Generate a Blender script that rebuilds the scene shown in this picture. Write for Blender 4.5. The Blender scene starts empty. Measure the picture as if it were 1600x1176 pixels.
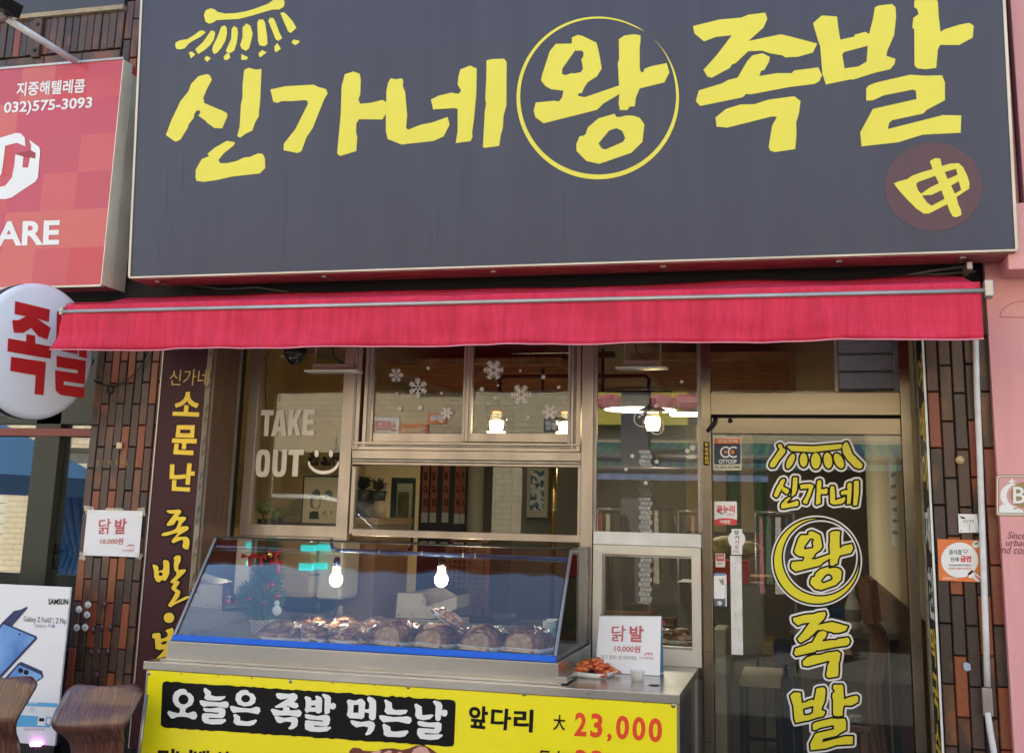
import bpy, math, random
import numpy as np
from mathutils import Vector, Matrix
from mathutils.geometry import tessellate_polygon
random.seed(7)
R_=math.radians
SC=bpy.context.scene; COL=SC.collection
# ------------------------------------------------------------------ camera, sky, sun, exposure
F_PX,CX,CY=1750.0,804.0,441.0
CAM=Vector((0,-5.45,1.59))
def cam_rows(yaw,pitch,roll):
    Rz=Matrix.Rotation(yaw,3,'Z'); Rx=Matrix.Rotation(pitch,3,'X'); Rr=Matrix.Rotation(roll,3,'Z')
    A=Matrix(((1,0,0),(0,0,-1),(0,1,0)))
    return Rr@Rx@A@Rz
MC=cam_rows(R_(-14.42),R_(-11.6),R_(1.405))      # world -> camera (x right, y down, z forward)
cd=bpy.data.cameras.new('camera'); cam=bpy.data.objects.new('camera',cd); COL.objects.link(cam)
B=MC.transposed(); rt=B.col[0]; dn=B.col[1]; fw=B.col[2]
m=Matrix((( rt.x,-dn.x,-fw.x),(rt.y,-dn.y,-fw.y),(rt.z,-dn.z,-fw.z))).to_4x4(); m.translation=CAM
cam.matrix_world=m
cd.sensor_width=36; cd.sensor_fit='HORIZONTAL'; cd.lens=F_PX/1600*36
cd.shift_x=(800-CX)/1600; cd.shift_y=(CY-588)/1600
cd.clip_start=.05; cd.clip_end=500
SC.camera=cam
W=bpy.data.worlds.new('World'); SC.world=W; W.use_nodes=True
nt=W.node_tree; bg=nt.nodes['Background']; sky=nt.nodes.new('ShaderNodeTexSky'); sky.sky_type='NISHITA'
sky.sun_disc=False; sky.sun_elevation=R_(42); sky.sun_rotation=R_(-25); sky.air_density=1.0; sky.dust_density=1.2; sky.ozone_density=1.5
nt.links.new(sky.outputs[0],bg.inputs[0]); bg.inputs[1].default_value=0.15
sl=bpy.data.lights.new('sun','SUN'); sl.energy=5; sl.angle=R_(.5); sl.color=(1,.93,.80)
so=bpy.data.objects.new('sun',sl); COL.objects.link(so)
sd=Vector((math.sin(R_(-25))*math.cos(R_(42)),math.cos(R_(-25))*math.cos(R_(42)),math.sin(R_(42))))
so.rotation_euler=sd.to_track_quat('Z','Y').to_euler(); so.location=(0,0,12)
SC.view_settings.view_transform='Standard'; SC.view_settings.look='None'; SC.view_settings.exposure=1.72; SC.view_settings.gamma=1
SC.view_settings.use_curve_mapping=False

# ------------------------------------------------------------------ pixel -> point on a real plane
def hit(px,py,pl):
    d=MC.transposed()@Vector(((px-CX)/F_PX,(py-CY)/F_PX,1))
    p,n=pl; t=(p-CAM).dot(n)/d.dot(n)
    return CAM+d*t
def Yp(y): return (Vector((0,y,0)),Vector((0,-1,0)))
def Xp(x): return (Vector((x,0,0)),Vector((1,0,0)))
def Zp(z): return (Vector((0,0,z)),Vector((0,0,1)))
def lift(pl,e): return (pl[0]+pl[1].normalized()*e,pl[1])
def mir(px,py,D):                 # where the street opposite stands that the window glass mirrors
    v=hit(px,py,Yp(D)); return Vector((v.x,-v.y,v.z))
# ------------------------------------------------------------------ objects
def tag(o,label,cat,group=None,kind=None):
    if label:o['label']=label
    if cat:o['category']=cat
    if group:o['group']=group
    if kind:o['kind']=kind
    return o
def link(o,parent=None):
    COL.objects.link(o)
    if parent: o.parent=parent; o.matrix_parent_inverse=Matrix.Translation(-parent.location)
    return o
def thing(name,label,cat,loc=(0,0,0),group=None):
    o=bpy.data.objects.new(name,None); o.empty_display_size=.05; o.location=loc; COL.objects.link(o)
    return tag(o,label,cat,group)
class MB:
    def __init__(s): s.v=[];s.f=[];s.sm=[]
    def add(s,vs,fs,smooth=False):
        b=len(s.v); s.v+=[tuple(v) for v in vs]; s.f+=[tuple(i+b for i in f) for f in fs]; s.sm+=[smooth]*len(fs); return s
    def box(s,x0,x1,y0,y1,z0,z1):
        x0,x1=sorted((x0,x1));y0,y1=sorted((y0,y1));z0,z1=sorted((z0,z1))
        return s.add([(x0,y0,z0),(x1,y0,z0),(x1,y1,z0),(x0,y1,z0),(x0,y0,z1),(x1,y0,z1),(x1,y1,z1),(x0,y1,z1)],
          [(3,2,1,0),(4,5,6,7),(0,1,5,4),(1,2,6,5),(2,3,7,6),(3,0,4,7)])
    def hull8(s,a,b):              # two matching quads a (front) b (back)
        return s.add(list(a)+list(b),[(0,1,2,3),(7,6,5,4),(0,4,5,1),(1,5,6,2),(2,6,7,3),(3,7,4,0)])
    def obox(s,c,ax,ay,az):        # centre and three half vectors
        c=Vector(c);ax=Vector(ax);ay=Vector(ay);az=Vector(az)
        return s.hull8([c-ax-ay-az,c+ax-ay-az,c+ax-ay+az,c-ax-ay+az],[c-ax+ay-az,c+ax+ay-az,c+ax+ay+az,c-ax+ay+az])
    def tube(s,pts,r,n=8,cap=True):
        pts=[Vector(p) for p in pts]; rs=r if isinstance(r,(list,tuple)) else [r]*len(pts); vs=[];fs=[]
        prev=None
        for i,p in enumerate(pts):
            d=(pts[min(i+1,len(pts)-1)]-pts[max(i-1,0)]).normalized()
            a=prev if prev is not None else (Vector((0,0,1)) if abs(d.z)<.9 else Vector((1,0,0)))
            a=(a-d*a.dot(d)).normalized(); prev=a; b=d.cross(a)
            for k in range(n):
                t=2*math.pi*k/n; vs.append(p+(a*math.cos(t)+b*math.sin(t))*rs[i])
        for i in range(len(pts)-1):
            for k in range(n):
                k2=(k+1)%n; fs.append((i*n+k,i*n+k2,(i+1)*n+k2,(i+1)*n+k))
        s.add(vs,fs,True)
        if cap:
            b=len(s.v)-len(vs); s.f.append(tuple(b+k for k in reversed(range(n)))); s.f.append(tuple(b+(len(pts)-1)*n+k for k in range(n))); s.sm+=[False]*2
        return s
    def lathe(s,c,prof,n=20,ax='Z',smooth=True):
        c=Vector(c);vs=[];fs=[]
        for r,h in prof:
            for k in range(n):
                t=2*math.pi*k/n; u,w=r*math.cos(t),r*math.sin(t)
                vs.append(c+(Vector((u,w,h)) if ax=='Z' else Vector((u,h,w)) if ax=='Y' else Vector((h,u,w))))
        for i in range(len(prof)-1):
            for k in range(n):
                k2=(k+1)%n; fs.append((i*n+k,i*n+k2,(i+1)*n+k2,(i+1)*n+k))
        return s.add(vs,fs,smooth)
    def ball(s,c,r,n=14,sq=(1,1,1)):
        c=Vector(c); prof=[(math.sin(math.pi*i/n)*1.0,-math.cos(math.pi*i/n)) for i in range(n+1)]
        vs=[];fs=[];k2n=n+2
        for a,h in prof:
            for k in range(k2n):
                t=2*math.pi*k/k2n; vs.append(c+Vector((a*math.cos(t)*r*sq[0],a*math.sin(t)*r*sq[1],h*r*sq[2])))
        for i in range(n):
            for k in range(k2n): fs.append((i*k2n+k,i*k2n+(k+1)%k2n,(i+1)*k2n+(k+1)%k2n,(i+1)*k2n+k))
        return s.add(vs,fs,True)
    def build(s,name,mat,parent=None,bev=0,label=None,kind=None):
        me=bpy.data.meshes.new(name); me.from_pydata(s.v,[],s.f); me.update()
        me.polygons.foreach_set('use_smooth',s.sm)
        me.materials.append(mat); o=bpy.data.objects.new(name,me); link(o,parent)
        if bev:
            b=o.modifiers.new('bevel','BEVEL'); b.width=bev; b.segments=2; b.limit_method='ANGLE'; b.angle_limit=R_(40)
        if label:o['label']=label
        if kind:o['kind']=kind
        return o
def box(name,mat,parent,x0,x1,y0,y1,z0,z1,bev=0,**k): return MB().box(x0,x1,y0,y1,z0,z1).build(name,mat,parent,bev,**k)
def tb(name,mat,parent,pts,r,n=8,**k): return MB().tube(pts,r,n).build(name,mat,parent,**k)
# px rectangle on a plane of constant y -> x0,x1,z0,z1
def rect(x0,y0,x1,y1,Y):
    xm=(x0+x1)/2; ym=(y0+y1)/2
    return hit(x0,ym,Yp(Y)).x,hit(x1,ym,Yp(Y)).x,hit(xm,y1,Yp(Y)).z,hit(xm,y0,Yp(Y)).z
# ------------------------------------------------------------------ flat print
def poly_obj(name,mat,polys,pl,parent,kind=None,label=None,thick=0):
    """polys: list of rings-lists [[outer,hole,...],...] in picture px, laid on a plane"""
    vs=[];fs=[]
    for rings in polys:
        flat=[p for r in rings for p in r]
        tr=tessellate_polygon([[Vector((p[0],p[1],0)) for p in r] for r in rings])
        b=len(vs); vs+=[hit(p[0],p[1],pl) for p in flat]; fs+=[tuple(b+i for i in t) for t in tr]
    n=pl[1]
    out=[]
    for t in fs:
        a,b_,c=[vs[i] for i in t]
        out.append(t if (b_-a).cross(c-a).dot(n)*(-(pl[0]-CAM).dot(n)) > 0 else t[::-1])
    mb=MB(); mb.add(vs,out); return mb.build(name,mat,parent,kind=kind,label=label)
_tc={}
def text_geo(s,bold=0.0,res=3):
    k=(s,bold)
    if k in _tc: return _tc[k]
    cu=bpy.data.curves.new('t','FONT'); cu.body=s; cu.offset=bold; cu.resolution_u=res; cu.size=1
    ob=bpy.data.objects.new('t',cu); COL.objects.link(ob)
    dg=bpy.context.evaluated_depsgraph_get(); me=bpy.data.meshes.new_from_object(ob.evaluated_get(dg))
    vs=[(v.co.x,v.co.y) for v in me.vertices]; fs=[tuple(p.vertices) for p in me.polygons]
    bpy.data.objects.remove(ob); bpy.data.curves.remove(cu); bpy.data.meshes.remove(me)
    xs=[v[0] for v in vs] or [0]; ys=[v[1] for v in vs] or [0]; w=max(max(xs)-min(xs),1e-6); h=max(max(ys)-min(ys),1e-6)
    vs=[((x-min(xs))/w,(y-min(ys))/h) for x,y in vs]
    _tc[k]=(vs,fs); return _tc[k]
def text_quad(name,s,mat,q,pl,parent,bold=0.0,label=None):
    """q: TL,TR,BR,BL in px"""
    vs,fs=text_geo(s,bold); TL,TR,BR,BL=[hit(a,b,pl) for a,b in q]
    P=[BL.lerp(BR,u).lerp(TL.lerp(TR,u),v) for u,v in vs]
    mb=MB(); mb.add(P,fs); return mb.build(name,mat,parent,label=label)
def tq(name,s,mat,x0,y0,x1,y1,pl,parent,bold=0.0,sl=0.0,lean=0.0):
    """px box, sl = slope down to the right, lean = px shift of the top to the right"""
    d=sl*(x1-x0)
    return text_quad(name,s,mat,[(x0+lean,y0),(x1+lean,y0+d),(x1,y1+d),(x0,y1)],pl,parent,bold)
# signed distance field of polygons, for outlined sticker lettering
class Field:
    def __init__(s,x0,y0,x1,y1,h):
        s.x=np.arange(x0,x1,h); s.y=np.arange(y0,y1,h); s.h=h; s.D=np.full((len(s.y),len(s.x)),99.0)
    def win(s,x0,y0,x1,y1):
        i0=max(0,int((x0-s.x[0])/s.h));i1=min(len(s.x),int((x1-s.x[0])/s.h)+2);j0=max(0,int((y0-s.y[0])/s.h));j1=min(len(s.y),int((y1-s.y[0])/s.h)+2)
        return i0,i1,j0,j1
    def poly(s,rings,pad=10):
        xs=[p[0] for r in rings for p in r]; ys=[p[1] for r in rings for p in r]
        i0,i1,j0,j1=s.win(min(xs)-pad,min(ys)-pad,max(xs)+pad,max(ys)+pad)
        X,Y=np.meshgrid(s.x[i0:i1],s.y[j0:j1]); d=np.full(X.shape,1e9); ins=np.zeros(X.shape,bool)
        for r in rings:
            for k in range(len(r)):
                ax,ay=r[k]; bx,by=r[(k+1)%len(r)]; dx,dy=bx-ax,by-ay; L=dx*dx+dy*dy+1e-12
                t=np.clip(((X-ax)*dx+(Y-ay)*dy)/L,0,1); d=np.minimum(d,(X-ax-t*dx)**2+(Y-ay-t*dy)**2)
                if abs(dy)>1e-9: ins^=((ay>Y)!=(by>Y))&(X<(Y-ay)*dx/dy+ax)
        d=np.sqrt(d); d[ins]*=-1
        s.D[j0:j1,i0:i1]=np.minimum(s.D[j0:j1,i0:i1],d); return s
    def crescent(s,c1,r1,c2,r2):
        X,Y=np.meshgrid(s.x,s.y); d=np.maximum(np.hypot(X-c1[0],Y-c1[1])-r1,r2-np.hypot(X-c2[0],Y-c2[1])); s.D=np.minimum(s.D,d)
    def disc(s,c,r):
        X,Y=np.meshgrid(s.x,s.y); s.D=np.minimum(s.D,np.hypot(X-c[0],Y-c[1])-r)
    def mesh(s,name,mat,off,pl,parent,label=None):
        A=s.D-off; I=A<0; vs=[];fs=[]
        full=I[:-1,:-1]&I[1:,:-1]&I[:-1,1:]&I[1:,1:]; any_=I[:-1,:-1]|I[1:,:-1]|I[:-1,1:]|I[1:,1:]
        x,y=s.x,s.y
        def put(pts):
            b=len(vs); vs.extend(hit(p[0],p[1],pl) for p in pts); fs.append(tuple(range(b,b+len(pts))))
        for j in range(full.shape[0]):
            row=full[j]
            if row.any():
                e=np.diff(np.concatenate(([0],row.astype(np.int8),[0]))); st=np.where(e==1)[0]; en=np.where(e==-1)[0]
                for a,b in zip(st,en): put([(x[a],y[j+1]),(x[b],y[j+1]),(x[b],y[j]),(x[a],y[j])])
            for i in np.where(any_[j]&~row)[0]:
                c=[(x[i],y[j+1],A[j+1,i]),(x[i+1],y[j+1],A[j+1,i+1]),(x[i+1],y[j],A[j,i+1]),(x[i],y[j],A[j,i])]
                o=[]
                for k in range(4):
                    p,q=c[k],c[(k+1)%4]
                    if p[2]<0:o.append(p[:2])
                    if (p[2]<0)!=(q[2]<0):
                        t=p[2]/(p[2]-q[2]); o.append((p[0]+(q[0]-p[0])*t,p[1]+(q[1]-p[1])*t))
                if len(o)>2: put(o)
        mb=MB(); mb.add(vs,fs); return mb.build(name,mat,parent,label=label)
# ------------------------------------------------------------------ materials
def lin(r,g,b): return tuple((c/12.92 if c<=.04045 else ((c+.055)/1.055)**2.4) for c in (r/255,g/255,b/255))+(1,)
def mat(name,c,rough=.6,metal=0,c2=None,sc=8,stretch=(1,1,1),bump=0,bsc=60,spec=.5,coat=0,trans=0,emit=None,es=0,detail=5,lo=.35,hi=.65,rvar=0):
    M=bpy.data.materials.new(name); M.use_nodes=True; n=M.node_tree; N=n.nodes; L=n.links; b=N['Principled BSDF']
    c=tuple(c)+(1,) if len(c)==3 else c
    b.inputs['Base Color'].default_value=c; b.inputs['Roughness'].default_value=rough; b.inputs['Metallic'].default_value=metal
    b.inputs['Specular IOR Level'].default_value=spec
    if coat: b.inputs['Coat Weight'].default_value=coat; b.inputs['Coat Roughness'].default_value=.08
    if emit: b.inputs['Emission Color'].default_value=tuple(emit)+(1,); b.inputs['Emission Strength'].default_value=es
    if c2 is not None or bump or rvar:
        tc=N.new('ShaderNodeTexCoord'); mp=N.new('ShaderNodeMapping'); L.new(tc.outputs['Object'],mp.inputs[0]); mp.inputs['Scale'].default_value=stretch
        if c2 is not None or rvar:
            no=N.new('ShaderNodeTexNoise'); no.inputs['Scale'].default_value=sc; no.inputs['Detail'].default_value=detail; L.new(mp.outputs[0],no.inputs[0])
            mr=N.new('ShaderNodeMapRange'); mr.inputs[1].default_value=lo; mr.inputs[2].default_value=hi; L.new(no.outputs[0],mr.inputs[0])
            if c2 is not None:
                c2=tuple(c2)+(1,) if len(c2)==3 else c2
                mx=N.new('ShaderNodeMix'); mx.data_type='RGBA'; mx.inputs[6].default_value=c; mx.inputs[7].default_value=c2
                L.new(mr.outputs[0],mx.inputs[0]); L.new(mx.outputs[2],b.inputs['Base Color'])
            if rvar:
                m2=N.new('ShaderNodeMapRange'); m2.inputs[3].default_value=rough-rvar; m2.inputs[4].default_value=rough+rvar; L.new(no.outputs[0],m2.inputs[0]); L.new(m2.outputs[0],b.inputs['Roughness'])
        if bump:
            nb=N.new('ShaderNodeTexNoise'); nb.inputs['Scale'].default_value=bsc; nb.inputs['Detail'].default_value=4; L.new(mp.outputs[0],nb.inputs[0])
            bp=N.new('ShaderNodeBump'); bp.inputs['Strength'].default_value=bump; bp.inputs['Distance'].default_value=.01; L.new(nb.outputs[0],bp.inputs['Height']); L.new(bp.outputs[0],b.inputs['Normal'])
    if trans:
        tr=N.new('ShaderNodeBsdfTranslucent'); tr.inputs[0].default_value=c; ms=N.new('ShaderNodeMixShader'); ms.inputs[0].default_value=trans
        L.new(b.outputs[0],ms.inputs[1]); L.new(tr.outputs[0],ms.inputs[2]); L.new(ms.outputs[0],N['Material Output'].inputs[0])
    return M
def glass(name,tint=(.93,.95,.94),gain=1.5,add=0.0,rough=0.0,bump=0):
    M=bpy.data.materials.new(name); M.use_nodes=True; N=M.node_tree.nodes; L=M.node_tree.links
    N.remove(N['Principled BSDF']); t=N.new('ShaderNodeBsdfTransparent'); t.inputs[0].default_value=tint+(1,)
    g=N.new('ShaderNodeBsdfGlossy'); g.inputs['Roughness'].default_value=rough; fr=N.new('ShaderNodeFresnel'); fr.inputs[0].default_value=1.45
    ma=N.new('ShaderNodeMath'); ma.operation='MULTIPLY_ADD'; ma.use_clamp=True; ma.inputs[1].default_value=gain; ma.inputs[2].default_value=add
    L.new(fr.outputs[0],ma.inputs[0]); ms=N.new('ShaderNodeMixShader'); L.new(ma.outputs[0],ms.inputs[0]); L.new(t.outputs[0],ms.inputs[1]); L.new(g.outputs[0],ms.inputs[2])
    if bump:
        tc=N.new('ShaderNodeTexCoord'); nb=N.new('ShaderNodeTexNoise'); nb.inputs['Scale'].default_value=bump[0]; nb.inputs['Detail'].default_value=2
        L.new(tc.outputs['Object'],nb.inputs[0]); bp=N.new('ShaderNodeBump'); bp.inputs['Strength'].default_value=bump[1]; bp.inputs['Distance'].default_value=.01
        L.new(nb.outputs[0],bp.inputs['Height']); L.new(bp.outputs[0],g.inputs['Normal']); L.new(bp.outputs[0],fr.inputs['Normal'])
    L.new(ms.outputs[0],N['Material Output'].inputs[0]); return M
def print_mat(name,c,rough=.5): return mat(name,c,rough,c2=tuple(x*.96 for x in c[:3]),sc=6)
# palette
m_vinyl=mat('sign_vinyl',(.043,.052,.092),.45,c2=(.050,.060,.100),sc=2.2,stretch=(5,1,.4),bump=.05,bsc=3,spec=.4)
m_yel=print_mat('letter_yellow',(.78,.72,.085),.45)
m_trim=mat('bright_trim',(.50,.49,.47),.35,.6,c2=(.40,.39,.37),sc=4)
m_soffit=mat('soffit_red_reflection',(.42,.20,.20),.5,.35,c2=(.30,.12,.12),sc=6,stretch=(1,4,1),bump=.1,bsc=12)  # reflected red painted into the galvanised colour, together with reddish dirt
m_steel=mat('brushed_steel',(.25,.21,.165),.26,1.0,c2=(.20,.165,.125),sc=2,stretch=(.5,3,4),bump=.02,bsc=6,rvar=.05)
m_csteel=mat('counter_steel',(.56,.54,.51),.24,.95,c2=(.46,.44,.41),sc=2,stretch=(.5,3,4),bump=.02,bsc=6,rvar=.05)
m_alu=mat('anodised_aluminium',(.46,.40,.355),.32,.75,c2=(.35,.305,.27),sc=2.5,stretch=(3,3,.7),bump=.03,bsc=30,rvar=.08)
m_alud=mat('aged_aluminium',(.40,.36,.34),.4,.6,c2=(.28,.25,.24),sc=6,stretch=(3,3,1))
m_white=mat('white_paint',(.74,.75,.76),.5,c2=(.62,.62,.6),sc=14)
m_black=mat('black_plastic',(.007,.007,.008),.35)
m_dark=mat('dark_recess',(.010,.009,.009),.8,c2=(.018,.015,.013),sc=5)
m_iron=mat('black_iron',(.009,.009,.009),.45,.3)
m_wood=mat('brown_wood_panel',(.16,.09,.05),.65,c2=(.11,.06,.035),sc=10,stretch=(9,9,.35),bump=.15,bsc=40)
m_mortar=mat('mortar',(.012,.011,.01),.9,c2=(.026,.023,.02),sc=30,bump=.3)
m_cream=mat('cream_wall',(.42,.31,.14),.8,c2=(.37,.27,.12),sc=3,bump=.05)
m_ceil=mat('ceiling',(.42,.37,.28),.8,c2=(.38,.33,.25),sc=3)
m_floor=mat('dark_floor_tile',(.03,.029,.028),.3,c2=(.05,.048,.045),sc=5)
m_latt=mat('lattice_wood',(.36,.18,.08),.5,c2=(.20,.08,.03),sc=9,stretch=(1,6,1))
m_glass=glass('window_glass',gain=1.35,bump=(1.1,.012))
m_case=glass('case_glass',(.95,.97,.98),gain=1.05,add=.015)
m_paper=mat('white_paper',(.80,.82,.86),.55,c2=(.76,.78,.83),sc=5)
m_redp=print_mat('red_print',(.62,.05,.06)); m_redd=print_mat('dull_red_print',(.50,.10,.13)); m_blackp=mat('black_print',(.006,.006,.006),.5,spec=.2)
m_whitep=print_mat('white_print',(.80,.82,.84)); m_greyp=print_mat('grey_print',(.25,.25,.26)); m_orange=print_mat('orange_print',(.75,.20,.05))
m_redpaint=mat('red_plastic',(.55,.03,.03),.35)
m_leaf=mat('leaf_green',(.05,.10,.025),.55,c2=(.10,.16,.04),sc=30)
m_leafd=mat('leaf_dark',(.02,.05,.025),.5,c2=(.04,.08,.035),sc=30)
m_beige=mat('machine_beige',(.62,.58,.50),.4,c2=(.56,.52,.44),sc=6)
m_navy=mat('navy_plastic',(.02,.05,.14),.4)
# ------------------------------------------------------------------ the setting
asph=mat('asphalt',(.07,.07,.072),.85,c2=(.11,.11,.108),sc=40,bump=.4,bsc=200)
pave=mat('pavement_slabs',(.17,.165,.155),.8,c2=(.12,.115,.11),sc=9,bump=.2)
box('ground',asph,None,-60,60,-60,40,-.4,-.13,kind='structure')
box('road',asph,None,-60,60,-8,-2.6,-.13,-.125,kind='structure')
pv=box('pavement',pave,None,-30,30,-2.45,-.02,-.12,0,kind='structure')
kb=box('kerb',mat('kerb_stone',(.38,.37,.35),.8,c2=(.3,.29,.28),sc=15),None,-30,30,-2.6,-2.45,-.13,.005,bev=.01,kind='structure')
box('far_pavement',pave,None,-30,30,-12,-8,-.13,0,kind='structure')
cw=MB()
for i in range(11): cw.box(-11+i*.8,-10.6+i*.8,-7.6,-4.2,-.124,-.121)
cw.build('crosswalk',mat('road_paint',(.72,.72,.70),.7,c2=(.5,.5,.48),sc=20),None,kind='structure')
# shop shell
box('interior_floor',m_floor,None,-3.3,.62,.04,4.6,-.05,.02,kind='structure')
box('interior_ceiling',m_ceil,None,-3.3,.62,.04,4.6,2.55,2.6,kind='structure')
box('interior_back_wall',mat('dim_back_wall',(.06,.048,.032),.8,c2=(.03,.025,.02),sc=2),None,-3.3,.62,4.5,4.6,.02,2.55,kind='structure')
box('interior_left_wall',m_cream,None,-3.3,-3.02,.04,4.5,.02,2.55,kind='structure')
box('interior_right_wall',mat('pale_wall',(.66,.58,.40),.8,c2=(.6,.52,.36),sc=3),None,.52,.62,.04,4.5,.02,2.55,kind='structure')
ws=thing('wainscot','dark brown wooden wainscot along the right interior wall behind the glass door','wainscot',(.5,1.5,.02))
for i in range(16): box('board',m_wood,ws,.492,.518,.06+i*.27,.06+i*.27+.262,.02,1.12,bev=.003)
box('rail',m_wood,ws,.48,.519,.06,4.4,1.122,1.16,bev=.004)
box('upper_wall',m_dark,None,-4.6,.8,-.34,4.6,2.602,4.62,kind='structure')
box('lintel',m_dark,None,-3.3,.62,-.02,.04,2.50,2.599,kind='structure')
box('left_jamb_wall',m_dark,None,-3.3,-2.9,-.0,.038,-.02,2.499,kind='structure')
box('base_wall',mat('base_render',(.2,.19,.18),.8),None,-2.9,-.44,.005,.038,0,.86,kind='structure')
box('neighbour_upper_wall',m_dark,None,-9,-4.602,-.34,4.6,2.602,4.62,kind='structure')
box('right_upper_wall',m_dark,None,.802,6,-.34,4.6,2.602,4.62,kind='structure')
# ------------------------------------------------------------------ tiled piers
tm=bpy.data.materials.new('glazed_brick_tile'); tm.use_nodes=True; N=tm.node_tree.nodes; L=tm.node_tree.links; bs=N['Principled BSDF']
oi=N.new('ShaderNodeObjectInfo'); tc=N.new('ShaderNodeTexCoord')
rp=N.new('ShaderNodeValToRGB'); rp.color_ramp.interpolation='CONSTANT'; e=rp.color_ramp.elements
e[0].color=(.072,.037,.029,1); e[1].position=.22; e[1].color=(.046,.029,.024,1)
for p,c in ((.44,(.075,.042,.028,1)),(.60,(.074,.045,.040,1)),(.74,(.22,.052,.027,1)),(.86,(.25,.068,.028,1)),(.94,(.045,.03,.028,1))):
    k=e.new(p); k.color=c
L.new(oi.outputs['Random'],rp.inputs[0])
mp=N.new('ShaderNodeMapping'); L.new(tc.outputs['Object'],mp.inputs[0]); mp.inputs['Scale'].default_value=(4,4,3)
sc_=N.new('ShaderNodeVectorMath'); sc_.operation='SCALE'; sc_.inputs[0].default_value=(37,11,53); L.new(oi.outputs['Random'],sc_.inputs['Scale']); L.new(sc_.outputs[0],mp.inputs['Location'])
no=N.new('ShaderNodeTexNoise'); no.inputs['Scale'].default_value=1.6; no.inputs['Detail'].default_value=3; L.new(mp.outputs[0],no.inputs[0])
mr=N.new('ShaderNodeMapRange'); mr.inputs[1].default_value=.55; mr.inputs[2].default_value=.70; L.new(no.outputs[0],mr.inputs[0])
mx=N.new('ShaderNodeMix'); mx.data_type='RGBA'; L.new(mr.outputs[0],mx.inputs[0]); L.new(rp.outputs[0],mx.inputs[6]); mx.inputs[7].default_value=(.22,.078,.03,1)
n2=N.new('ShaderNodeTexNoise'); n2.inputs['Scale'].default_value=60; n2.inputs['Detail'].default_value=6; L.new(tc.outputs['Object'],n2.inputs[0])
m3=N.new('ShaderNodeMix'); m3.data_type='RGBA'; m3.blend_type='MULTIPLY'; m3.inputs[0].default_value=.55; L.new(mx.outputs[2],m3.inputs[6]); L.new(n2.outputs[0],m3.inputs[7])
sm_=N.new('ShaderNodeMix'); sm_.data_type='RGBA'; sm_.blend_type='ADD'; sm_.inputs[0].default_value=.25; L.new(m3.outputs[2],sm_.inputs[6]); L.new(mx.outputs[2],sm_.inputs[7])
L.new(sm_.outputs[2],bs.inputs['Base Color']); bs.inputs['Roughness'].default_value=.38
bp=N.new('ShaderNodeBump'); bp.inputs['Strength'].default_value=.25; bp.inputs['Distance'].default_value=.004; L.new(n2.outputs[0],bp.inputs['Height']); L.new(bp.outputs[0],bs.inputs['Normal'])
m_tile=tm
_tl={}
def tile_mesh(w,h,d=.014):
    k=(round(w,3),round(h,3))
    if k in _tl: return _tl[k]
    b=.0035; mb=MB(); x=w/2; z=h/2
    mb.add([(-x,0,-z),(x,0,-z),(x,0,z),(-x,0,z),(-x,-d+b,-z),(x,-d+b,-z),(x,-d+b,z),(-x,-d+b,z),(-x+b,-d,-z+b),(x-b,-d,-z+b),(x-b,-d,z-b),(-x+b,-d,z-b)],
      [(8,9,10,11),(4,5,9,8),(5,6,10,9),(6,7,11,10),(7,4,8,11),(0,1,5,4),(1,2,6,5),(2,3,7,6),(3,0,4,7)])
    me=bpy.data.meshes.new('tile'); me.from_pydata(mb.v,[],mb.f); me.materials.append(m_tile); _tl[k]=me; return me
def tile_at(root,x,y,z,w,h,rotz=0):
    o=bpy.data.objects.new('tile',tile_mesh(w,h)); o.location=(x,y+random.uniform(-.0035,.003),z)
    o.rotation_euler=(random.uniform(-.006,.006),random.uniform(-.004,.004),rotz+random.uniform(-.012,.012)); link(o,root); return o
def tile_field(root,x0,x1,z0,z1,Y,pw,ph,phase=0,g=.005,stag=.5):
    n=max(1,round((x1-x0)/pw)); pw=(x1-x0)/n
    for i in range(n):
        off=phase+((i%2)*stag)*ph+random.uniform(-.004,.004)
        z=z0-ph+(off%ph)
        while z<z1:
            a=max(z,z0); b=min(z+ph,z1)
            if b-a>.03: tile_at(root,x0+(i+.5)*pw,Y,(a+b)/2,pw-g,round(b-a-g,2) if b-a<ph-.001 else ph-g)
            z+=ph
YP=-.36
pl_=thing('tiled_pier','brown and rust glazed tile pier on the left with white price paper taped on','pier',(-3.35,-.2,0))
box('mortar_core',m_mortar,pl_,-3.545,-2.892,YP+.008,-.002,0,2.6)
tile_field(pl_,-3.54,-2.90,.62,2.60,YP+.006,.0455,.218,.05)
pr_=thing('tiled_pier','brown and rust glazed tile pier on the right carrying small notices','pier',(.65,-.2,0))
xr0=hit(1456,800,Yp(YP)).x
box('mortar_core',m_mortar,pr_,xr0+.0,.85,YP+.008,-.002,0,2.6)
tile_field(pr_,xr0+.002,.845,.45,2.60,YP+.006,.0567,.238,.02)
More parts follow.
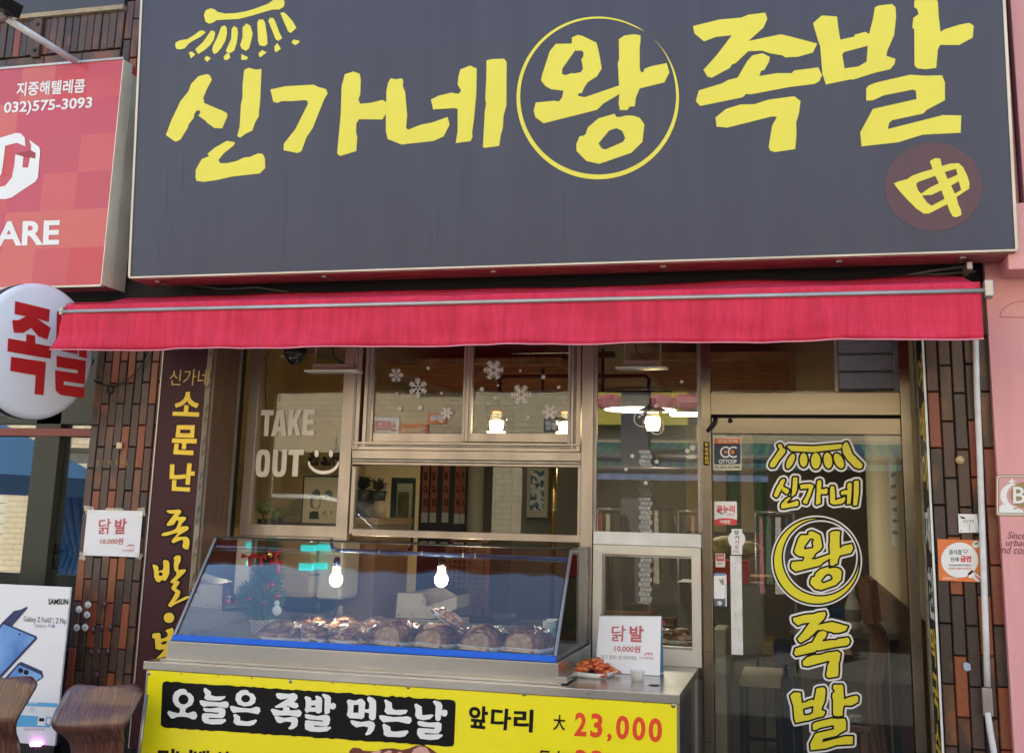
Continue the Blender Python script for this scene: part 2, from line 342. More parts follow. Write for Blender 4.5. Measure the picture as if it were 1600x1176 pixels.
# band of upright tiles above the phone shop sign
ub=thing('tiled_wall_band','band of upright brown and rust tiles above the red phone shop sign','tiled wall',(-3.9,-.3,3.9))
ZT=hit(120,95,Yp(YP)).z
box('mortar_core',m_mortar,ub,-4.5,-3.18,YP+.008,-.342,ZT-.3,ZT+.62)
z0=hit(100,84,Yp(YP)).z; z1=hit(100,27,Yp(YP)).z; xr=hit(194,50,Yp(YP)).x
n=0; x=xr-.024
while x>-4.45: tile_at(ub,x,YP+.006,(z0+z1)/2,.043,z1-z0-.006); x-=.0475
for k in range(6): tile_at(ub,xr-.125-k*.245,YP+.006,z0-.034,.24,.052)
for k in range(6): tile_at(ub,xr-.225-k*.245,YP+.006,z0-.096,.24,.052)
tile_field(ub,xr+.002,-3.18,z0-.28,z1+.32,YP+.006,.05,.23,.1)
box('coping',mat('mortar_ledge',(.42,.33,.22),.9,c2=(.3,.24,.16),sc=40,bump=.5),ub,-4.5,xr-.002,YP-.03,YP+.01,z1+.002,z1+.028)
fb=box('dark_fascia',mat('fascia_blue_grey',(.045,.05,.065),.5),None,-4.6,xr-.01,YP-.012,YP+.03,z1+.03,z1+.45); tag(fb,'dark blue grey fascia strip above the tile band at top left','fascia')
# ------------------------------------------------------------------ main sign
SY=-.65; zb=2.688; sn=Vector((0,-1,-.085)).normalized(); SP=(Vector((0,SY,zb)),sn)
ms=thing('shop_sign','huge dark blue grey shop sign with yellow brush lettering above the red awning','shop sign',(-1.2,SY,zb))
def sp(x,z,e=0): v=Vector((x,SY-.085*(z-zb),z)); return v+sn*e
XL,XR,ZTOP=-3.2,.868,4.35
a=[sp(XL,zb),sp(XR,zb),sp(XR,ZTOP),sp(XL,ZTOP)]
MB().hull8(a,[Vector((v.x,-.46,v.z)) for v in a]).build('sign_box',m_vinyl,ms)
def strip(n,p,q,w,e,m,par):
    d=(q-p).normalized(); up=sn.cross(d).normalized()*w
    MB().hull8([p-up+sn*e,q-up+sn*e,q+up+sn*e,p+up+sn*e],[p-up-sn*.03,q-up-sn*.03,q+up-sn*.03,p+up-sn*.03]).build(n,m,par)
strip('edge_trim',sp(XL-.006,zb-.004),sp(XR+.006,zb-.004),.004,.006,m_trim,ms)
strip('edge_trim',sp(XL-.006,zb),sp(XL-.006,ZTOP),.006,.006,m_trim,ms)
strip('edge_trim',sp(XR+.005,zb),sp(XR+.005,ZTOP),.006,.006,m_trim,ms)
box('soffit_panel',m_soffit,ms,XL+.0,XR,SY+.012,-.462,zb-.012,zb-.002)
box('bounce_cover',mat('bounce_cover_white',(.72,.71,.68),.4,.3),ms,XL-.004,XL-.0005,-.64,-.455,zb,ZTOP)  # white cover added to bounce light onto the red sign's side panel
for px in (265,520,780,1040,1310,1500):
    x=hit(px,415,Yp(-.5)).x; box('bracket',m_alud,ms,x-.012,x+.012,-.60,-.50,zb-.02,zb-.0125)
m_seam=mat('sign_seam',(.040,.048,.08),.5)
for px in (447,722,1083,1432):
    x=hit(px,300,SP).x; MB().add([sp(x-.0012,zb+.004,.0008),sp(x+.0012,zb+.004,.0008),sp(x+.0012,ZTOP,.0008),sp(x-.0012,ZTOP,.0008)],[(0,1,2,3)]).build('seam_line',m_seam,ms)
m_grime=mat('sign_grime',(.075,.075,.085),.7,c2=(.06,.068,.10),sc=20)
rg_=random.Random(3)
for k in range(26):
    x=rg_.uniform(XL+.1,XR-.1); z=zb+rg_.choice((rg_.uniform(.0,.10),rg_.uniform(.0,.5))); l=rg_.uniform(.06,.35); w=rg_.uniform(.0006,.002)
    MB().add([sp(x-w,z,.001),sp(x+w,z,.001),sp(x+w*.4,z+l,.001),sp(x-w*.4,z+l,.001)],[(0,1,2,3)]).build('rain_streak',m_grime,ms)
S1=lift(SP,.002); S2=lift(SP,.004)
def cr(ox,oy,s,pts): return [(ox+x/s,oy+y/s) for x,y in pts]
A=lambda *p:cr(240,0,3.92,p); Bq=lambda *p:cr(420,60,4,p); Cq=lambda *p:cr(790,10,4.2,p); Dq=lambda *p:cr(1070,0,3.3333,p); Eq=lambda *p:cr(1350,200,5.88,p)
bones=[A((308,95),(318,65),(350,52),(375,60),(392,75),(440,85),(500,82),(560,72),(620,55),(700,25),(730,4),(760,-25),(795,-20),(803,25),(795,45),(770,60),(730,60),(700,68),(600,98),(520,118),(430,122),(385,125),(365,140),(340,147),(318,135)),
A((132,285),(135,262),(160,248),(205,242),(250,215),(280,192),(300,187),(320,200),(290,225),(240,252),(215,270),(190,298),(165,304),(142,302)),
A((257,300),(300,262),(330,220),(350,190),(370,190),(378,205),(368,245),(345,280),(310,310),(275,332),(262,318)),
A((358,310),(365,280),(390,230),(415,165),(435,157),(448,170),(450,205),(440,250),(415,295),(390,325),(370,333)),
A((443,312),(455,285),(475,240),(478,180),(492,160),(512,172),(517,205),(510,260),(495,310),(480,322),(455,328)),
A((530,278),(545,230),(545,170),(568,145),(592,158),(607,205),(598,250),(585,298),(565,313),(540,300)),
A((635,140),(645,122),(670,120),(683,140),(695,220),(698,270),(680,285),(650,280),(640,255)),
A((703,130),(712,110),(735,113),(750,145),(770,200),(788,235),(765,252),(748,243),(735,210)),
A((776,82),(795,75),(815,90),(850,130),(875,172),(840,204),(825,195),(805,150)),
A((216,322),(235,317),(256,335),(228,360)),A((310,360),(325,343),(352,357),(328,381)),A((428,352),(445,330),(465,330),(469,355),(448,371),(432,365)),
A((537,332),(580,352),(570,368),(537,369)),A((643,325),(665,308),(693,322),(655,352),(645,345)),A((740,285),(758,265),(780,300),(750,322),(741,312)),A((845,262),(855,244),(893,250),(892,262),(868,279))]
G={}
G['sin']=[[A((75,828),(110,735),(165,620),(213,562),(230,515),(275,468),(325,455),(345,462),(357,490),(325,550),(305,600),(310,632),(430,683),(450,695),(452,715),(420,787),(372,785),(325,750),(318,740),(275,710),(287,690),(280,677),(262,680),(250,700),(245,725),(213,765),(212,780),(165,855),(140,868),(128,866))],
[A((555,430),(582,416),(628,428),(661,423),(653,620),(645,690),(645,712),(625,745),(605,800),(560,822),(530,844),(512,835),(527,775),(535,640),(545,595),(545,520))],
[A((450,863),(500,873),(490,892),(430,940),(398,980),(408,1000),(450,1000),(505,988),(555,965),(590,962),(640,940),(668,943),(682,970),(684,1030),(650,1063),(480,1082),(380,1105),(305,1114),(262,1108),(257,1085),(258,1040),(295,975),(340,957),(330,943),(375,905))]]
G['ga']=[[Bq((10,320),(105,300),(280,290),(310,305),(358,318),(368,345),(345,385),(275,560),(235,620),(205,705),(180,717),(93,700),(93,660),(165,570),(245,410),(240,390),(215,387),(150,393),(80,393),(55,404),(28,397))],
[Bq((475,225),(530,208),(568,222),(575,260),(572,350),(560,385),(572,410),(640,403),(710,385),(735,400),(735,468),(710,508),(565,506),(548,530),(545,585),(553,615),(547,705),(445,736),(427,720),(440,580),(450,470),(455,300))]]
G['ne']=[[Bq((762,250),(795,257),(828,250),(840,262),(838,300),(852,335),(865,480),(858,560),(870,572),(950,540),(1020,527),(1118,492),(1130,540),(1093,613),(1030,642),(830,664),(743,630),(732,580),(732,470),(735,330),(745,280))],
[Bq((1197,195),(1258,171),(1300,190),(1297,350),(1283,500),(1270,600),(1275,610),(1262,643),(1168,655),(1180,580),(1180,440),(1150,437),(1027,445),(1013,383),(1060,360),(1140,340),(1185,348),(1203,328),(1180,290),(1185,240))],
[Bq((1360,140),(1390,131),(1470,128),(1487,148),(1485,420),(1467,485),(1463,560),(1450,605),(1440,673),(1350,685),(1338,680),(1350,460),(1358,410),(1353,380),(1360,240))]]
G['wang']=[[Cq((435,205),(475,188),(505,195),(597,240),(612,300),(631,408),(600,460),(540,498),(518,530),(500,570),(478,572),(475,588),(520,597),(745,520),(736,375),(745,350),(743,217),(780,192),(845,184),(886,192),(885,240),(880,260),(880,410),(890,435),(905,430),(910,412),(950,395),(1057,373),(1075,435),(1042,500),(920,530),(880,540),(855,600),(848,657),(815,658),(798,682),(750,682),(742,640),(747,576),(640,640),(600,680),(250,768),(195,728),(184,685),(198,632),(320,620),(350,625),(370,600),(380,555),(300,545),(262,525),(232,487),(240,450),(290,295),(330,247),(435,245)),
Cq((455,292),(500,292),(512,305),(510,330),(497,348),(508,410),(495,432),(460,440),(430,440),(395,453),(370,445),(372,410))],
[Cq((525,840),(540,795),(610,735),(715,705),(725,725),(745,728),(790,717),(840,718),(880,732),(911,775),(898,890),(825,962),(615,1034),(530,1015),(466,950),(464,905),(485,853),(510,850)),Cq((680,815),(727,800),(765,818),(785,865),(770,890),(655,940),(630,932),(610,900))]]
G['jok']=[[Dq((43,137),(180,103),(295,93),(330,78),(420,67),(430,100),(410,145),(332,215),(420,196),(500,180),(545,190),(690,228),(667,275),(590,297),(522,300),(510,290),(440,278),(405,265),(330,268),(265,330),(245,337),(235,355),(140,406),(118,400),(97,365),(165,290),(245,185),(165,193),(100,217),(50,175))],
[Dq((275,405),(325,320),(352,290),(405,278),(442,297),(440,320),(415,365),(398,370),(388,397),(480,382),(557,382),(570,368),(695,352),(715,392),(700,425),(675,438),(540,455),(345,492),(320,490),(300,508),(80,553),(57,528),(73,472),(195,435),(225,418))],
[Dq((160,612),(215,568),(290,545),(365,543),(435,520),(570,502),(603,527),(595,590),(580,640),(582,700),(575,777),(470,793),(445,785),(437,765),(455,655),(480,610),(455,607),(220,666),(165,660))]]
G['bal']=[[Dq((668,122),(713,82),(793,87),(800,150),(810,208),(883,192),(885,182),(940,167),(960,178),(980,100),(990,40),(1010,30),(1080,22),(1098,40),(1100,95),(1090,185),(1055,265),(1050,292),(1098,308),(1092,335),(1070,362),(990,380),(880,415),(860,415),(735,441),(717,385),(705,240),(693,210)),Dq((820,285),(830,272),(953,240),(947,322),(905,347),(832,357))],
[Dq((1195,10),(1205,-8),(1305,-8),(1318,10),(1322,80),(1332,168),(1350,155),(1430,130),(1482,120),(1505,135),(1500,197),(1428,236),(1330,235),(1318,260),(1310,355),(1255,362),(1210,357),(1196,340),(1195,155),(1185,145),(1190,95),(1218,75),(1210,48),(1195,40))],
[Dq((945,460),(960,445),(1000,430),(1175,390),(1250,395),(1340,393),(1355,430),(1355,523),(1260,573),(1242,592),(1080,627),(1065,640),(1057,673),(1345,600),(1440,602),(1437,692),(1240,702),(1110,742),(920,763),(914,690),(980,568),(1207,517),(1203,473),(1185,468),(1035,498),(980,523),(945,525))]]
for b in bones: poly_obj('bone_mark',m_yel,[[b]],S1,ms)
for k,g in G.items(): poly_obj('letter',m_yel,g,S1,ms)
ro=[];ri=[]
kt=[(0,.2),(.02,2),(.1,3),(.36,5.9),(.6,7.6),(.8,6),(.9,4),(.975,.8),(1,.2)]
def lp(t):
    for (a,b),(c,d) in zip(kt,kt[1:]):
        if a<=t<=c: return b+(d-b)*(t-a)/(c-a)
for i in range(97):
    t=i/96; an=R_(55+350*t); th=lp(t); ro.append((934+127*math.cos(an),153.3-127*math.sin(an))); ri.append((934+(127-th)*math.cos(an),153.3-(127-th)*math.sin(an)))
poly_obj('ring_mark',m_yel,[[[ro[i],ro[i+1],ri[i+1],ri[i]]] for i in range(96)],S1,ms)
poly_obj('seal_disc',mat('maroon_print',(.10,.045,.065),.5,c2=(.085,.045,.07),sc=4),[[[(1350+(640+450*math.cos(i*math.pi/30))/5.88,200+(540+408*math.sin(i*math.pi/30))/5.88) for i in range(60)]]],S1,ms)
poly_obj('seal_character',m_yel,[[Eq((275,510),(320,490),(400,470),(440,440),(520,410),(630,378),(605,305),(650,278),(700,280),(717,350),(790,328),(870,323),(910,360),(950,440),(970,510),(965,560),(930,580),(850,635),(865,700),(890,750),(895,800),(850,820),(815,812),(790,770),(765,700),(600,785),(550,788),(480,740),(400,660),(345,600),(300,545)),
 Eq((480,515),(500,495),(655,440),(688,508),(600,550),(525,605),(495,570)),Eq((532,620),(620,615),(712,573),(740,652),(620,715),(580,685)),Eq((742,405),(845,375),(860,430),(768,470)),Eq((800,530),(870,490),(893,570),(835,603))]],S2,ms)
# ------------------------------------------------------------------ red phone shop sign
RY=-.57; rs=thing('shop_sign','red checkered phone shop sign with white lettering at the upper left','shop sign',(-4,RY,2.67))
x1=-3.42; zr0=2.67; zr1=3.885; m_red=mat('red_sign_face',(.55,.07,.085),.4)
box('sign_box',m_red,rs,-5.4,x1,RY,-.41,zr0,zr1)
box('side_panel',mat('ivory_side',(.85,.83,.72),.45,.0,c2=(.72,.69,.58),sc=5,bump=.05),rs,x1,x1+.004,RY-.004,-.49,zr0,zr1)
box('side_panel',mat('ivory_side_dull',(.66,.65,.56),.5,.0,c2=(.5,.48,.40),sc=4),rs,x1,x1+.006,-.486,-.37,zr0,zr1-.05)
box('edge_trim',m_trim,rs,-5.4,x1+.004,RY-.008,RY+.02,zr1,zr1+.012); box('edge_trim',m_trim,rs,-5.4,x1+.004,RY-.008,RY+.02,zr0-.01,zr0)
RP=Yp(RY-.002); cols=[(.56,.085,.12),(.52,.072,.125),(.58,.105,.13),(.51,.078,.12),(.59,.13,.13),(.56,.065,.09)]
cm=[mat('red_check',c,.42) for c in cols]
lay=[[2,1,5],[3,2,5,1][:3],[0,3,1],[1,0,3],[4,1,3],[0,4,4]]
# checker squares follow the print: columns about 0.2 m, rows about 0.2 m
cw_=.205; rh=.203
for r in range(6):
    for c in range(6):
        xa=x1-(c+1)*cw_-.035*0; xb=x1-c*cw_
        zt=zr1-r*rh; za=max(zr0,zt-rh)
        MB().add([(xa,RY-.001,za),(xb,RY-.001,za),(xb,RY-.001,zt),(xa,RY-.001,zt)],[(0,1,2,3)]).build('check_square',cm[(r*7+c*5+(r*c)%3)%6],rs)
RP2=Yp(RY-.004)
tq('lettering','지중해텔레콤',m_whitep,25,129,132,151,RP2,rs,.022,-.055,2)
tq('lettering','032)575-3093',m_whitep,5,160,143,182,RP2,rs,.022,-.062,2)
Lq=lambda *p:cr(0,180,4.9,p)
poly_obj('logo',m_whitep,[[Lq((-60,200),(-20,180),(120,137),(160,140),(190,175),(195,240),(130,212),(40,235),(30,330),(12,450),(-20,485),(-60,500))],
 [Lq((118,300),(180,318),(172,400),(215,403),(230,325),(268,333),(272,290),(237,268),(238,225),(222,188),(300,245),(308,270),(290,480),(270,510),(90,630),(40,643),(-60,640),(-60,565),(40,540),(90,480),(110,380))]],RP2,rs)
poly_obj('logo_shade',mat('deep_red_print',(.33,.03,.05),.4),[[Lq((120,293),(238,270),(274,292),(270,333),(228,322),(180,316))]],lift(RP2,.001),rs)
tq('lettering','CARE',m_whitep,-42,347,92,386,RP2,rs,.03,-.025,2)
# white lamp arm over the red sign
la=thing('lamp_arm','white tubular lamp arm reaching up over the red sign with dark floodlight','lamp',(-3.8,-.6,3.9))
p0=hit(118,96,Yp(-.6)); p1=hit(8,28,Yp(-1.05)); tb('tube',m_white,la,[p0,p1],.017,10); tb('collar',m_alud,la,[p1,p1+(p1-p0)*.06],.022,10)
q=hit(-10,18,Yp(-1.1)); MB().obox(q+Vector((.0,0,.05)),(.10,0,-.03),(0,.08,0),(.01,0,.035)).build('lamp_head',m_iron,la,.008)
bk=thing('rusty_bracket','rusty steel hinge bracket screwed to the upper tile band','bracket',(-3.8,-.37,4)); bc=rect(56,32,68,92,YP); box('plate',mat('rust',(.12,.07,.045),.7,c2=(.05,.04,.035),sc=30),bk,bc[0],bc[1],YP-.03,YP-.009,bc[2],bc[3],.003)
for k in range(3):
    z=bc[2]+(k+.5)/3*(bc[3]-bc[2]); MB().lathe(((bc[0]+bc[1])/2,YP-.03,z),[(0,-.008),(.009,-.006),(.011,0)],10,'Y').build('bolt',m_iron,bk)
# ------------------------------------------------------------------ awning
AY=-.9; aw=thing('awning','faded red fabric awning with hanging valance under the dark shop sign','awning',(-1.3,AY,2.3))
axL,axR=-3.365,.688; zr=2.468; zw=2.632
am=bpy.data.materials.new('awning_fabric'); am.use_nodes=True; N=am.node_tree.nodes; L=am.node_tree.links; b=N['Principled BSDF']; b.inputs['Roughness'].default_value=.75
tc=N.new('ShaderNodeTexCoord'); mp=N.new('ShaderNodeMapping'); mp.inputs['Scale'].default_value=(9,9,.6); L.new(tc.outputs['Object'],mp.inputs[0])
no=N.new('ShaderNodeTexNoise'); no.inputs['Scale'].default_value=3; no.inputs['Detail'].default_value=8; no.inputs['Roughness'].default_value=.7; L.new(mp.outputs[0],no.inputs[0])
rp=N.new('ShaderNodeValToRGB'); e=rp.color_ramp.elements; e[0].position=.3; e[0].color=(.62,.022,.065,1); e[1].position=.62; e[1].color=(.82,.040,.115,1); k=e.new(.85); k.color=(.84,.08,.15,1); L.new(no.outputs[0],rp.inputs[0])
n3=N.new('ShaderNodeTexNoise'); n3.inputs['Scale'].default_value=2.2; L.new(tc.outputs['Object'],n3.inputs[0]); mr=N.new('ShaderNodeMapRange'); mr.inputs[1].default_value=.55; mr.inputs[2].default_value=.8; mr.inputs[4].default_value=.35; L.new(n3.outputs[0],mr.inputs[0])
mx=N.new('ShaderNodeMix'); mx.data_type='RGBA'; mx.inputs[7].default_value=(.30,.02,.04,1); L.new(mr.outputs[0],mx.inputs[0]); L.new(rp.outputs[0],mx.inputs[6]); L.new(mx.outputs[2],b.inputs['Base Color'])
tr=N.new('ShaderNodeBsdfTranslucent'); L.new(mx.outputs[2],tr.inputs[0]); mss=N.new('ShaderNodeMixShader'); mss.inputs[0].default_value=.22; L.new(b.outputs[0],mss.inputs[1]); L.new(tr.outputs[0],mss.inputs[2]); L.new(mss.outputs[0],N['Material Output'].inputs[0])
nb=N.new('ShaderNodeTexNoise'); nb.inputs['Scale'].default_value=260; L.new(tc.outputs['Object'],nb.inputs[0]); bpn=N.new('ShaderNodeBump'); bpn.inputs['Strength'].default_value=.25; bpn.inputs['Distance'].default_value=.003; L.new(nb.outputs[0],bpn.inputs['Height']); L.new(bpn.outputs[0],b.inputs['Normal'])
m_awn=am
def sheet(name,fn,nu,nv,mat_,parent,thick=.003):
    vs=[fn(i/nu,j/nv) for j in range(nv+1) for i in range(nu+1)]
    fs=[(j*(nu+1)+i,j*(nu+1)+i+1,(j+1)*(nu+1)+i+1,(j+1)*(nu+1)+i) for j in range(nv) for i in range(nu)]
    mb=MB(); mb.add(vs,fs,True); o=mb.build(name,mat_,parent); s=o.modifiers.new('solid','SOLIDIFY'); s.thickness=thick; return o
from mathutils import noise
def topf(u,v):
    x=axL+(axR-axL)*u; edge=.0; y=-.42+(AY+.42)*v; z=zw+(zr+.036-zw)*v-.016*math.sin(math.pi*v)+.012*noise.noise(Vector((x*2.3,y*4,0)))
    ins=(1-v)*.0
    return (x,y,z)
sheet('canopy',topf,90,8,m_awn,aw)
def bandf(u,v):
    x=axL+(axR-axL)*u; return (x,AY-.004-.006*noise.noise(Vector((x*5,v,3))),zr+.036-.032*v)
sheet('front_band',bandf,120,4,m_awn,aw)
def valf(u,v):
    x=axL+(axR-axL)*u+ (-.03*v if u<.02 else 0); w=.008*v*math.sin(x*23+2*math.sin(x*5))+.030*v*noise.noise(Vector((x*3.1,v*1.6,9)))+.012*noise.noise(Vector((x*9,v*3,2)))*v
    return (x,AY-.012+.02*v*0+w,zr-.006-.176*v+.003*math.sin(x*9))
sheet('valance',valf,260,10,m_awn,aw)
sheet('hem',lambda u,v:(valf(u,1)[0],valf(u,1)[1]-.004+.008*(v>.5)*0,valf(u,1)[2]-.001-.006*v),260,1,mat('hem_pink',(.66,.22,.30),.6),aw,.006)
tb('front_rod',m_trim,aw,[(axL-.012,AY-.018,zr),(axR+.02,AY-.018,zr)],.0095,12)
for x in (axL+.004,axR-.004):
    pts=[topf(0,v/6) for v in range(7)]
    MB().add([(x,p[1],p[2]-.004) for p in pts]+[(x,p[1],zr-.002+.0*(p[1])) for p in pts],[(i,i+1,8+i,7+i) for i in range(6)]).build('side_flap',m_awn,aw)
MB().obox((axR+.028,AY+.0,zr+.008),(.016,0,0),(0,.03,0),(0,0,.034)).build('end_cap',m_trim,aw,.006)
MB().obox((axL-.01,AY+.0,zr+.004),(.01,0,0),(0,.025,0),(0,0,.02)).build('end_cap',m_trim,aw,.005)
for x in (axR-.10,-2.2,-.9): tb('folding_arm',m_alud,aw,[(x,AY+.01,zr-.0),(x-.25,-.55,zr+.03),(x,-.38,zr+.1)],.014,8)
MB().obox((axR+.015,-.5,zw+.012),(.012,0,0),(0,.07,0),(0,0,.018)).build('motor_box',m_alud,aw,.006)
tb('roller',m_iron,aw,[(axL,-.40,zw-.04),(axR-.02,-.40,zw-.04)],.03,12)
# cables in the dark slot between the sign and the awning
for k,(pts,r) in enumerate((([(1410,432),(1450,424),(1495,418),(1520,416)],.006),([(1380,436),(1440,430),(1500,426),(1524,424)],.005),([(300,446),(350,452),(400,449),(450,456)],.004))):
    c=tb('cable',mat('grey_cable',(.16,.15,.14),.6),None,[hit(a,b,Yp(-.385)) for a,b in pts],r,6); tag(c,['grey cable in the gap above the right end of the awning, upper one','grey cable in the gap above the right end of the awning, lower one','thin grey cable in the gap above the left end of the awning'][k],'cable')
# ------------------------------------------------------------------ round projecting sign
DX=-3.565; ds=thing('projecting_sign','round white projecting sign with red letters and dark blue rim at left','sign',(DX,-.72,2.3))
cc=hit(62,550,Yp(-.70)); DA=R_(15); dn_=Vector((math.cos(DA),-math.sin(DA),0)); DPl0=(cc,dn_)
cc=Vector(cc); zt=hit(66,442,DPl0).z; zb_=hit(70,657,DPl0).z; rr=(zt-zb_)/2; cc.z=(zt+zb_)/2; DPl0=(cc,dn_)
m_acr=mat('white_acrylic',(.80,.83,.92),.25,c2=(.77,.80,.90),sc=3,coat=.3)
def dlathe(nm,m_,prof,n=64):
    mb=MB(); mb.lathe((0,0,0),prof,n,'X'); M=Matrix.Translation(cc)@Matrix.Rotation(-DA,4,'Z'); mb.v=[tuple(M@Vector(v)) for v in mb.v]; return mb.build(nm,m_,ds)
dlathe('face',m_acr,[(0,.004),(rr-.03,.003),(rr-.008,-.006),(rr,-.02),(rr,-.03)])
dlathe('rim',mat('navy_rim',(.02,.025,.07),.3),[(rr-.006,-.03),(rr-.006,-.085)])
dlathe('rear_face',m_acr,[(rr,-.085),(rr,-.095),(rr-.02,-.11),(0,-.11)])
Hq=lambda *p:cr(0,430,4.354,p)
DPl=(cc+dn_*.0065,dn_)
m_dr=print_mat('disc_red',(.55,.02,.025),.35)
poly_obj('letter',m_dr,[[Hq((103,175),(340,232),(333,318),(255,295),(345,358),(323,435),(262,415),(213,358),(160,392),(95,390),(83,305),(125,305),(175,280),(100,262))],[Hq((180,400),(240,410),(240,463),(350,485),(345,567),(50,517),(55,428),(178,450))],[Hq((76,553),(313,590),(297,815),(235,808),(243,680),(70,650))]],DPl,ds)
poly_obj('letter',m_dr,[[Hq((388,245),(420,250),(420,345),(500,360),(500,265),(530,270),(528,535),(420,515),(395,490),(382,450))],[Hq((555,275),(592,280),(592,565),(537,552),(537,505),(555,500))],[Hq((385,547),(585,582),(577,740),(435,720),(433,745),(577,765),(570,836),(410,812),(378,780),(375,645),(530,668),(530,645),(385,622))]],DPl,ds)
tb('mounting_arm',m_alud,ds,[cc+Vector((-.05,.22,0)),(cc.x+.02,-.3,cc.z)],.02,8)
cb=tb('cable',m_black,None,[hit(a,b,Yp(-.385)) for a,b in ((147,594),(160,600),(178,603),(196,596),(212,582),(225,565),(232,548))],.0035,6); tag(cb,'thin dark cable sagging over the left tiles beside the round sign','cable')
# ------------------------------------------------------------------ boards beside the shop front
bl=thing('vertical_signboard','tall maroon board with yellow Korean letters on the left tiled pier','signboard',(-3.0,-.39,.6))
BX0,BX1=-3.131,-2.884
m_mar=mat('maroon_board',(.040,.008,.013),.45,c2=(.05,.011,.017),sc=2,spec=.25)
box('board',m_mar,bl,BX0,BX1,-.402,-.352,.45,2.45)
box('edge_trim',m_trim,bl,BX0-.006,BX0-.0005,-.406,-.36,.45,2.45)
m_tape=bpy.data.materials.new('printed_protective_tape'); m_tape.use_nodes=True; N=m_tape.node_tree.nodes; L=m_tape.node_tree.links; b=N['Principled BSDF']; b.inputs['Roughness'].default_value=.4
tc=N.new('ShaderNodeTexCoord'); no=N.new('ShaderNodeTexNoise'); no.inputs['Scale'].default_value=50; L.new(tc.outputs['Object'],no.inputs[0])
mx=N.new('ShaderNodeMix'); mx.data_type='RGBA'; mx.inputs[6].default_value=(.36,.30,.21,1); mx.inputs[7].default_value=(.55,.50,.42,1); L.new(no.outputs[0],mx.inputs[0]); L.new(mx.outputs[2],b.inputs['Base Color'])
tp=box('tape_strip',m_tape,bl,BX1,BX1+.0015,-.401,-.353,.45,2.45)
m_tpb=print_mat('tape_blue_print',(.05,.08,.20)); m_tpk=print_mat('tape_dark_print',(.06,.05,.045))
def tape_marks(par,X,s,ya,yb,z0,z1,m_):
    mb=MB(); z=z0; w=yb-ya
    while z<z1:
        for k in range(3): mb.add([(X,ya+w*.25,z+.012*k),(X,yb-w*.1,z+.03+.012*k),(X,yb-w*.1,z+.035+.012*k),(X,ya+w*.25,z+.005+.012*k)],[(0,1,2,3)])
        mb.add([(X,ya+w*.2,z-.045),(X,ya+w*.35,z-.045),(X,ya+w*.35,z-.012),(X,ya+w*.2,z-.012)],[(0,1,2,3)])
        mb.add([(X,ya+w*.5,z-.035),(X,ya+w*.85,z-.02),(X,ya+w*.85,z-.012),(X,ya+w*.5,z-.027)],[(0,1,2,3)])
        z+=.165
    return mb.build('tape_print',m_,par,kind='stuff')
tape_marks(bl,BX1+.0025,1,-.4,-.354,.55,2.4,m_tpk)
LB=Yp(-.404); LB2=Yp(-.406)
m_gold=print_mat('gold_print',(.62,.40,.10),.35); m_byel=print_mat('board_yellow',(.86,.60,.03),.35)
text_quad('lettering','신가네',m_gold,[(266,578),(328,576),(325,602),(264,602)],LB,bl,.0)
for ch,q in (('소',[(275,613),(313,611),(311,651),(269,649)]),('문',[(272,664),(309,664),(306,711),(266,709)]),('난',[(266,722),(306,724),(301,768),(264,766)])):
    text_quad('letter',ch,m_byel,q,LB2,bl,.035)
L1=lambda *p:cr(220,770,7.84,p); L2=lambda *p:cr(220,910,7.84,p)
def circ(cx,cy,r,n=18): return [(cx+r*math.cos(2*math.pi*i/n),cy+r*math.sin(2*math.pi*i/n)) for i in range(n)]
jk=[L1((313,215),(330,207),(390,207),(470,200),(495,215),(490,245),(450,290),(520,288),(553,295),(550,325),(500,375),(503,385),(480,410),(560,402),(587,415),(583,445),(555,465),(490,500),(440,535),(480,535),(560,532),(592,560),(598,620),(580,690),(545,685),(515,670),(510,640),(522,600),(510,565),(450,590),(405,612),(378,602),(380,575),(450,500),(455,485),(400,495),(320,522),(265,525),(250,505),(280,485),(380,460),(430,435),(455,380),(465,340),(440,330),(405,385),(350,400),(318,398),(318,378),(360,320),(400,270),(415,250),(370,252),(330,240))]
bp_=[L1((143,880),(160,872),(205,890),(218,915),(212,955),(270,940),(280,900),(272,860),(275,825),(300,815),(340,830),(352,870),(350,980),(325,1040),(300,1075),(262,1062),(225,1092),(190,1080),(165,1030),(160,950)),L1(*circ(243,990,24))]
bl_=[L1((400,795),(430,765),(475,760),(490,780),(488,830),(460,890),(460,940),(540,930),(555,940),(540,970),(490,1020),(435,1070),(470,1080),(475,1100),(440,1150),(430,1165),(480,1195),(485,1215),(470,1265),(410,1335),(560,1260),(605,1255),(600,1275),(520,1315),(420,1360),(370,1395),(340,1385),(335,1365),(380,1300),(425,1215),(395,1190),(372,1165),(378,1150),(405,1105),(365,1095),(362,1080),(430,1010),(440,970),(410,940),(405,880),(410,820))]
# the second half of that letter was read 140 px lower on the board
bl_=[[(x,y) for x,y in bl_[0]]]
dt=[L2(*circ(345,427,64,24))]
bo=[L2((140,645),(150,620),(225,610),(243,630),(245,685),(290,675),(330,650),(325,610),(300,590),(320,570),(390,548),(403,580),(400,660),(375,720),(360,760),(375,770),(370,800),(315,865),(360,850),(360,890),(280,910),(190,925),(250,865),(290,815),(215,820),(180,805),(175,720),(170,680),(140,675)),L2((250,735),(280,715),(325,715),(320,735),(280,755),(248,750))]
F1=Field(215,785,325,1050,.5)
for r in (jk,bp_,bl_,dt,bo): F1.poly(r,6)
F1.mesh('letter_outline',m_blackp,2.6,LB,bl)
for r in (jk,bp_,bl_,dt,bo): poly_obj('letter',m_byel,[r],LB2,bl)
wp=thing('wood_panel','brown wood grain side panel between the maroon board and the TAKE OUT window','panel',(-2.88,-.17,.6))
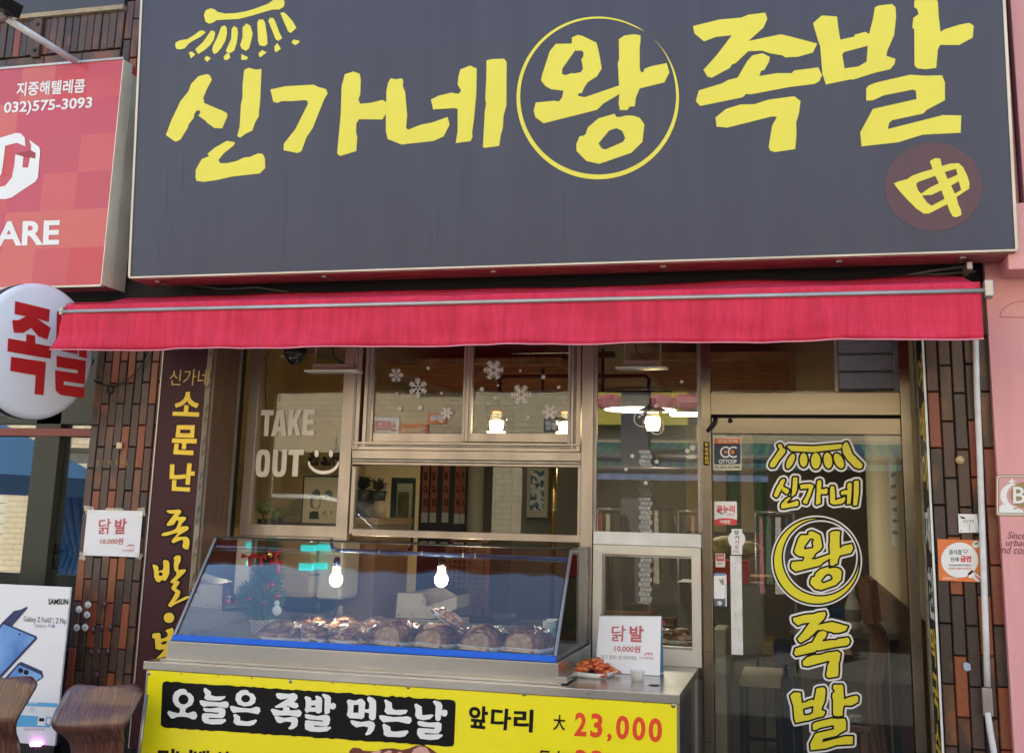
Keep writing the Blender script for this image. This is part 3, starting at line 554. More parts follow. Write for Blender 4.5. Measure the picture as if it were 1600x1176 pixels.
for k in range(1): box('panel_board',m_wood,wp,-2.89,-2.876,-.351,-.062,.5,2.5)
box('corner_strip',m_alud,wp,-2.8755,-2.872,-.352,-.335,.5,2.5); box('corner_strip',m_alud,wp,-2.8755,-2.870,-.085,-.062,.5,2.5)
# right return board, seen almost edge on
br_=thing('vertical_signboard','narrow black board with yellow and white letters seen edge on beside the door','signboard',(.49,-.3,.4))
RX=xr0-.003
box('board',m_blackp,br_,RX-.007,RX-.0,-.392,-.15,.3,2.5); box('edge_trim',m_white,br_,RX-.008,RX+.001,-.398,-.3925,.3,2.5)
box('tape_strip',m_tape,br_,RX-.007,RX,-.149,-.055,.3,2.5); tape_marks(br_,RX-.0085,1,-.147,-.062,.4,2.45,m_tpb)
m_bw=print_mat('board_white',(.7,.7,.68))
for ch,ya,yb,m_ in (('여',555,615,m_byel),('배',630,692,m_byel),('이',706,765,m_byel),('재',792,862,m_bw),('현',886,966,m_bw),('막',980,1040,m_byel),('국',1052,1120,m_byel),('수',1130,1200,m_byel)):
    z1=hit(1443,ya,Yp(-.3)).z; z0=hit(1443,yb,Yp(-.3)).z; vs,fs=text_geo(ch,.03)
    mb=MB(); mb.add([(RX-.0085,-.375+.2*(1-u),z0+(z1-z0)*v) for u,v in vs],fs); mb.build('letter',m_,br_)
# ------------------------------------------------------------------ shop front frames
YF=-.026
def fx(px,py=700,Y=YF): return hit(px,py,Yp(Y)).x
def fz(py,px=700,Y=YF): return hit(px,py,Yp(Y)).z
ZTOPW=2.498
def win(name,label): return thing(name,label,'window',(0,0,0))
def vm(root,name,xa,xb,ya,zt,zb,m_=None,y0=YF,y1=.007,py=700,bev=.002): return box(name,m_ or m_alu,root,fx(xa,py,y0),fx(xb,py,y0),y0,y1,zb,zt,bev)
def hm(root,name,xa,xb,ya,yb,m_=None,y0=YF,y1=.007,bev=.002):
    xm=(xa+xb)/2; return box(name,m_ or m_alu,root,fx(xa,(ya+yb)/2,y0)+.0015,fx(xb,(ya+yb)/2,y0)-.0015,y0,y1,fz(yb,xm,y0),fz(ya,xm,y0),bev)
def pane(root,xa,ya,xb,yb,Y=.0,m_=None,zt=None,name='pane'):
    x0,x1,z0,z1=rect(xa,ya,xb,yb,Y); z1=zt or z1
    return box(name,m_ or m_glass,root,x0-.004,x1+.004,Y,Y+.004,z0-.004,z1)
# takeout window
w1=win('fixed_window','tall fixed window lettered TAKE OUT with a white smile')
ZB1=fz(838,450)
vm(w1,'stile',383,398,0,ZTOPW,ZB1); vm(w1,'mullion',531,549,0,ZTOPW,ZB1-.02,y0=YF-.004)
hm(w1,'bottom_rail',383,531,820,838,y0=YF-.002)
pane(w1,399,545,531,822,.0,zt=ZTOPW)
GP=Yp(-.0035)
m_frost=mat('frosted_vinyl',(.70,.68,.62),.6); m_sm=mat('white_vinyl',(.78,.76,.70),.5)
BL_={'T':[[(0,0),(1,0),(1,.2),(.68,.2),(.68,1),(.32,1),(.32,.2),(0,.2)]],'A':[[(.28,0),(.72,0),(1,1),(.67,1),(.63,.82),(.37,.82),(.33,1),(0,1)],[(.5,.2),(.57,.64),(.43,.64)]],
'K':[[(0,0),(.34,0),(.34,.36),(.62,0),(1,0),(.66,.46),(1,1),(.64,1),(.42,.62),(.34,.72),(.34,1),(0,1)]],'E':[[(0,0),(1,0),(1,.2),(.42,.2),(.42,.39),(.93,.39),(.93,.58),(.42,.58),(.42,.8),(1,.8),(1,1),(0,1)]],
'O':[[(.5+.5*math.copysign(abs(math.cos(t*.2618))**.6,math.cos(t*.2618)),.5+.5*math.copysign(abs(math.sin(t*.2618))**.6,math.sin(t*.2618))) for t in range(24)],[(.5+.14*math.cos(t*.2618),.5+.32*math.copysign(abs(math.sin(t*.2618))**.6,math.sin(t*.2618))) for t in range(24)]],
'U':[[(0,0),(.36,0),(.36,.72),(.40,.80),(.5,.83),(.60,.80),(.64,.72),(.64,0),(1,0),(1,.74),(.9,.92),(.7,1),(.3,1),(.1,.92),(0,.74)]]}
for ch,x0,x1_,y0,y1 in (('T',408,428,640.5,681),('A',426,450,640.5,681),('K',452,472,640,680.5),('E',474.5,492.5,639.5,680),('O',401,423,702,745),('U',427,449,702,744.5),('T',451,475,702,744)):
    poly_obj('letter',m_frost,[[[(x0+u*(x1_-x0)-(y0+v*(y1-y0)-y0)*.06,y0+v*(y1-y0)) for u,v in r] for r in BL_[ch]]],GP,w1)
for cx_ in (494.5,517): poly_obj('smile_eye',m_sm,[[[(cx_+3.3*math.cos(t*.5236),708.5+5.6*math.sin(t*.5236)) for t in range(12)]]],GP,w1)
so_=[];si_=[]
for i in range(21):
    t=math.pi*(i/20); th=1.3+1.3*math.sin(t); so_.append((505.5-(23+th)*math.cos(t),720.5+(17.5+th)*math.sin(t))); si_.append((505.5-(23-th)*math.cos(t),720.5+(17.5-th)*math.sin(t)))
poly_obj('smile_mouth',m_sm,[[[so_[i],so_[i+1],si_[i+1],si_[i]]] for i in range(20)],GP,w1)
# sliding window over the mid rail
w2=win('sliding_window','two sash aluminium sliding window with white snowflake stickers')
zt2=ZTOPW; z2=fz(704,730)
for a_,b_,m_,y0 in ((549.5,556,m_alud,YF-.001),(556.5,563,m_alu,YF-.012),(563.5,568,m_dark,YF+.01),(568.5,574,m_alu,YF-.005),(574.5,581,m_alud,YF+.004)): vm(w2,'jamb_profile',a_,b_,0,zt2,z2,m_,y0=y0,py=620)
for a_,b_,m_,y0 in ((887,892,m_alud,YF+.002),(892.5,896,m_alu,YF-.008),(896.5,900,m_alud,YF+.006),(900.5,907,m_alu,YF-.012)): vm(w2,'jamb_profile',a_,b_,0,zt2,z2,m_,y0=y0,py=620)
for a_,b_,m_,y0 in ((691,695,m_alu,YF-.016),(695.6,698,m_alud,YF-.004),(698.5,704,m_alu,YF-.010)): hm(w2,'track',549.5,906,a_,b_,m_,y0=y0,bev=.001)
hm(w2,'sash_rail',582,725,676.5,690.5,m_alu,y0=YF+.012); hm(w2,'sash_rail',731,888,676.5,690.5,m_alu,y0=YF+.004)
for a_,b_,y0 in ((723,727.5,YF+.002),(728,732.5,YF-.008),(733,737,YF+.001)): vm(w2,'meeting_stile',a_,b_,0,zt2,fz(690,730),m_alu,y0=y0,py=620)
pane(w2,582,545,723,677,.004,zt=zt2); pane(w2,738,545,888,677,-.006,zt=zt2)
# snowflakes, stars
def flake(cx,cy,r,kind=0):
    P=[]
    for k in range(6):
        an=math.pi/3*k+.5*(kind%2)
        c,s=math.cos(an),math.sin(an)
        def seg(ax,ay,bx,by,w):
            dx,dy=bx-ax,by-ay; l=math.hypot(dx,dy); nx,ny=-dy/l*w,dx/l*w
            q=[(ax+nx,ay+ny),(bx+nx,by+ny),(bx-nx,by-ny),(ax-nx,ay-ny)]
            P.append([[(cx+(x*c-y*s),cy+(x*s+y*c)) for x,y in q]])
        seg(.12*r,0,r,0,.055*r+.25)
        for t in ((.45,.28),(.72,.25)):
            for sg in (1,-1): seg(t[0]*r,0,(t[0]+t[1]*.75)*r,sg*t[1]*r,.045*r+.2)
        if kind>1: seg(.35*r,-.2*r,.35*r,.2*r,.10*r)
    return P
def star(cx,cy,r,n=5): return [[[(cx+(r if k%2==0 else r*.45)*math.sin(math.pi*k/n),cy-(r if k%2==0 else r*.45)*math.cos(math.pi*k/n)) for k in range(2*n)]]]
m_fl=mat('sticker_white',(.66,.64,.60),.6); SPl=Yp(-.0065)
for i,(x,y,r,k) in enumerate(((619,586,11,0),(653,605.5,15,1),(771,578,16,2),(814,616.5,16.5,2),(859,643.5,12.5,2),(698,645,10,2))):
    P=flake(x,y,r,k)
    o=MB()
    for j,rg in enumerate(P):
        pts=[hit(px,py,lift(SPl,.0001*(j%7))) for px,py in rg[0]]; o.add(pts,[(0,1,2,3)])
    o.build('snowflake_sticker',m_fl,w2)
for x,y,r in ((753,608,5),(774,621.5,4),(813,579,3),(778,602,2.6),(763,631,2.6),(873,605,4),(849,589,5),(657,637,5),(625,638,5),(690,614,3.2),(620,614,2.8),(825,651,3.3),(669,575,4)):
    poly_obj('star_sticker',m_fl,star(x,y,r,5 if r<5 else 8),SPl,w2)
# lower fixed window
w3=win('fixed_window','wide low fixed window between the sliding window and the display case')
hm(w3,'mid_rail',549.5,908,704.6,718,m_alu,y0=YF-.006); hm(w3,'top_stop',549.5,908,718.6,723,m_alud,y0=YF+.01); hm(w3,'top_stop',549.5,908,723.5,727.5,m_alu,y0=YF-.004)
ZB3=fz(845,730)
vm(w3,'stile',547.5,553.5,0,fz(728,550),ZB3+.02,m_alu,py=780); vm(w3,'stile',902.5,907.5,0,fz(728,905),ZB3+.02,m_alu,py=780)
hm(w3,'bottom_rail',549.5,908,831,842,y0=YF-.008)
vm(w3,'mullion',908.5,926,0,ZTOPW,fz(1040,916),m_alu,y0=YF-.012)
pane(w3,553,727,903,832,.0)
# right fixed window
w4=win('fixed_window','tall fixed window right of the sliding window with two bauble stickers')
vm(w4,'stile',926.5,932,0,ZTOPW,fz(832,930),m_alud,y0=YF+.01); vm(w4,'stile',1090,1096.5,0,ZTOPW,fz(832,1092),m_alud,y0=YF+.01)
hm(w4,'bottom_rail',926.5,1096.5,832,852,m_white,y0=YF-.014)
pane(w4,932,545,1090,833,.0,zt=ZTOPW)
for x,y,r,n in ((1065,596,4,5),(988,712,4.5,6),(1026,721,4.5,5),(978,733,4,5),(1009,754,4.5,5),(972,634,4,6),(1025,634,4.5,6)): poly_obj('star_sticker',m_fl,star(x,y,r,n),GP,w4)
for cx_,cy_,r in ((1003,654,13),(1026,667,12)):
    c=circ(cx_,cy_,r,28); ci=circ(cx_,cy_,r-1.6,28)
    poly_obj('bauble_sticker',m_fl,[[[c[i],c[(i+1)%28],ci[(i+1)%28],ci[i]]] for i in range(28)]+[star(cx_-4,cy_-3,3.3)[0],star(cx_+4,cy_+4,3.3)[0],star(cx_+3,cy_-7,2.2)[0]],GP,w4)
c1=[circ(1080,700,5.4,14),circ(1072,699,4.4,14),circ(1085,709,3.5,12)]
poly_obj('bell_sticker',m_fl,[[c] for c in [circ(1082,699,4.6,14),circ(1074,704,3.6,12)]]+[[[(1073,711),(1086,710),(1087,716),(1073,717)]]],GP,w4)
# serving window
w5=win('serving_window','small serving window in a pale frame above the steel counter')
xo0,xo1,zo0,zo1=rect(922,853,1096,1038,YF-.012); xi0,xi1,zi0,zi1=rect(940,867,1081,1012,YF-.012)
yb_=YF-.012
m_ivf=mat('ivory_frame',(.66,.62,.55),.45,.1,c2=(.60,.56,.5),sc=4)
xo0=fx(926.8,930);xo1=fx(1096,930)
for nm,qa in (('stile',[(xo0,zo0),(xi0,zi0),(xi0,zi1),(xo0,zo1)]),('stile',[(xi1,zi0),(xo1,zo0),(xo1,zo1),(xi1,zi1)]),('rail',[(xo0,zo1),(xi0,zi1),(xi1,zi1),(xo1,zo1)]),('rail',[(xo0,zo0),(xo1,zo0),(xi1,zi0),(xi0,zi0)])):
    mb=MB(); mb.hull8([Vector((x,yb_,z)) for x,z in qa],[Vector((x,.02,z)) for x,z in qa]); mb.build(nm,m_ivf,w5,.0015)
box('gasket',m_alud,w5,xi0,xi0+.012,yb_+.012,.018,zi0,zi1); box('gasket',m_alud,w5,xi0+.0125,xi1,yb_+.012,.018,zi1-.01,zi1); box('gasket',m_alud,w5,xi0+.0125,xi1,yb_+.012,.018,zi0,zi0+.01)
box('pane',m_glass,w5,xi0+.0002,xi1-.0002,-.006,-.002,zi0+.0002,zi1-.0002)
# door frame
df=thing('door_frame','stainless steel door frame with header bars, transom pane and grey louvre','door frame',(.03,0,0))
vm(df,'post',1097,1112,0,ZTOPW,0,m_steel,y0=YF-.02,y1=.04,py=800); DXL=fx(1112,800,YF-.02)
vm(df,'post',1417,1434,0,ZTOPW,0,m_steel,y0=YF-.02,y1=.04,py=850); DXR=fx(1417,850,YF-.02)
zh=fz(613,1250,YF-.02); zl=fz(648,1250,YF-.02); box('header',m_steel,df,DXL+.001,DXR-.001,YF-.018,.04,zl,zh,.002)
box('groove',m_dark,df,DXL+.001,DXR-.001,YF+.02,.035,zl-.012,zl-.0005)
vm(df,'transom_bar',1304,1309,0,ZTOPW,zh+.001,m_alud,y0=YF,py=580)
xt=fx(1304,580); xl0=fx(1309.5,580)
box('transom_pane',m_glass,df,DXL+.002,xt-.001,0,.004,zh+.001,ZTOPW)
m_lv=mat('louvre_grey',(.20,.19,.235),.4,c2=(.15,.145,.18),sc=8,stretch=(1,1,6))
zz=zh+.012; 
while zz<ZTOPW-.02:
    MB().obox(((xl0+fx(1398,580))/2,YF+.012,zz+.04),((fx(1398,580)-xl0)/2-.004,0,0),(0,.012,-.006),(0,-.006,.036)).build('louvre_slat',m_lv,df,.003); zz+=.083
vm(df,'louvre_stile',1399,1405,0,ZTOPW,zh+.001,m_lv,y0=YF,py=580); box('dark_gap',m_dark,df,fx(1405.5,580),DXR-.001,-.005,.03,zh+.001,ZTOPW)
# door leaf
dl=thing('glass_door','glass shop door with outlined yellow sticker lettering and white pull handle','door',(.03,0,0))
zd=fz(678,1250); box('top_rail',m_steel,dl,DXL+.003,DXR-.003,YF-.004,.012,zd,zl-.013,.002)
box('pane',m_glass,dl,DXL+.004,DXR-.004,-.002,.004,.06,zd-.0005); box('bottom_rail',m_steel,dl,DXL+.003,DXR-.003,YF+.01,.012,.005,.0595,.002)
MB().lathe(hit(1141,657,Yp(YF-.006)),[(0,-.004),(.010,-.004),(.012,.002)],14,'Y').build('lock_cylinder',m_black,dl)
# door sticker lettering with black and white outline
def remap(polys,dst):
    xs=[p[0] for rg in polys for r in rg for p in r]; ys=[p[1] for rg in polys for r in rg for p in r]
    x0,x1,y0,y1=min(xs),max(xs),min(ys),max(ys)
    return [[[(dst[0]+(x-x0)/(x1-x0)*(dst[2]-dst[0]),dst[1]+(y-y0)/(y1-y0)*(dst[3]-dst[1])) for x,y in r] for r in rg] for rg in polys]
M7=lambda *p:cr(1080,540,3.6737,p)
FD=Field(1192,678,1362,1186,.55); YL=[]
dB=[M7((550,578),(560,572),(700,577),(860,563),(868,572),(858,590),(700,610),(575,603)),M7((496,570),(510,562),(522,570),(524,585),(540,592),(540,612),(505,655),(478,696),(460,698),(450,688),(455,670),(490,620),(510,590),(500,583)),
 M7((868,580),(880,555),(895,552),(908,575),(925,620),(985,680),(980,700),(965,705),(940,698),(895,650),(872,615))]
for cx_,cy_,rx,ry,ti in ((570,662,18,46,.45),(645,655,22,40,.0),(715,660,27,46,-.0),(785,658,24,46,-.12),(848,660,24,46,-.45)):
    dB.append(M7(*[(cx_+rx*math.cos(t*.3927)*math.cos(ti)-ry*math.sin(t*.3927)*math.sin(ti),cy_+rx*math.cos(t*.3927)*math.sin(ti)+ry*math.sin(t*.3927)*math.cos(ti)) for t in range(16)]))
YL+=[[b] for b in dB]
for k,d in (('sin',(1209,745,1247.5,794)),('ga',(1250,749.5,1293,788)),('ne',(1297,750.5,1342,789.5)),('wang',(1236,829,1333,921)),('jok',(1239,955,1328,1058)),('bal',(1235,1069,1341,1171))): YL+=remap(G[k],d)
for rg in YL: FD.poly(rg,9)
FR=Field(1192,790,1362,960,.55); FR.crescent((1276,876),66.5,(1282,870.5),60.5)
FD.x0=0
i0=int(round((790-678)/.55)); h_=FR.D.shape[0]
# ring joins the outline layers only; its fill is a part of its own
FRg=Field(1192,678,1362,1186,.55); FRg.crescent((1276,876),66.5,(1282,870.5),60.5)
FW=Field(1192,678,1362,1186,.55); FW.D=np.minimum(FD.D-0,FRg.D+1.2)
gp=lambda e:Yp(-.0035-e)
m_stw=mat('sticker_border_white',(.78,.79,.86),.35); m_sty=print_mat('sticker_yellow',(.80,.73,.03),.35)
FW.mesh('sticker_border',m_stw,5.8,gp(0),dl)
FK=Field(1192,678,1362,1186,.55); FK.D=np.minimum(FD.D,FRg.D+.6)
FK.mesh('sticker_outline',m_blackp,2.8,gp(.0015),dl)
for rg in YL: poly_obj('letter',m_sty,[rg],gp(.003),dl)
FRg.mesh('ring_mark',m_sty,-.3,gp(.003),dl)
# small things on the door
def plate(name,label,cat,x0,y0,x1,y1,Y,m_,d=.004,bev=.0,parent=None):
    a=rect(x0,y0,x1,y1,Y); o=box(name,m_,parent,a[0],a[1],Y,Y+d,a[2],a[3],bev)
    if label: tag(o,label,cat)
    return o
def rr_(x0,y0,x1,y1,r,n=5):
    o=[]
    for cx_,cy_,a0 in ((x1-r,y0+r,-90),(x1-r,y1-r,0),(x0+r,y1-r,90),(x0+r,y0+r,180)):
        for i in range(n+1): t=R_(a0+90*i/n); o.append((cx_+r*math.cos(t),cy_+r*math.sin(t)))
    return o
def sticker(par,x0,y0,x1,y1,m_,e,r=1.5,name='sticker'): return poly_obj(name,m_,[[rr_(x0,y0,x1,y1,r)]],gp(e),par)
m_nv=print_mat('navy_print',(.025,.045,.085)); m_cream_p=print_mat('cream_print',(.66,.62,.52))
s1=sticker(dl,1114,682,1158.5,734.5,m_cream_p,0,1.5,'security_sticker'); sticker(s1,1116,684.5,1157,694,m_orange,.001,1,'header_band'); sticker(s1,1116,693,1157,725,m_nv,.001,2,'navy_field')
tq('lettering','경비구역',m_cream_p,1121,685.5,1152,692.5,gp(.002),s1,.02); tq('lettering','CITYCOP',m_whitep,1123,717.5,1151,723.5,gp(.002),s1,.03); tq('lettering','Tel: (032) 423-9900',m_blackp,1116.5,727.5,1156,733,gp(.001),s1,.01)
for cx_ in (1134,1146):
    P=[]
    for i in range(14):
        a0=R_(50+260*i/14);a1=R_(50+260*(i+1)/14); P.append([[(cx_+9*math.cos(a0),706-9*math.sin(a0)),(cx_+9*math.cos(a1),706-9*math.sin(a1)),(cx_+6.6*math.cos(a1),706-6.6*math.sin(a1)),(cx_+6.6*math.cos(a0),706-6.6*math.sin(a0))]])
    poly_obj('emblem',m_whitep,P,gp(.0022),s1)
poly_obj('emblem_dot',m_orange,[[circ(1144.5,706,3.2)],[circ(1133.5,706,2.4)]],gp(.0025),s1)
s2=sticker(dl,1116,783,1151.5,820,m_whitep,0,2.5,'voucher_sticker'); poly_obj('red_band',m_redp,[[[(1116,812),(1125,809.5),(1135,809),(1145,810),(1151.5,811.5),(1151.5,818),(1149,820),(1118,820),(1116,818)]]],gp(.001),s2)
tq('lettering','온누리',m_redp,1120,789,1148,801,gp(.001),s2,.04); tq('lettering','상품권',m_redd,1135,801.5,1147,805.5,gp(.001),s2,.0); tq('lettering','가맹점',m_whitep,1124.5,812,1141,818,gp(.002),s2,.03)
P=[]
for i in range(10):
    a0=math.pi*i/10;a1=math.pi*(i+1)/10; P.append([[(1128+5*math.cos(a0),798+5.5*math.sin(a0)),(1128+5*math.cos(a1),798+5.5*math.sin(a1)),(1128+3.6*math.cos(a1),798+3.8*math.sin(a1)),(1128+3.6*math.cos(a0),798+3.8*math.sin(a0))]])
poly_obj('blue_swirl',print_mat('swirl_blue',(.10,.16,.38)),P,gp(.0012),s2)
s3=sticker(dl,1118,864.5,1133,885.5,m_whitep,0,1,'small_sticker'); sticker(s3,1119.3,865.5,1131.7,876,m_redp,.001,.8,'red_field'); tq('lettering','제로페이',m_whitep,1121,868,1130.5,873.5,gp(.002),s3,.02); tq('lettering','SMART',m_greyp,1121,878.5,1130,881.5,gp(.001),s3,.01)
# handle and pull tag
hb=rect(1142,868,1160,1022,YF-.02); box('pull_handle',m_white,dl,hb[0],hb[1],YF-.03,YF-.012,hb[2],hb[3],.003)
for zq in (hb[2]+.05,hb[3]-.05): box('handle_mount',m_alud,dl,hb[0]+.01,hb[1]-.01,YF-.012,-.003,zq-.015,zq+.015)
for a_,b_ in ((1149,886),(1149,890.5),(1149,957),(1149,961)): MB().lathe(hit(a_,b_,Yp(YF-.031)),[(0,-.001),(.0022,0)],8,'Y').build('screw',m_greyp,dl)
s4=sticker(dl,1143,826,1159.5,866,m_whitep,.002,.5,'pull_tag')
for i,ch in enumerate('당기시오'): tq('lettering',ch,m_redd if i>1 else m_blackp,1147.5,828.5+i*7.4,1154.5,834.5+i*7.4,gp(.003),s4,.02)
tq('lettering','PULL',m_greyp,1146,858.5,1156,863,gp(.003),s4,.01)
poly_obj('round_disc',m_whitep,[[circ(1151,842,13.5,26)]],gp(.0005),dl)
lk=plate('door_lock',None,None,1114,895,1136,949,YF-.012,mat('chrome_blue',(.30,.33,.40),.15,.8),.03,.008,dl); sticker(lk,1116.3,898,1133.5,934,m_whitep,0,2,'lock_cover').location=(0,YF-.0095,0); 
poly_obj('bird_print',m_greyp,[[[(1123,903),(1127,906),(1129,902),(1131,908),(1131,914),(1128,913),(1125,909)]]],Yp(YF-.0145),dl)
kb_=MB(); kb_.lathe(hit(1124,942,Yp(YF-.016)),[(0,-.004),(.009,-.003),(.011,.003)],16,'Y'); kb_.build('lock_button',m_white,dl)
# sticker on the steel post
s5=poly_obj('post_sticker',m_blackp,[[rr_(1099,690,1108.5,727,1)]],Yp(YF-.0215),df)
for i,ch in enumerate('주정차금지'): tq('lettering',ch,m_byel,1101,692+i*6.9,1107,697.5+i*6.9,Yp(YF-.0225),s5,.03)
hk=tb('hook',m_iron,df,[hit(a,b,Yp(YF-.035)) for a,b in ((1118,651),(1116,660),(1110,667),(1105,674))],.009,8)
# ------------------------------------------------------------------ counter with menu board
ct=thing('serving_counter','stainless steel serving counter with yellow price board screwed to its front','counter',(-1.65,-.45,0))
CX0,CX1,CYF=-2.80,-.478,-.885
zc=hit(1061,1082,Yp(CYF)).z; zc=.918
box('steel_top',m_csteel,ct,CX0,CX1,CYF,-.062,zc-.034,zc,.002)
m_cbody=mat('blue_black_cabinet',(.010,.018,.024),.25,c2=(.03,.04,.05),sc=5)
box('cabinet',m_cbody,ct,CX0+.03,CX1-.015,CYF+.02,-.07,.02,zc-.035)
box('corner_post',m_alu,ct,CX1-.014,CX1-.002,CYF+.012,CYF+.03,.02,zc-.0345)
box('corner_post',m_alu,ct,CX1-.014,CX1-.002,-.10,-.075,.02,zc-.0345)
m_by=print_mat('menu_yellow',(.90,.80,.012),.25)
YB=CYF+.004; mbd=box('menu_board',m_by,ct,CX0+.025,CX1-.012,YB,YB+.014,.12,zc-.036)
box('board_edge',m_trim,mbd,CX0+.017,CX0+.0245,YB-.002,YB+.014,.12,zc-.036)
BP=Yp(YB-.0015); BP2=Yp(YB-.003)
rnd=random.Random(4)
top=[];bot=[]
N_=70
for i in range(N_+1):
    t=i/N_; top.append((254+457*t,1063.5+30*t+rnd.uniform(-.8,.8)*(1+1.0*(rnd.random()>.85)))); bot.append((250+458*t,1135.5+30.5*t+rnd.uniform(-.9,.9)))
top=[(253.5,1069),(255,1065)]+top[1:-1]+[(710,1094),(712,1098)]; bot=[(251,1132)]+bot[1:-1]+[(707,1165),(709.5,1161)]
blk=poly_obj('black_brush_band',m_blackp,[[top+bot[::-1]]],BP,mbd)
Fq=lambda *p:cr(240,1020,6.154,p); Gq=lambda *p:cr(480,1040,6.4,p)
def fcirc(cx,cy,rx,ry=None,n=18): ry=ry or rx; return Fq(*[(cx+rx*math.cos(2*math.pi*i/n),cy+ry*math.sin(2*math.pi*i/n)) for i in range(n)])
BG=[[Fq((290,340),(315,352),(322,372),(355,385),(385,420),(388,455),(370,495),(310,530),(303,565),(330,575),(350,568),(385,557),(410,570),(420,600),(405,632),(375,635),(330,615),(280,608),(230,610),(185,627),(165,622),(130,575),(145,550),(180,562),(235,575),(252,565),(252,530),(210,505),(185,460),(185,410),(205,370),(250,343)),fcirc(287,443,48)],
[Fq((485,335),(500,332),(525,350),(552,370),(550,400),(600,415),(690,410),(690,425),(655,450),(600,455),(510,450),(487,430),(497,395),(480,360))],
[Fq((440,455),(455,450),(530,463),(640,470),(690,460),(718,470),(725,500),(705,525),(680,522),(600,508),(520,508),(480,515),(450,490))],
[Fq((478,522),(540,530),(640,517),(685,533),(692,560),(685,600),(660,622),(532,618),(532,632),(690,630),(698,650),(655,680),(560,683),(490,670),(465,640),(462,610),(470,580),(500,573),(620,582),(628,570),(500,560),(478,545))],
[Fq((885,350),(912,360),(915,375),(960,390),(985,430),(975,475),(935,503),(870,510),(810,490),(785,440),(795,390),(840,355)),fcirc(885,435,43,36)],
[Fq((733,510),(750,502),(830,522),(930,530),(985,512),(1020,520),(1027,555),(1005,585),(975,580),(900,565),(820,565),(765,572),(740,540))],
[Fq((765,590),(785,580),(830,605),(833,645),(900,655),(985,635),(995,650),(965,685),(920,698),(800,690),(765,665),(775,630))],
[Fq((1180,385),(1200,380),(1300,390),(1350,380),(1380,400),(1385,430),(1350,470),(1385,480),(1395,510),(1370,530),(1340,525),(1290,505),(1240,520),(1180,525),(1162,512),(1200,490),(1250,460),(1295,432),(1220,445),(1190,430),(1175,400))],
[Fq((1140,530),(1230,552),(1250,541),(1240,522),(1270,508),(1305,520),(1310,548),(1370,545),(1400,540),(1425,565),(1415,600),(1390,612),(1300,595),(1200,598),(1155,600),(1125,545))],
[Fq((1160,610),(1175,600),(1260,620),(1340,608),(1380,620),(1390,650),(1380,700),(1345,725),(1305,732),(1295,718),(1320,690),(1325,660),(1270,655),(1215,672),(1185,660))],
[Gq((-28,310),(-10,298),(30,312),(42,325),(40,345),(85,340),(88,325),(78,305),(95,292),(140,312),(150,340),(145,455),(120,473),(95,470),(85,455),(20,455),(-5,470),(-25,440),(-15,400),(-15,350)),Gq((40,392),(82,392),(82,412),(40,412))],
[Gq((145,285),(165,274),(215,290),(238,315),(235,375),(260,365),(285,380),(288,405),(270,432),(245,430),(230,420),(225,465),(205,478),(175,475),(172,430),(175,330))],
[Gq((-25,480),(0,480),(100,498),(190,483),(222,500),(230,530),(220,580),(195,603),(70,590),(70,605),(235,605),(240,620),(200,650),(120,658),(30,652),(-20,630),(-25,590),(-20,545),(0,540),(150,555),(160,543),(10,530),(-20,515))],
[Gq((395,350),(412,332),(480,345),(530,325),(555,330),(582,365),(575,430),(610,430),(620,420),(620,370),(600,340),(600,315),(618,302),(660,318),(688,345),(690,430),(685,520),(665,540),(640,540),(618,520),(618,470),(575,460),(570,510),(545,530),(520,525),(425,520),(395,490),(405,450),(408,400)),Gq((465,388),(515,385),(512,465),(460,465))],
[Gq((430,545),(450,540),(540,558),(620,545),(665,560),(680,590),(665,640),(630,680),(590,692),(578,680),(600,650),(610,610),(560,600),(490,612),(445,580))],
[Gq((768,340),(785,332),(845,365),(850,420),(880,438),(990,435),(1005,445),(985,475),(930,488),(800,480),(770,450),(783,415),(780,375))],
[Gq((718,495),(740,488),(860,508),(960,505),(1005,500),(1040,515),(1045,550),(1020,577),(990,572),(900,552),(800,558),(760,562),(725,525))],
[Gq((750,590),(768,573),(830,605),(835,645),(870,655),(1000,640),(1015,655),(980,700),(930,710),(800,705),(765,685),(765,650))],
[Gq((1070,385),(1090,372),(1145,405),(1148,460),(1150,490),(1250,482),(1265,492),(1230,528),(1160,540),(1100,525),(1078,490),(1085,440))],
[Gq((1255,355),(1275,342),(1335,360),(1352,395),(1350,445),(1375,433),(1400,445),(1403,475),(1385,503),(1355,500),(1340,485),(1335,530),(1315,550),(1285,540),(1280,500),(1285,400))],
[Gq((1100,560),(1120,545),(1220,565),(1310,558),(1345,575),(1340,640),(1310,675),(1175,667),(1178,682),(1345,680),(1358,695),(1310,730),(1230,738),(1130,725),(1098,680),(1100,635),(1115,617),(1270,628),(1275,613),(1160,605),(1110,590))]]
for g in BG: poly_obj('letter_stroke',m_whitep,[g],BP2,mbd)
for ch,q in (('앞',[(733,1101),(763,1103),(761,1139),(732,1136)]),('다',[(768,1104),(800,1107),(797,1141),(766,1138)]),('리',[(803,1107),(834,1108),(832,1144),(802,1141)])): text_quad('letter',ch,m_blackp,q,BP,mbd,.034)
text_quad('lettering','大',m_blackp,[(865,1115),(884,1117),(883,1141),(864,1140)],BP,mbd,.02)
m_num=print_mat('price_red',(.80,.07,.025),.3)
for ch,q in (('2',[(899,1112),(917,1113),(916,1150),(897,1149)]),('3',[(924,1113),(942,1115),(941,1152),(922,1151)]),(',',[(949,1145),(956,1146),(955,1159),(948,1158)]),('0',[(963,1116),(984,1118),(982,1155),(962,1154)]),('0',[(989,1118),(1009,1120),(1008,1157),(987,1156)]),('0',[(1014,1120),(1035,1122),(1034,1160),(1013,1158)])): text_quad('digit',ch,m_num,q,BP,mbd,.03)
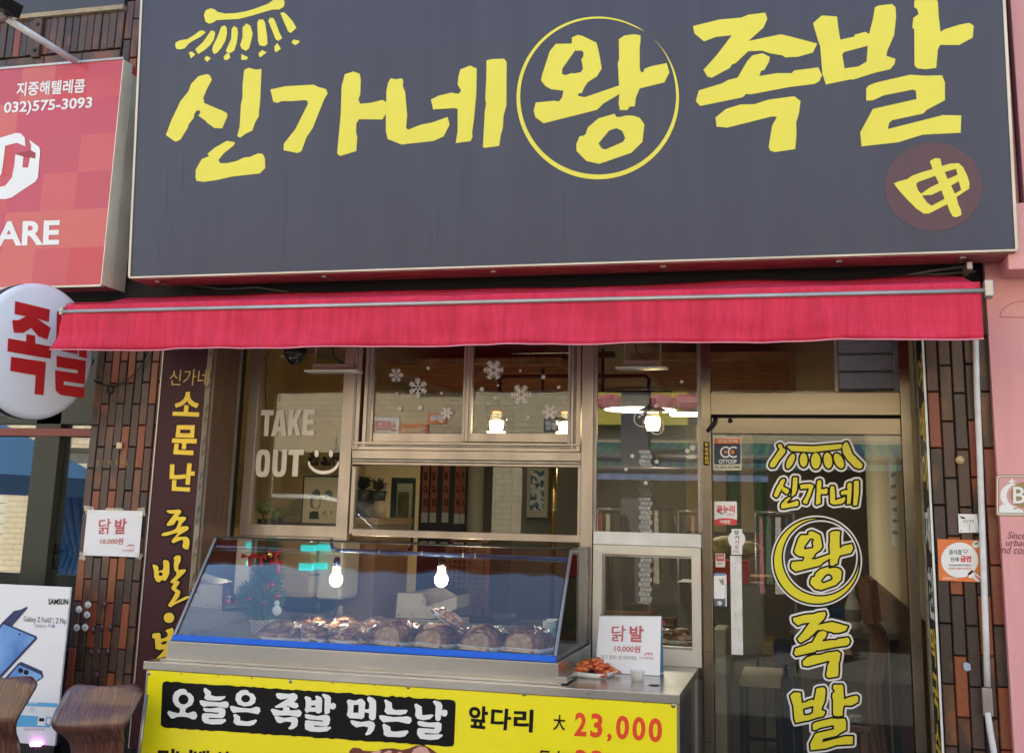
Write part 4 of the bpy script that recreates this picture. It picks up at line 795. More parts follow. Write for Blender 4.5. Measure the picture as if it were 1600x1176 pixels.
for ch,x in (('미',247),('니',275),('뱃',303),('살',335)): text_quad('letter',ch,m_blackp,[(x,1168+(x-247)*.05),(x+26,1169+(x-247)*.05),(x+24,1203+(x-247)*.05),(x-2,1202+(x-247)*.05)],BP,mbd,.034)
text_quad('letter','특大',m_blackp,[(842,1170),(884,1173),(882,1200),(840,1197)],BP,mbd,.02)
for i,ch in enumerate('33'): text_quad('digit',ch,m_num,[(899+25*i,1170+i),(918+25*i,1171+i),(917+25*i,1208+i),(898+25*i,1207+i)],BP,mbd,.03)
# printed food picture at the bottom edge of the board
poly_obj('food_picture',print_mat('food_print_brown',(.16,.035,.02)),[[[(546,1172),(552,1167),(562,1168),(568,1172),(585,1173),(600,1169),(614,1168),(628,1171),(640,1168),(650,1164),(662,1163),(672,1168),(684,1176),(690,1190),(545,1190)]]],BP,mbd)
poly_obj('food_picture_highlight',print_mat('food_print_pink',(.70,.38,.33)),[[[(578,1176),(592,1171),(596,1173),(584,1188)]],[[(598,1176),(608,1171),(613,1173),(603,1188)]],[[(616,1178),(625,1173),(630,1176),(621,1188)]],[[(640,1182),(646,1170),(656,1165),(666,1167),(674,1178),(670,1188)]]],BP2,mbd)
m_scr=mat('screw_metal',(.35,.32,.27),.3,.9)
for (x,y,r) in ((232.5,1051.5,.009),(283,1052,.004),(341,1055.5,.004),(393,1058.5,.004),(454,1063.5,.009),(520,1066,.004),(586,1069.5,.004),(638,1072.5,.009),(696,1075.5,.004),(767,1079.5,.004),(819,1083.5,.009),(926,1091.5,.004),(1007,1096.5,.004),(1052,1101.5,.009),(223,1153,.004),(918,1081,.006)):
    YY=YB if y>1082 or x<900 else CYF; p=hit(x,y,Yp(YY)); MB().lathe(p,[(0,-.004),(r*.6,-.0035),(r,-.0005)],12,'Y').build('screw',m_scr,mbd)
# ------------------------------------------------------------------ glass display case
dc=thing('display_case','slanted glass food display case with blue bottom strip on the steel counter','display case',(-1.85,-.4,zc))
KX0,KX1,KY0,KY1=-2.725,-.985,-.80,-.48; z1=hit(870,1040,Yp(KY0)).z; KZ0=1.0; KZ1=1.437
box('steel_base',m_csteel,dc,KX0-.012,KX1+.012,KY0-.008,-.066,zc+.001,KZ0-.002,.002)
box('base_flange',m_trim,dc,KX0-.03,KX1+.03,KY0-.03,-.07,zc+.0005,zc+.006,.001)
box('base_flange',m_csteel,dc,KX1+.0125,KX1+.05,KY0-.02,-.07,zc+.0065,zc+.03,.002)
box('deck',mat('deck_steel',(.35,.35,.36),.35,.7,c2=(.25,.25,.26),sc=60,stretch=(1,.1,1)),dc,KX0,KX1,KY0+.004,.55,KZ0-.0015,KZ0+.004)
def quadslab(nm,m_,p,t,par): # p four corners, thickness vector
    t=Vector(t); MB().hull8([Vector(v) for v in p],[Vector(v)+t for v in p]).build(nm,m_,par)
gn=Vector((0,-(KZ1-KZ0),-(KY0-KY1)*-1)).normalized()
nrm=Vector((0,-(KZ1-KZ0),(KY1-KY0))).normalized()
quadslab('front_glass',m_case,[(KX0,KY0,KZ0),(KX1,KY0,KZ0),(KX1,KY1,KZ1),(KX0,KY1,KZ1)],nrm*-.004,dc)
def along(t): return Vector((0,KY0+(KY1-KY0)*t,KZ0+(KZ1-KZ0)*t))
m_blu=print_mat('blue_tape',(.015,.12,.62),.35)
a,b=along(.0)+nrm*.003,along(.052)+nrm*.003
quadslab('blue_strip',m_blu,[(KX0,a.y,a.z),(KX1,a.y,a.z),(KX1,b.y,b.z),(KX0,b.y,b.z)],nrm*-.0025,dc)
for x,s in ((KX0,1),(KX1,-1)):
    a,b=along(.04)+nrm*.003,along(1)+nrm*.003
    quadslab('edge_bar',m_alu,[(x,a.y,a.z),(x+.012*s,a.y,a.z),(x+.012*s,b.y,b.z),(x,b.y,b.z)],nrm*-.012,dc)
    quadslab('edge_seal',m_iron,[(x+.0125*s,a.y,a.z),(x+.016*s,a.y,a.z),(x+.016*s,b.y,b.z),(x+.0125*s,b.y,b.z)],nrm*-.002,dc)
    MB().hull8([Vector((x,KY0+.01,KZ0)),Vector((x,-.066,KZ0)),Vector((x,-.066,KZ1-.004)),Vector((x,KY1+.006,KZ1-.004))],[Vector((x+.004*s,KY0+.01,KZ0)),Vector((x+.004*s,-.066,KZ0)),Vector((x+.004*s,-.066,KZ1-.004)),Vector((x+.004*s,KY1+.006,KZ1-.004))]).build('side_glass',m_glass,dc)
    box('side_rail',m_alud,dc,x-.002,x+.012*s,KY0+.03,-.07,KZ0+.0045,KZ0+.02)
    box('side_post',m_alu,dc,x+.0005,x+.014*s,-.085,-.064,KZ0+.021,KZ1)
box('top_bar',m_iron,dc,KX0-.004,KX1+.004,KY1-.004,KY1+.012,KZ1+.001,KZ1+.008)
box('top_glass',m_glass,dc,KX0,KX1,KY1+.0125,-.066,KZ1+.001,KZ1+.005)
lpY=-.30
lp0=hit(521,858,Yp(lpY)); lp1=hit(872,876,Yp(lpY)); lp1=Vector((KX1-.02,lpY,lp0.z-.01))
tb('lamp_pipe',mat('blue_pipe',(.05,.10,.25),.35),dc,[lp0+Vector((-.015,0,.05)),lp0+Vector((-.008,0,.01)),lp0+Vector((.02,0,-.003)),lp1],.009,10)
for t in (.04,.2,.38,.55,.6): p=lp0.lerp(lp1,t); MB().lathe(p,[(.0105,-.004),(.0105,.004)],10,'X').build('clip',m_white,dc)
m_bulb=mat('lit_bulb',(1,.95,.85),.3,emit=(1,.87,.66),es=9)
for i,(px,py) in enumerate(((525,905),(689.5,905))):
    c=hit(px,py,Yp(lpY)); bt=thing('light_bulb',['lit white bulb hanging over the trays at the left end of the display case','lit white bulb hanging over the trays near the middle of the display case'][i],'light bulb',tuple(c),'lit bulbs inside the display case')
    MB().lathe(c,[(0,-.034),(.014,-.031),(.026,-.020),(.031,-.004),(.030,.010),(.024,.022)],20).build('globe',m_bulb,bt)
    MB().lathe(c,[(.024,.0225),(.020,.05),(.019,.056)],16).build('neck',mat('bulb_neck',(.8,.78,.72),.4,emit=(1,.85,.65),es=.35),bt)
    MB().lathe(c,[(0,.105),(.012,.104),(.016,.09),(.018,.0565),(0,.0565)],14).build('socket',m_navy if i==0 else m_iron,bt)
    L_=bpy.data.lights.new('bulb_light','POINT'); L_.energy=15; L_.color=(1,.82,.58); L_.shadow_soft_size=.033; lo=bpy.data.objects.new('bulb_light',L_); lo.location=(c.x,c.y,c.z-.001); COL.objects.link(lo)
# ------------------------------------------------------------------ trays of food
m_foam=mat('white_foam_tray',(.78,.78,.76),.6,c2=(.72,.72,.70),sc=20)
m_rind=mat('braised_rind',(.24,.075,.020),.25,c2=(.45,.19,.06),sc=28,coat=.5,bump=.2,bsc=60)
m_meat=mat('sliced_meat_pale',(.80,.58,.36),.3,c2=(.52,.27,.12),sc=45,coat=.4,bump=.15,bsc=50)
m_wrap=glass('cling_film',(.97,.97,.97),gain=.9,add=.01,rough=.08,bump=(38,1.0))
def tray_mesh(w,d,h=.022):
    vs=[];fs=[]
    for s,z in ((.80,0),(1.0,h),(.955,h+.001),(.80,.006)):
        for k in range(24):
            t=2*math.pi*k/24; cx_=math.copysign(abs(math.cos(t))**.35,math.cos(t)); cy_=math.copysign(abs(math.sin(t))**.35,math.sin(t)); vs.append((cx_*w/2*s,cy_*d/2*s,z))
    for i in range(3):
        for k in range(24): fs.append((i*24+k,i*24+(k+1)%24,(i+1)*24+(k+1)%24,(i+1)*24+k))
    fs.append(tuple(72+k for k in range(24))); fs.append(tuple(reversed(range(24)))); return vs,fs
def xf(vs,c,rz,rx=0,ry=0):
    M=Matrix.Translation(c)@Matrix.Rotation(rz,4,'Z')@Matrix.Rotation(ry,4,'Y')@Matrix.Rotation(rx,4,'X'); return [M@Vector(v) for v in vs]
def sliced(w,d,h,n,rg):
    """rows of overlapping leaning slices: rind (arc rim) and pale face"""
    rim=MB();face=MB()
    for i in range(n):
        q=(i+.5)/n; y=-d*.40+d*.84*i/(n-1); s=(.72+.34*math.sin(math.pi*min(1,q*.9+.1)))*rg.uniform(.94,1.05); x=rg.uniform(-.005,.005)+(q-.5)*.01; rw=w*.41*s; rh=h*s
        th=d*.84/n*.78; m_=14; P=[(x+rw*math.cos(math.pi*k/m_)*(1+.04*math.sin(k*1.7+i)),rh*math.sin(math.pi*k/m_)**.75*(1+.05*math.sin(k*2.3+i*1.9))) for k in range(m_+1)]
        Q=[(x+(px-x)*.90,pz*.90) for px,pz in P]; ln=.75
        f=[(px,y-th/2+pz*ln-.012,.006+pz) for px,pz in P]; g=[(px,y-th/2+pz*ln-.0126,.006+pz) for px,pz in Q]; b=[(px,y+th/2+pz*ln-.012,.006+pz) for px,pz in P]
        rim.add(f+g,[(k,k+1,m_+2+k,m_+1+k) for k in range(m_)],True); rim.add(f+b,[(k,m_+1+k,m_+2+k,k+1) for k in range(m_)],True)
        face.add(g,[tuple(range(m_+1))])
    return rim,face
def chunks(w,d,h,n,rg):
    a=MB();b=MB()
    for i in range(n):
        r=rg.uniform(.011,.022); u=rg.uniform(-1,1);v=rg.uniform(-1,1); q=max(abs(u),abs(v)); z=h*(1-q**2)*rg.uniform(.3,1)+.012
        t=(b if i%3==0 else a); k=len(t.v); t.ball((u*w*.40,v*d*.40,z),r,6,(rg.uniform(.9,1.7),rg.uniform(.7,1.3),rg.uniform(.45,.8)))
        for j in range(k,len(t.v)):
            x,y,zz=t.v[j]; nn=noise.noise(Vector((x*90,y*90,zz*90)))*.005; t.v[j]=(x+nn,y-nn,max(.006,zz+nn))
    return a,b
def tray(label,c,w,d,h,kind,rz,seed,rx=0,ry=0,parentname='food_tray',wrap=True,cols=None,group='wrapped meat trays in the display case'):
    rg=random.Random(seed); c=Vector(c); t=thing(parentname,label,'food tray',tuple(c),group)
    v,f=tray_mesh(w,d); MB().add(xf(v,c,rz,rx,ry),f,True).build('tray',m_foam,t)
    a,b=(sliced(w,d,h,8,rg) if kind=='s' else chunks(w,d,h,70,rg))
    for mb,nm,m_ in ((a,'meat_rind',m_rind),(b,'meat_slices',m_meat)):
        if cols: m_=cols[0 if mb is a else 1]
        mb.v=[tuple(q) for q in xf(mb.v,c,rz,rx,ry)]; mb.build(nm,m_,t,kind='stuff')
    if wrap:
        vs=[];nu=18
        for j in range(nu+1):
            for i in range(nu+1):
                u=i/nu*2-1;v_=j/nu*2-1; q=max(abs(u),abs(v_)); z=.020+(h+.006)*(1-q**3.2)*(1-.12*min(abs(u),abs(v_)))+.003*noise.noise(Vector((u*4+seed,v_*4,0)))
                vs.append((u*w*.49,v_*d*.49,z))
        fs=[(j*(nu+1)+i,j*(nu+1)+i+1,(j+1)*(nu+1)+i+1,(j+1)*(nu+1)+i) for j in range(nu) for i in range(nu)]
        MB().add(xf(vs,c,rz,rx,ry),fs,True).build('cling_film',m_wrap,t)
    return t
TD=KZ0+.005
def tp_(px,py): return hit(px,py,Zp(TD))
specs=[((434,1003),.20,.16,.068,'c','wrapped tray of dark braised pieces nearest the Christmas tree pot'),
((486,1005),.185,.15,.058,'c','wrapped tray of dark braised pieces, second tray from the left in the case'),
((543,1008),.20,.16,.066,'c','wrapped tray of dark braised pieces left of the first sliced tray'),
((612,1009),.235,.20,.088,'s','wrapped tray of sliced pork under the gap between the two bulbs'),
((678,1012),.235,.20,.080,'s','wrapped tray of sliced pork carrying the tilted tray on top'),
((752,1017),.225,.19,.084,'s','wrapped tray of sliced pork, second from the right end of the case'),
((820,1020),.225,.19,.086,'s','wrapped tray of sliced pork at the right end of the case')]
for i,((px,py),w,d,h,k,lb) in enumerate(specs):
    p=tp_(px,py); p.y=p.y+d*.5-.03; tray(lb,(p.x-.0,p.y,TD),w,d,h,k,R_(-27+i*1.5 if k=='s' else rnd.uniform(-6,6)),20+i)
for i,(px,py) in enumerate(((500,985),(560,985),(620,985))):
    p=hit(px,py,Zp(TD)); tray(['wrapped tray of dark pieces in the rear row behind the second front tray','wrapped tray of dark pieces in the rear row behind the third front tray','wrapped tray of dark pieces in the rear row behind the first sliced tray'][i],(p.x,-.30+.03*i,TD),.2,.16,.062,'c',R_(5),50+i)
p=tp_(690,1012); tray('open angled foam tray of cooked meat leaning on top of the sliced pork tray',(p.x+.0,-.52,TD+.105),.15,.11,.03,'c',R_(-28),77,R_(-12),R_(20),wrap=False)
# ------------------------------------------------------------------ things on the counter
p=hit(930,1052,Zp(zc)); tray('white foam tray of glossy red chicken feet at the counter edge',(p.x+.005,p.y-.07,zc+.0008),.18,.20,.055,'c',R_(-14),91,wrap=False,cols=(mat('spicy_red',(.62,.12,.02),.3,c2=(.45,.05,.012),sc=30,coat=.6),mat('spicy_orange',(.75,.28,.06),.3,c2=(.55,.12,.02),sc=30,coat=.6)),group=None)
p=hit(996,1062,Zp(zc)); cu_=thing('sauce_cup','small white paper sauce cup between the chicken feet tray and the calendar sign','cup',(p.x,p.y,zc)); MB().lathe((p.x,p.y,zc+.0005),[(0,0),(.024,0),(.031,.036),(.033,.038),(.030,.038),(.024,.003),(0,.003)],24).build('cup',m_foam,cu_); MB().lathe((p.x,p.y,zc),[(0,.030),(.028,.030)],20).build('sauce',mat('pale_sauce',(.6,.55,.42),.3),cu_)
p=hit(1022,1070,Zp(zc)); cd_=thing('steel_cap','small round steel cap lying on the counter right of the white cup','cap',(p.x,p.y,zc)); MB().lathe((p.x,p.y,zc+.0005),[(0,.004),(.018,.004),(.024,.001),(.026,0)],20).build('cap',m_steel,cd_)
# desk calendar price sign
yc=-.40; cs=thing('calendar_sign','white spiral desk calendar reading 닭발 10,000원 standing on the counter','sign',(-.72,yc,zc))
TLc,TRc,BRc,BLc=[hit(a,b,Yp(yc)) for a,b in ((934,962),(1031,963),(1031,1038),(930,1036))]
for v in (BRc,BLc): v.z=zc+.002
TLc.y+=.045;TRc.y+=.045
pn=(TRc-TLc).cross(BLc-TLc).normalized(); pn=pn if pn.y<0 else -pn
MB().hull8([BLc,BRc,TRc,TLc],[v-pn*.003 for v in (BLc,BRc,TRc,TLc)]).build('front_leaf',m_paper,cs)
MB().hull8([v+Vector((.006,.09,0)) for v in (BLc,BRc)]+[TRc-pn*.004+Vector((.004,0,0)),TLc-pn*.004],[v+Vector((.006,.094,0)) for v in (BLc,BRc)]+[TRc-pn*.008+Vector((.004,.002,0)),TLc-pn*.008]).build('blue_stand',mat('stand_blue',(.10,.25,.40),.4),cs)
sb=MB()
for i in range(34):
    q=TLc.lerp(TRc,(i+.7)/34.6); sb.tube([q+Vector((0,-.003,-.004)),q+Vector((0,-.003,.005)),q+Vector((0,.006,.006)),q+Vector((0,.008,-.004))],.0011,4)
sb.build('spiral_wire',m_iron,cs,kind='stuff')
CPl=(TLc+pn*.001,pn)
text_quad('lettering','닭',m_redd,[(956,977),(978,976),(977,1002),(955,1001)],CPl,cs,.012); text_quad('lettering','발',m_redd,[(984,977),(1006,977),(1005,1003),(983,1002)],CPl,cs,.03)
text_quad('lettering','10,000원',m_redd,[(960,1007),(1001,1008),(1000,1020),(960,1018)],CPl,cs,.02)
text_quad('lettering','여기 옆에 1분 대주세요.',m_greyp,[(940,1022),(996,1024),(996,1031),(939,1029)],CPl,cs,-.0); text_quad('lettering','신가네왕족발',m_redd,[(999,1025),(1021,1026),(1021,1030),(999,1029)],CPl,cs,.0)
poly_obj('bone_logo',m_redd,[[[(1010,1019),(1020,1020),(1020,1021.5),(1010,1020.5)]],[[(1007,1022),(1009,1020),(1010,1021),(1008,1023.5)]],[[(1012,1021),(1014,1021),(1013,1024)]],[[(1017,1022),(1019,1022),(1021,1024)]]],CPl,cs)
# ------------------------------------------------------------------ notices on the piers
def notice(name,label,cat,q,Y,m_,th=.002):
    v=[hit(a,b,Yp(Y)) for a,b in q]; o=MB(); TL,TR,BR,BL=v; d=Vector((0,th,0)); t=thing(name,label,cat,tuple((BL+BR)/2))
    o.hull8([BL,BR,TR,TL],[x+d for x in (BL,BR,TR,TL)]); o.build('sheet',m_,t); return t
yn=-.374
nn_=notice('price_notice','white paper reading 닭발 10,000원 taped to the left tiled pier','notice',[(136.5,796),(223,798),(217,870),(129.5,867)],yn-.004,m_paper)
NP=Yp(yn-.0055)
text_quad('lettering','닭',m_redd,[(155,811),(174,809),(172,834),(153,834)],NP,nn_,.012); text_quad('lettering','발',m_redd,[(180,811),(199,809),(196,834),(178,834)],NP,nn_,.03)
text_quad('lettering','10,000원',m_redd,[(157,841),(193,840),(192,851),(156,850)],NP,nn_,.02); text_quad('lettering','신가네왕족발',m_redd,[(191,858),(210,857),(209,862),(190,861)],NP,nn_,.0)
poly_obj('bone_logo',m_redd,[[[(200,850.5),(209,850),(209,851.5),(200,852)]],[[(198,853.5),(200,852),(201,854)]],[[(203,852.5),(205,852.5),(204,855)]],[[(207,852),(209,852),(210,855)]]],NP,nn_)
m_tapec=glass('clear_tape',(.9,.9,.88),gain=2.5,add=.12,rough=.2)
for q in ([(131,789),(145,791),(150,800),(133,803)],[(165,793),(193,794),(193,800),(165,799)],[(214,794),(226,792),(227,806),(218,806)],[(124,862),(133,861),(134,875),(124,874)],[(212,862),(224,866),(220,874),(211,872)]):
    v=[hit(a,b,Yp(yn-.0068)) for a,b in q]; MB().add(v,[(0,1,2,3)]).build('tape',m_tapec,nn_)
m_hgrey=print_mat('soft_grey_print',(.42,.40,.40))
for i,(x,y) in enumerate(((138,944.5),(124,951.5),(136.5,960),(133.5,979.5),(120.5,980))):
    p=hit(x,y,Yp(yn)); t=thing('round_sticker',['round white sticker on the left pier, topmost of the cluster of five','round white sticker on the left pier, left of the topmost one','round white sticker on the left pier, in the middle of the right column of three','round white sticker on the left pier, lowest right one above the stool','round white sticker on the left pier, lowest left one above the stool'][i],'sticker',tuple(p),'round stickers on the left pier')
    MB().lathe((p.x,yn-.004,p.z),[(0,-.0005),(.0175,-.0005),(.0175,.001)],20,'Y').build('disc',m_whitep,t); poly_obj('print',m_hgrey,[[circ(x,y,5,16),circ(x,y,4.3,16)],[[(x-2,y+1),(x-1,y-2.5),(x+.6,y-1),(x+2,y-2),(x+1.4,y+2)]]],Yp(yn-.0062),t)
# ceramic half-round knobs on the tiles
for i,(x,y) in enumerate(((162.5,944),(145,984),(159,980),(172,980),(142,1019),(154,1019),(168.5,1018),(151,1055))):
    p=hit(x,y,Yp(yn)); o=MB().ball((p.x,yn+.004,p.z),.016,8,(.75,.7,1.25)).build('ceramic_boss',mat('purple_glaze',(.07,.035,.04),.25) if i==0 else bpy.data.materials['purple_glaze'],pl_)
ky=thing('door_bell','small cream plastic clip on the upper left tiles','clip',tuple(hit(188,696,Yp(yn)))); a=rect(183.5,691,192,701,yn); box('body',mat('cream_plastic',(.6,.5,.36),.4),ky,a[0],a[1],yn-.012,yn,a[2],a[3],.003); box('stem',m_iron,ky,(a[0]+a[1])/2-.003,(a[0]+a[1])/2+.003,yn-.006,yn,a[2]-.02,a[2]-.0005)
kn=thing('round_socket','round dark cable hole cap with pale ring on the upper left tiles','cap',tuple(hit(172,609,Yp(yn)))); MB().lathe(hit(172,609,Yp(yn)),[(0,-.004),(.012,-.005),(.020,-.003),(.022,.002)],18,'Y').build('cap',m_black,kn)
# writing left on the tiles
t_=thing('glue_letters','row of worn yellow painted marks across the left tiles above the white notice','painted mark',tuple(hit(180,722,Yp(yn)))); 
for i,(x,w) in enumerate(((150,5),(158,5),(170,5),(180,4),(188,6),(196,4),(212,4))):
    text_quad('mark','금간막미수'[i%5],print_mat('worn_yellow',(.34,.25,.08)) if i==0 else bpy.data.materials['worn_yellow'],[(x,719),(x+w,719),(x+w,727),(x,727)],Yp(yn-.0045),t_,.0)
# right pier notices
yr=-.378
n1=notice('cctv_sign','small white square plastic sign reading CCTV on the right tiled pier','sign',[(1497,802.5),(1527,803),(1529.5,831.5),(1498.5,832)],yr-.004,m_whitep,.004)
tq('lettering','CCTV',m_blackp,1505,812,1522,816.5,Yp(yr-.0055),n1,.0); poly_obj('camera_mark',m_blackp,[[[(1500,808),(1503,806.5),(1509,808.5),(1507,810),(1503,809.5)]],[[(1514.6,818),(1515.2,818),(1515.2,829),(1514.6,829)]]],Yp(yr-.0055),n1)
for a_,b_ in ((1500,805.5),(1525,806),(1502,828.5),(1526.5,829)): MB().lathe(hit(a_,b_,Yp(yr-.0055)),[(0,-.001),(.0025,0)],8,'Y').build('screw',m_greyp,n1)
n2_=notice('no_smoking_sign','orange square notice with white circle and Korean no smoking text','sign',[(1464.5,841.5),(1530,843.5),(1532,909),(1467,906.5)],yr-.004,m_orange,.003)
q=Yp(yr-.0055);q2=Yp(yr-.0065)
poly_obj('white_circle',m_whitep,[[[(1499.5+29*math.cos(t*.157),874.5+27.5*math.sin(t*.157)) for t in range(40)]]],q,n2_)
tq('lettering','음식점',m_blackp,1483,858,1502,866,q2,n2_,.01); tq('lettering','전체',m_blackp,1485,870,1498,877,q2,n2_,.01); tq('lettering','금연',m_redp,1500.5,867.5,1517.5,877.5,q2,n2_,.05)
tq('lettering','국민건강증진법에 따라 흡연시',m_blackp,1482,881,1518,884,q2,n2_,.01); tq('lettering','10만원의 과태료가 부과됩니다',m_orange,1482,886,1518,889.5,q2,n2_,.02); tq('lettering','인천광역시 서구',m_whitep,1473,901,1497,905,q,n2_,.01)
poly_obj('bowl_mark',m_greyp,[[[(1504,858),(1513,858),(1512,862),(1509,864),(1506,863)],[(1505,859),(1512,859),(1510,862),(1507,862)]]],q2,n2_)
poly_obj('spoon_mark',m_whitep,[[[(1512,896),(1517,891),(1523,894),(1524,901),(1532,907),(1528,909),(1520,903),(1514,902)]],[[(1519,889.5),(1532,901),(1532,904),(1518,891)]]],q,n2_); poly_obj('corner_dot',m_whitep,[[circ(1525,850,5.6,20)]],q,n2_); poly_obj('green_mark',print_mat('green_print',(.12,.35,.06)),[[circ(1526.5,848.5,2.2,10)],[circ(1523,849,1.7,10)]],q2,n2_)
kb2=thing('door_bell','small round cream bell button on the right tiled pier','bell',tuple(hit(1500,718.5,Yp(yr)))); pp=hit(1500,718.5,Yp(yr)); MB().lathe(pp,[(0,-.018),(.010,-.017),(.012,-.012),(.017,-.010),(.018,.002)],20,'Y').build('button',mat('bell_cream',(.55,.42,.22),.4),kb2)
bs2=poly_obj('blue_sticker',print_mat('pale_blue_print',(.35,.42,.58)),[[[(1505,1035),(1511,1034),(1516,1037),(1517,1046),(1511,1048),(1506,1045)]]],Yp(yr-.004),None); tag(bs2,'small torn pale blue sticker low on the right tiled pier','sticker')
# white pipe
pp_=thing('drain_pipe','thin white vertical pipe running down the right tiled pier','pipe',(.72,-.4,0)); yq=-.41
P=[hit(a,b,Yp(yq)) for a,b in ((1524,520),(1526,600),(1531,720),(1534.5,820),(1540,980),(1543,1072))]
tb('upper_pipe',m_white,pp_,P,.0125,12); P=[hit(a,b,Yp(yq)) for a,b in ((1543,1112),(1547,1140),(1554,1180),(1560,1230))]; tb('lower_pipe',m_white,pp_,P,.0125,12)
a=rect(1535,1074,1551,1118,yq); box('clamp_plate',m_alud,pp_,a[0],a[1],yq-.006,yq+.02,a[2],a[3],.003)
# ------------------------------------------------------------------ pink neighbour on the right
m_pink=mat('pink_render',(.74,.36,.37),.6,c2=(.69,.32,.335),sc=3.5,stretch=(3,1,.6),bump=.12,bsc=70)
pk=thing('pink_facade','salmon pink painted shop wall at the right edge with gold plaque and script text','facade',(1.5,-.42,0))
xp=hit(1562,800,Yp(-.42)).x
box('wall',m_pink,pk,xp,3.2,-.42,-.0,0,2.70); box('wall_edge',m_dark,pk,.847,xp-.001,-.37,-.0,0,2.70)
pq=hit(1576,421,Yp(-.62)); box('sign_box',m_pink,pk,pq.x,3.2,-.62,-.421,pq.z,pq.z+.28,.004)
v=hit(1578,300,Yp(-.5)); box('post',m_pink,pk,v.x,v.x+.035,-.5,-.43,pq.z+.281,4.6,.004); box('post',m_pink,pk,v.x+.042,3.2,-.56,-.43,pq.z+.281,4.6,.004)
GPk=Yp(-.4215); m_goldp=print_mat('plaque_gold',(.34,.22,.09),.35); m_pkl=print_mat('plaque_pink',(.66,.33,.36))
pqa=poly_obj('plaque',m_goldp,[[rr_(1556,741,1650,806,5)]],GPk,pk); poly_obj('plaque_border',m_whitep,[[rr_(1558,743,1648,804,4),rr_(1559.3,744.3,1647,802.7,3.5)[::-1]]],Yp(-.4222),pk)
poly_obj('plaque_field',m_pkl,[[rr_(1561,746,1646,801,3)]],Yp(-.4219),pk)
cr_=[];
for i in range(21): t=R_(80+200*i/20); cr_.append((1582+19*math.cos(t),774-19*math.sin(t)))
for i in range(21): t=R_(280-200*i/20); cr_.append((1588+15*math.cos(t),774-17*math.sin(t)))
poly_obj('moon_mark',m_whitep,[[cr_]],Yp(-.4228),pk); poly_obj('gold_disc',m_goldp,[[circ(1599,773,20,36)]],Yp(-.4234),pk); poly_obj('cloud_mark',m_whitep,[[[(1561,801),(1561,792),(1566,787),(1572,790),(1577,786),(1583,790),(1584,796),(1590,794),(1597,796),(1600,801)]]],Yp(-.424),pk)
poly_obj('star_mark',m_whitep,[star(1581,752,6,4)[0]],Yp(-.4228),pk); tq('lettering','B',m_whitep,1583,760,1602,786,Yp(-.4243),pk,.01)
for s,x0,y0,x1_,y1_ in (('Since 2017',1574,830,1632,841),('urban brow',1571,842,1640,852),('and cosmetics',1558,852,1640,864)): tq('script_text',s,m_redd if 0 else print_mat('wine_print',(.10,.02,.03)) if s[0]=='S' else bpy.data.materials['wine_print'],x0,y0,x1_,y1_,GPk,pk,.0,.03,3)
oo=[(1600+38*math.cos(R_(180-i*6)),495-25*math.sin(R_(180-i*6))) for i in range(31)]; ii=[(1600+37*math.cos(R_(180-i*6)),495-24*math.sin(R_(180-i*6))) for i in range(31)]
poly_obj('arch_outline',print_mat('arch_line',(.30,.10,.12)),[[[oo[i],oo[i+1],ii[i+1],ii[i]]] for i in range(30)]+[[[(1562,494.5),(1638,496),(1638,497.2),(1562,495.7)]]],GPk,pk)
# ------------------------------------------------------------------ phone shop at the left
NY=-.20; nw=thing('shop_window','large dark phone shop window at the left edge behind the round sign','shop window',(-4.2,NY,.8))
m_nfr=mat('olive_metal_frame',(.035,.037,.028),.4,.4); xr_=-3.55
box('pane',glass('shop_glass',(.80,.82,.80),gain=2.6,add=.03),nw,-7,xr_-.03,NY,NY+.006,.86,2.50)
box('head_frame',m_nfr,nw,-7,xr_-.002,NY-.05,NY-.001,hit(60,663,Yp(NY)).z,2.6); box('red_line',mat('red_frame_line',(.22,.03,.02),.4),nw,-7,xr_-.003,NY-.058,NY-.0505,hit(60,676,Yp(NY)).z-.02,hit(60,676,Yp(NY)).z+.02)
a=rect(52,670,92,905,NY); box('mullion',m_nfr,nw,a[0],a[1],NY-.05,NY-.002,.86,2.2,.004); box('end_frame',m_alud,nw,xr_-.03,xr_-.002,NY-.03,NY+.03,.86,2.5)
box('sill',mat('dark_sill',(.02,.02,.022),.4),nw,-7,xr_-.002,NY-.12,NY+.5,.78,.859)
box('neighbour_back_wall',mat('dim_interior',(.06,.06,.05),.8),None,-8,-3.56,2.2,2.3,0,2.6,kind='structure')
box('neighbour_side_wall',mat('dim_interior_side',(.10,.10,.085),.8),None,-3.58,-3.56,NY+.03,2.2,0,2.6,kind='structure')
box('neighbour_lower_wall',mat('grey_wall',(.1,.1,.1),.8),None,-7,xr_-.001,NY-.04,-.05,0,.779,kind='structure')
def potted(label,px,py,r,h,Y,pot,seed,spiky=True,n=26,group=None,cat='potted plant',name='potted_plant',leafm=None):
    p=hit(px,py,Yp(Y)); t=thing(name,label,cat,tuple(p),group); rg=random.Random(seed)
    MB().lathe(p,[(0,0),(r*.75,0),(r,h*.45),(r*.92,h*.45),(r*.8,h*.38),(0,h*.38)],16).build('pot',pot,t)
    mb=MB(); c=p+Vector((0,0,h*.45))
    for i in range(n):
        an=rg.uniform(0,6.28); el=rg.uniform(.25,1.3); L_=r*rg.uniform(1.2,2.2); d=Vector((math.cos(an)*math.cos(el),math.sin(an)*math.cos(el),math.sin(el))); s=d.cross(Vector((0,0,1))).normalized()*r*.22
        m_=c+d*L_*.55; e=c+d*L_+Vector((0,0,-.2*L_)); mb.add([c-s*.4,m_-s,e,m_+s,c+s*.4],[(0,1,2,3,4)])
    mb.build('leaves',leafm or m_leafd,t,kind='stuff'); return t
m_potd=mat('dark_pot',(.05,.06,.055),.35)
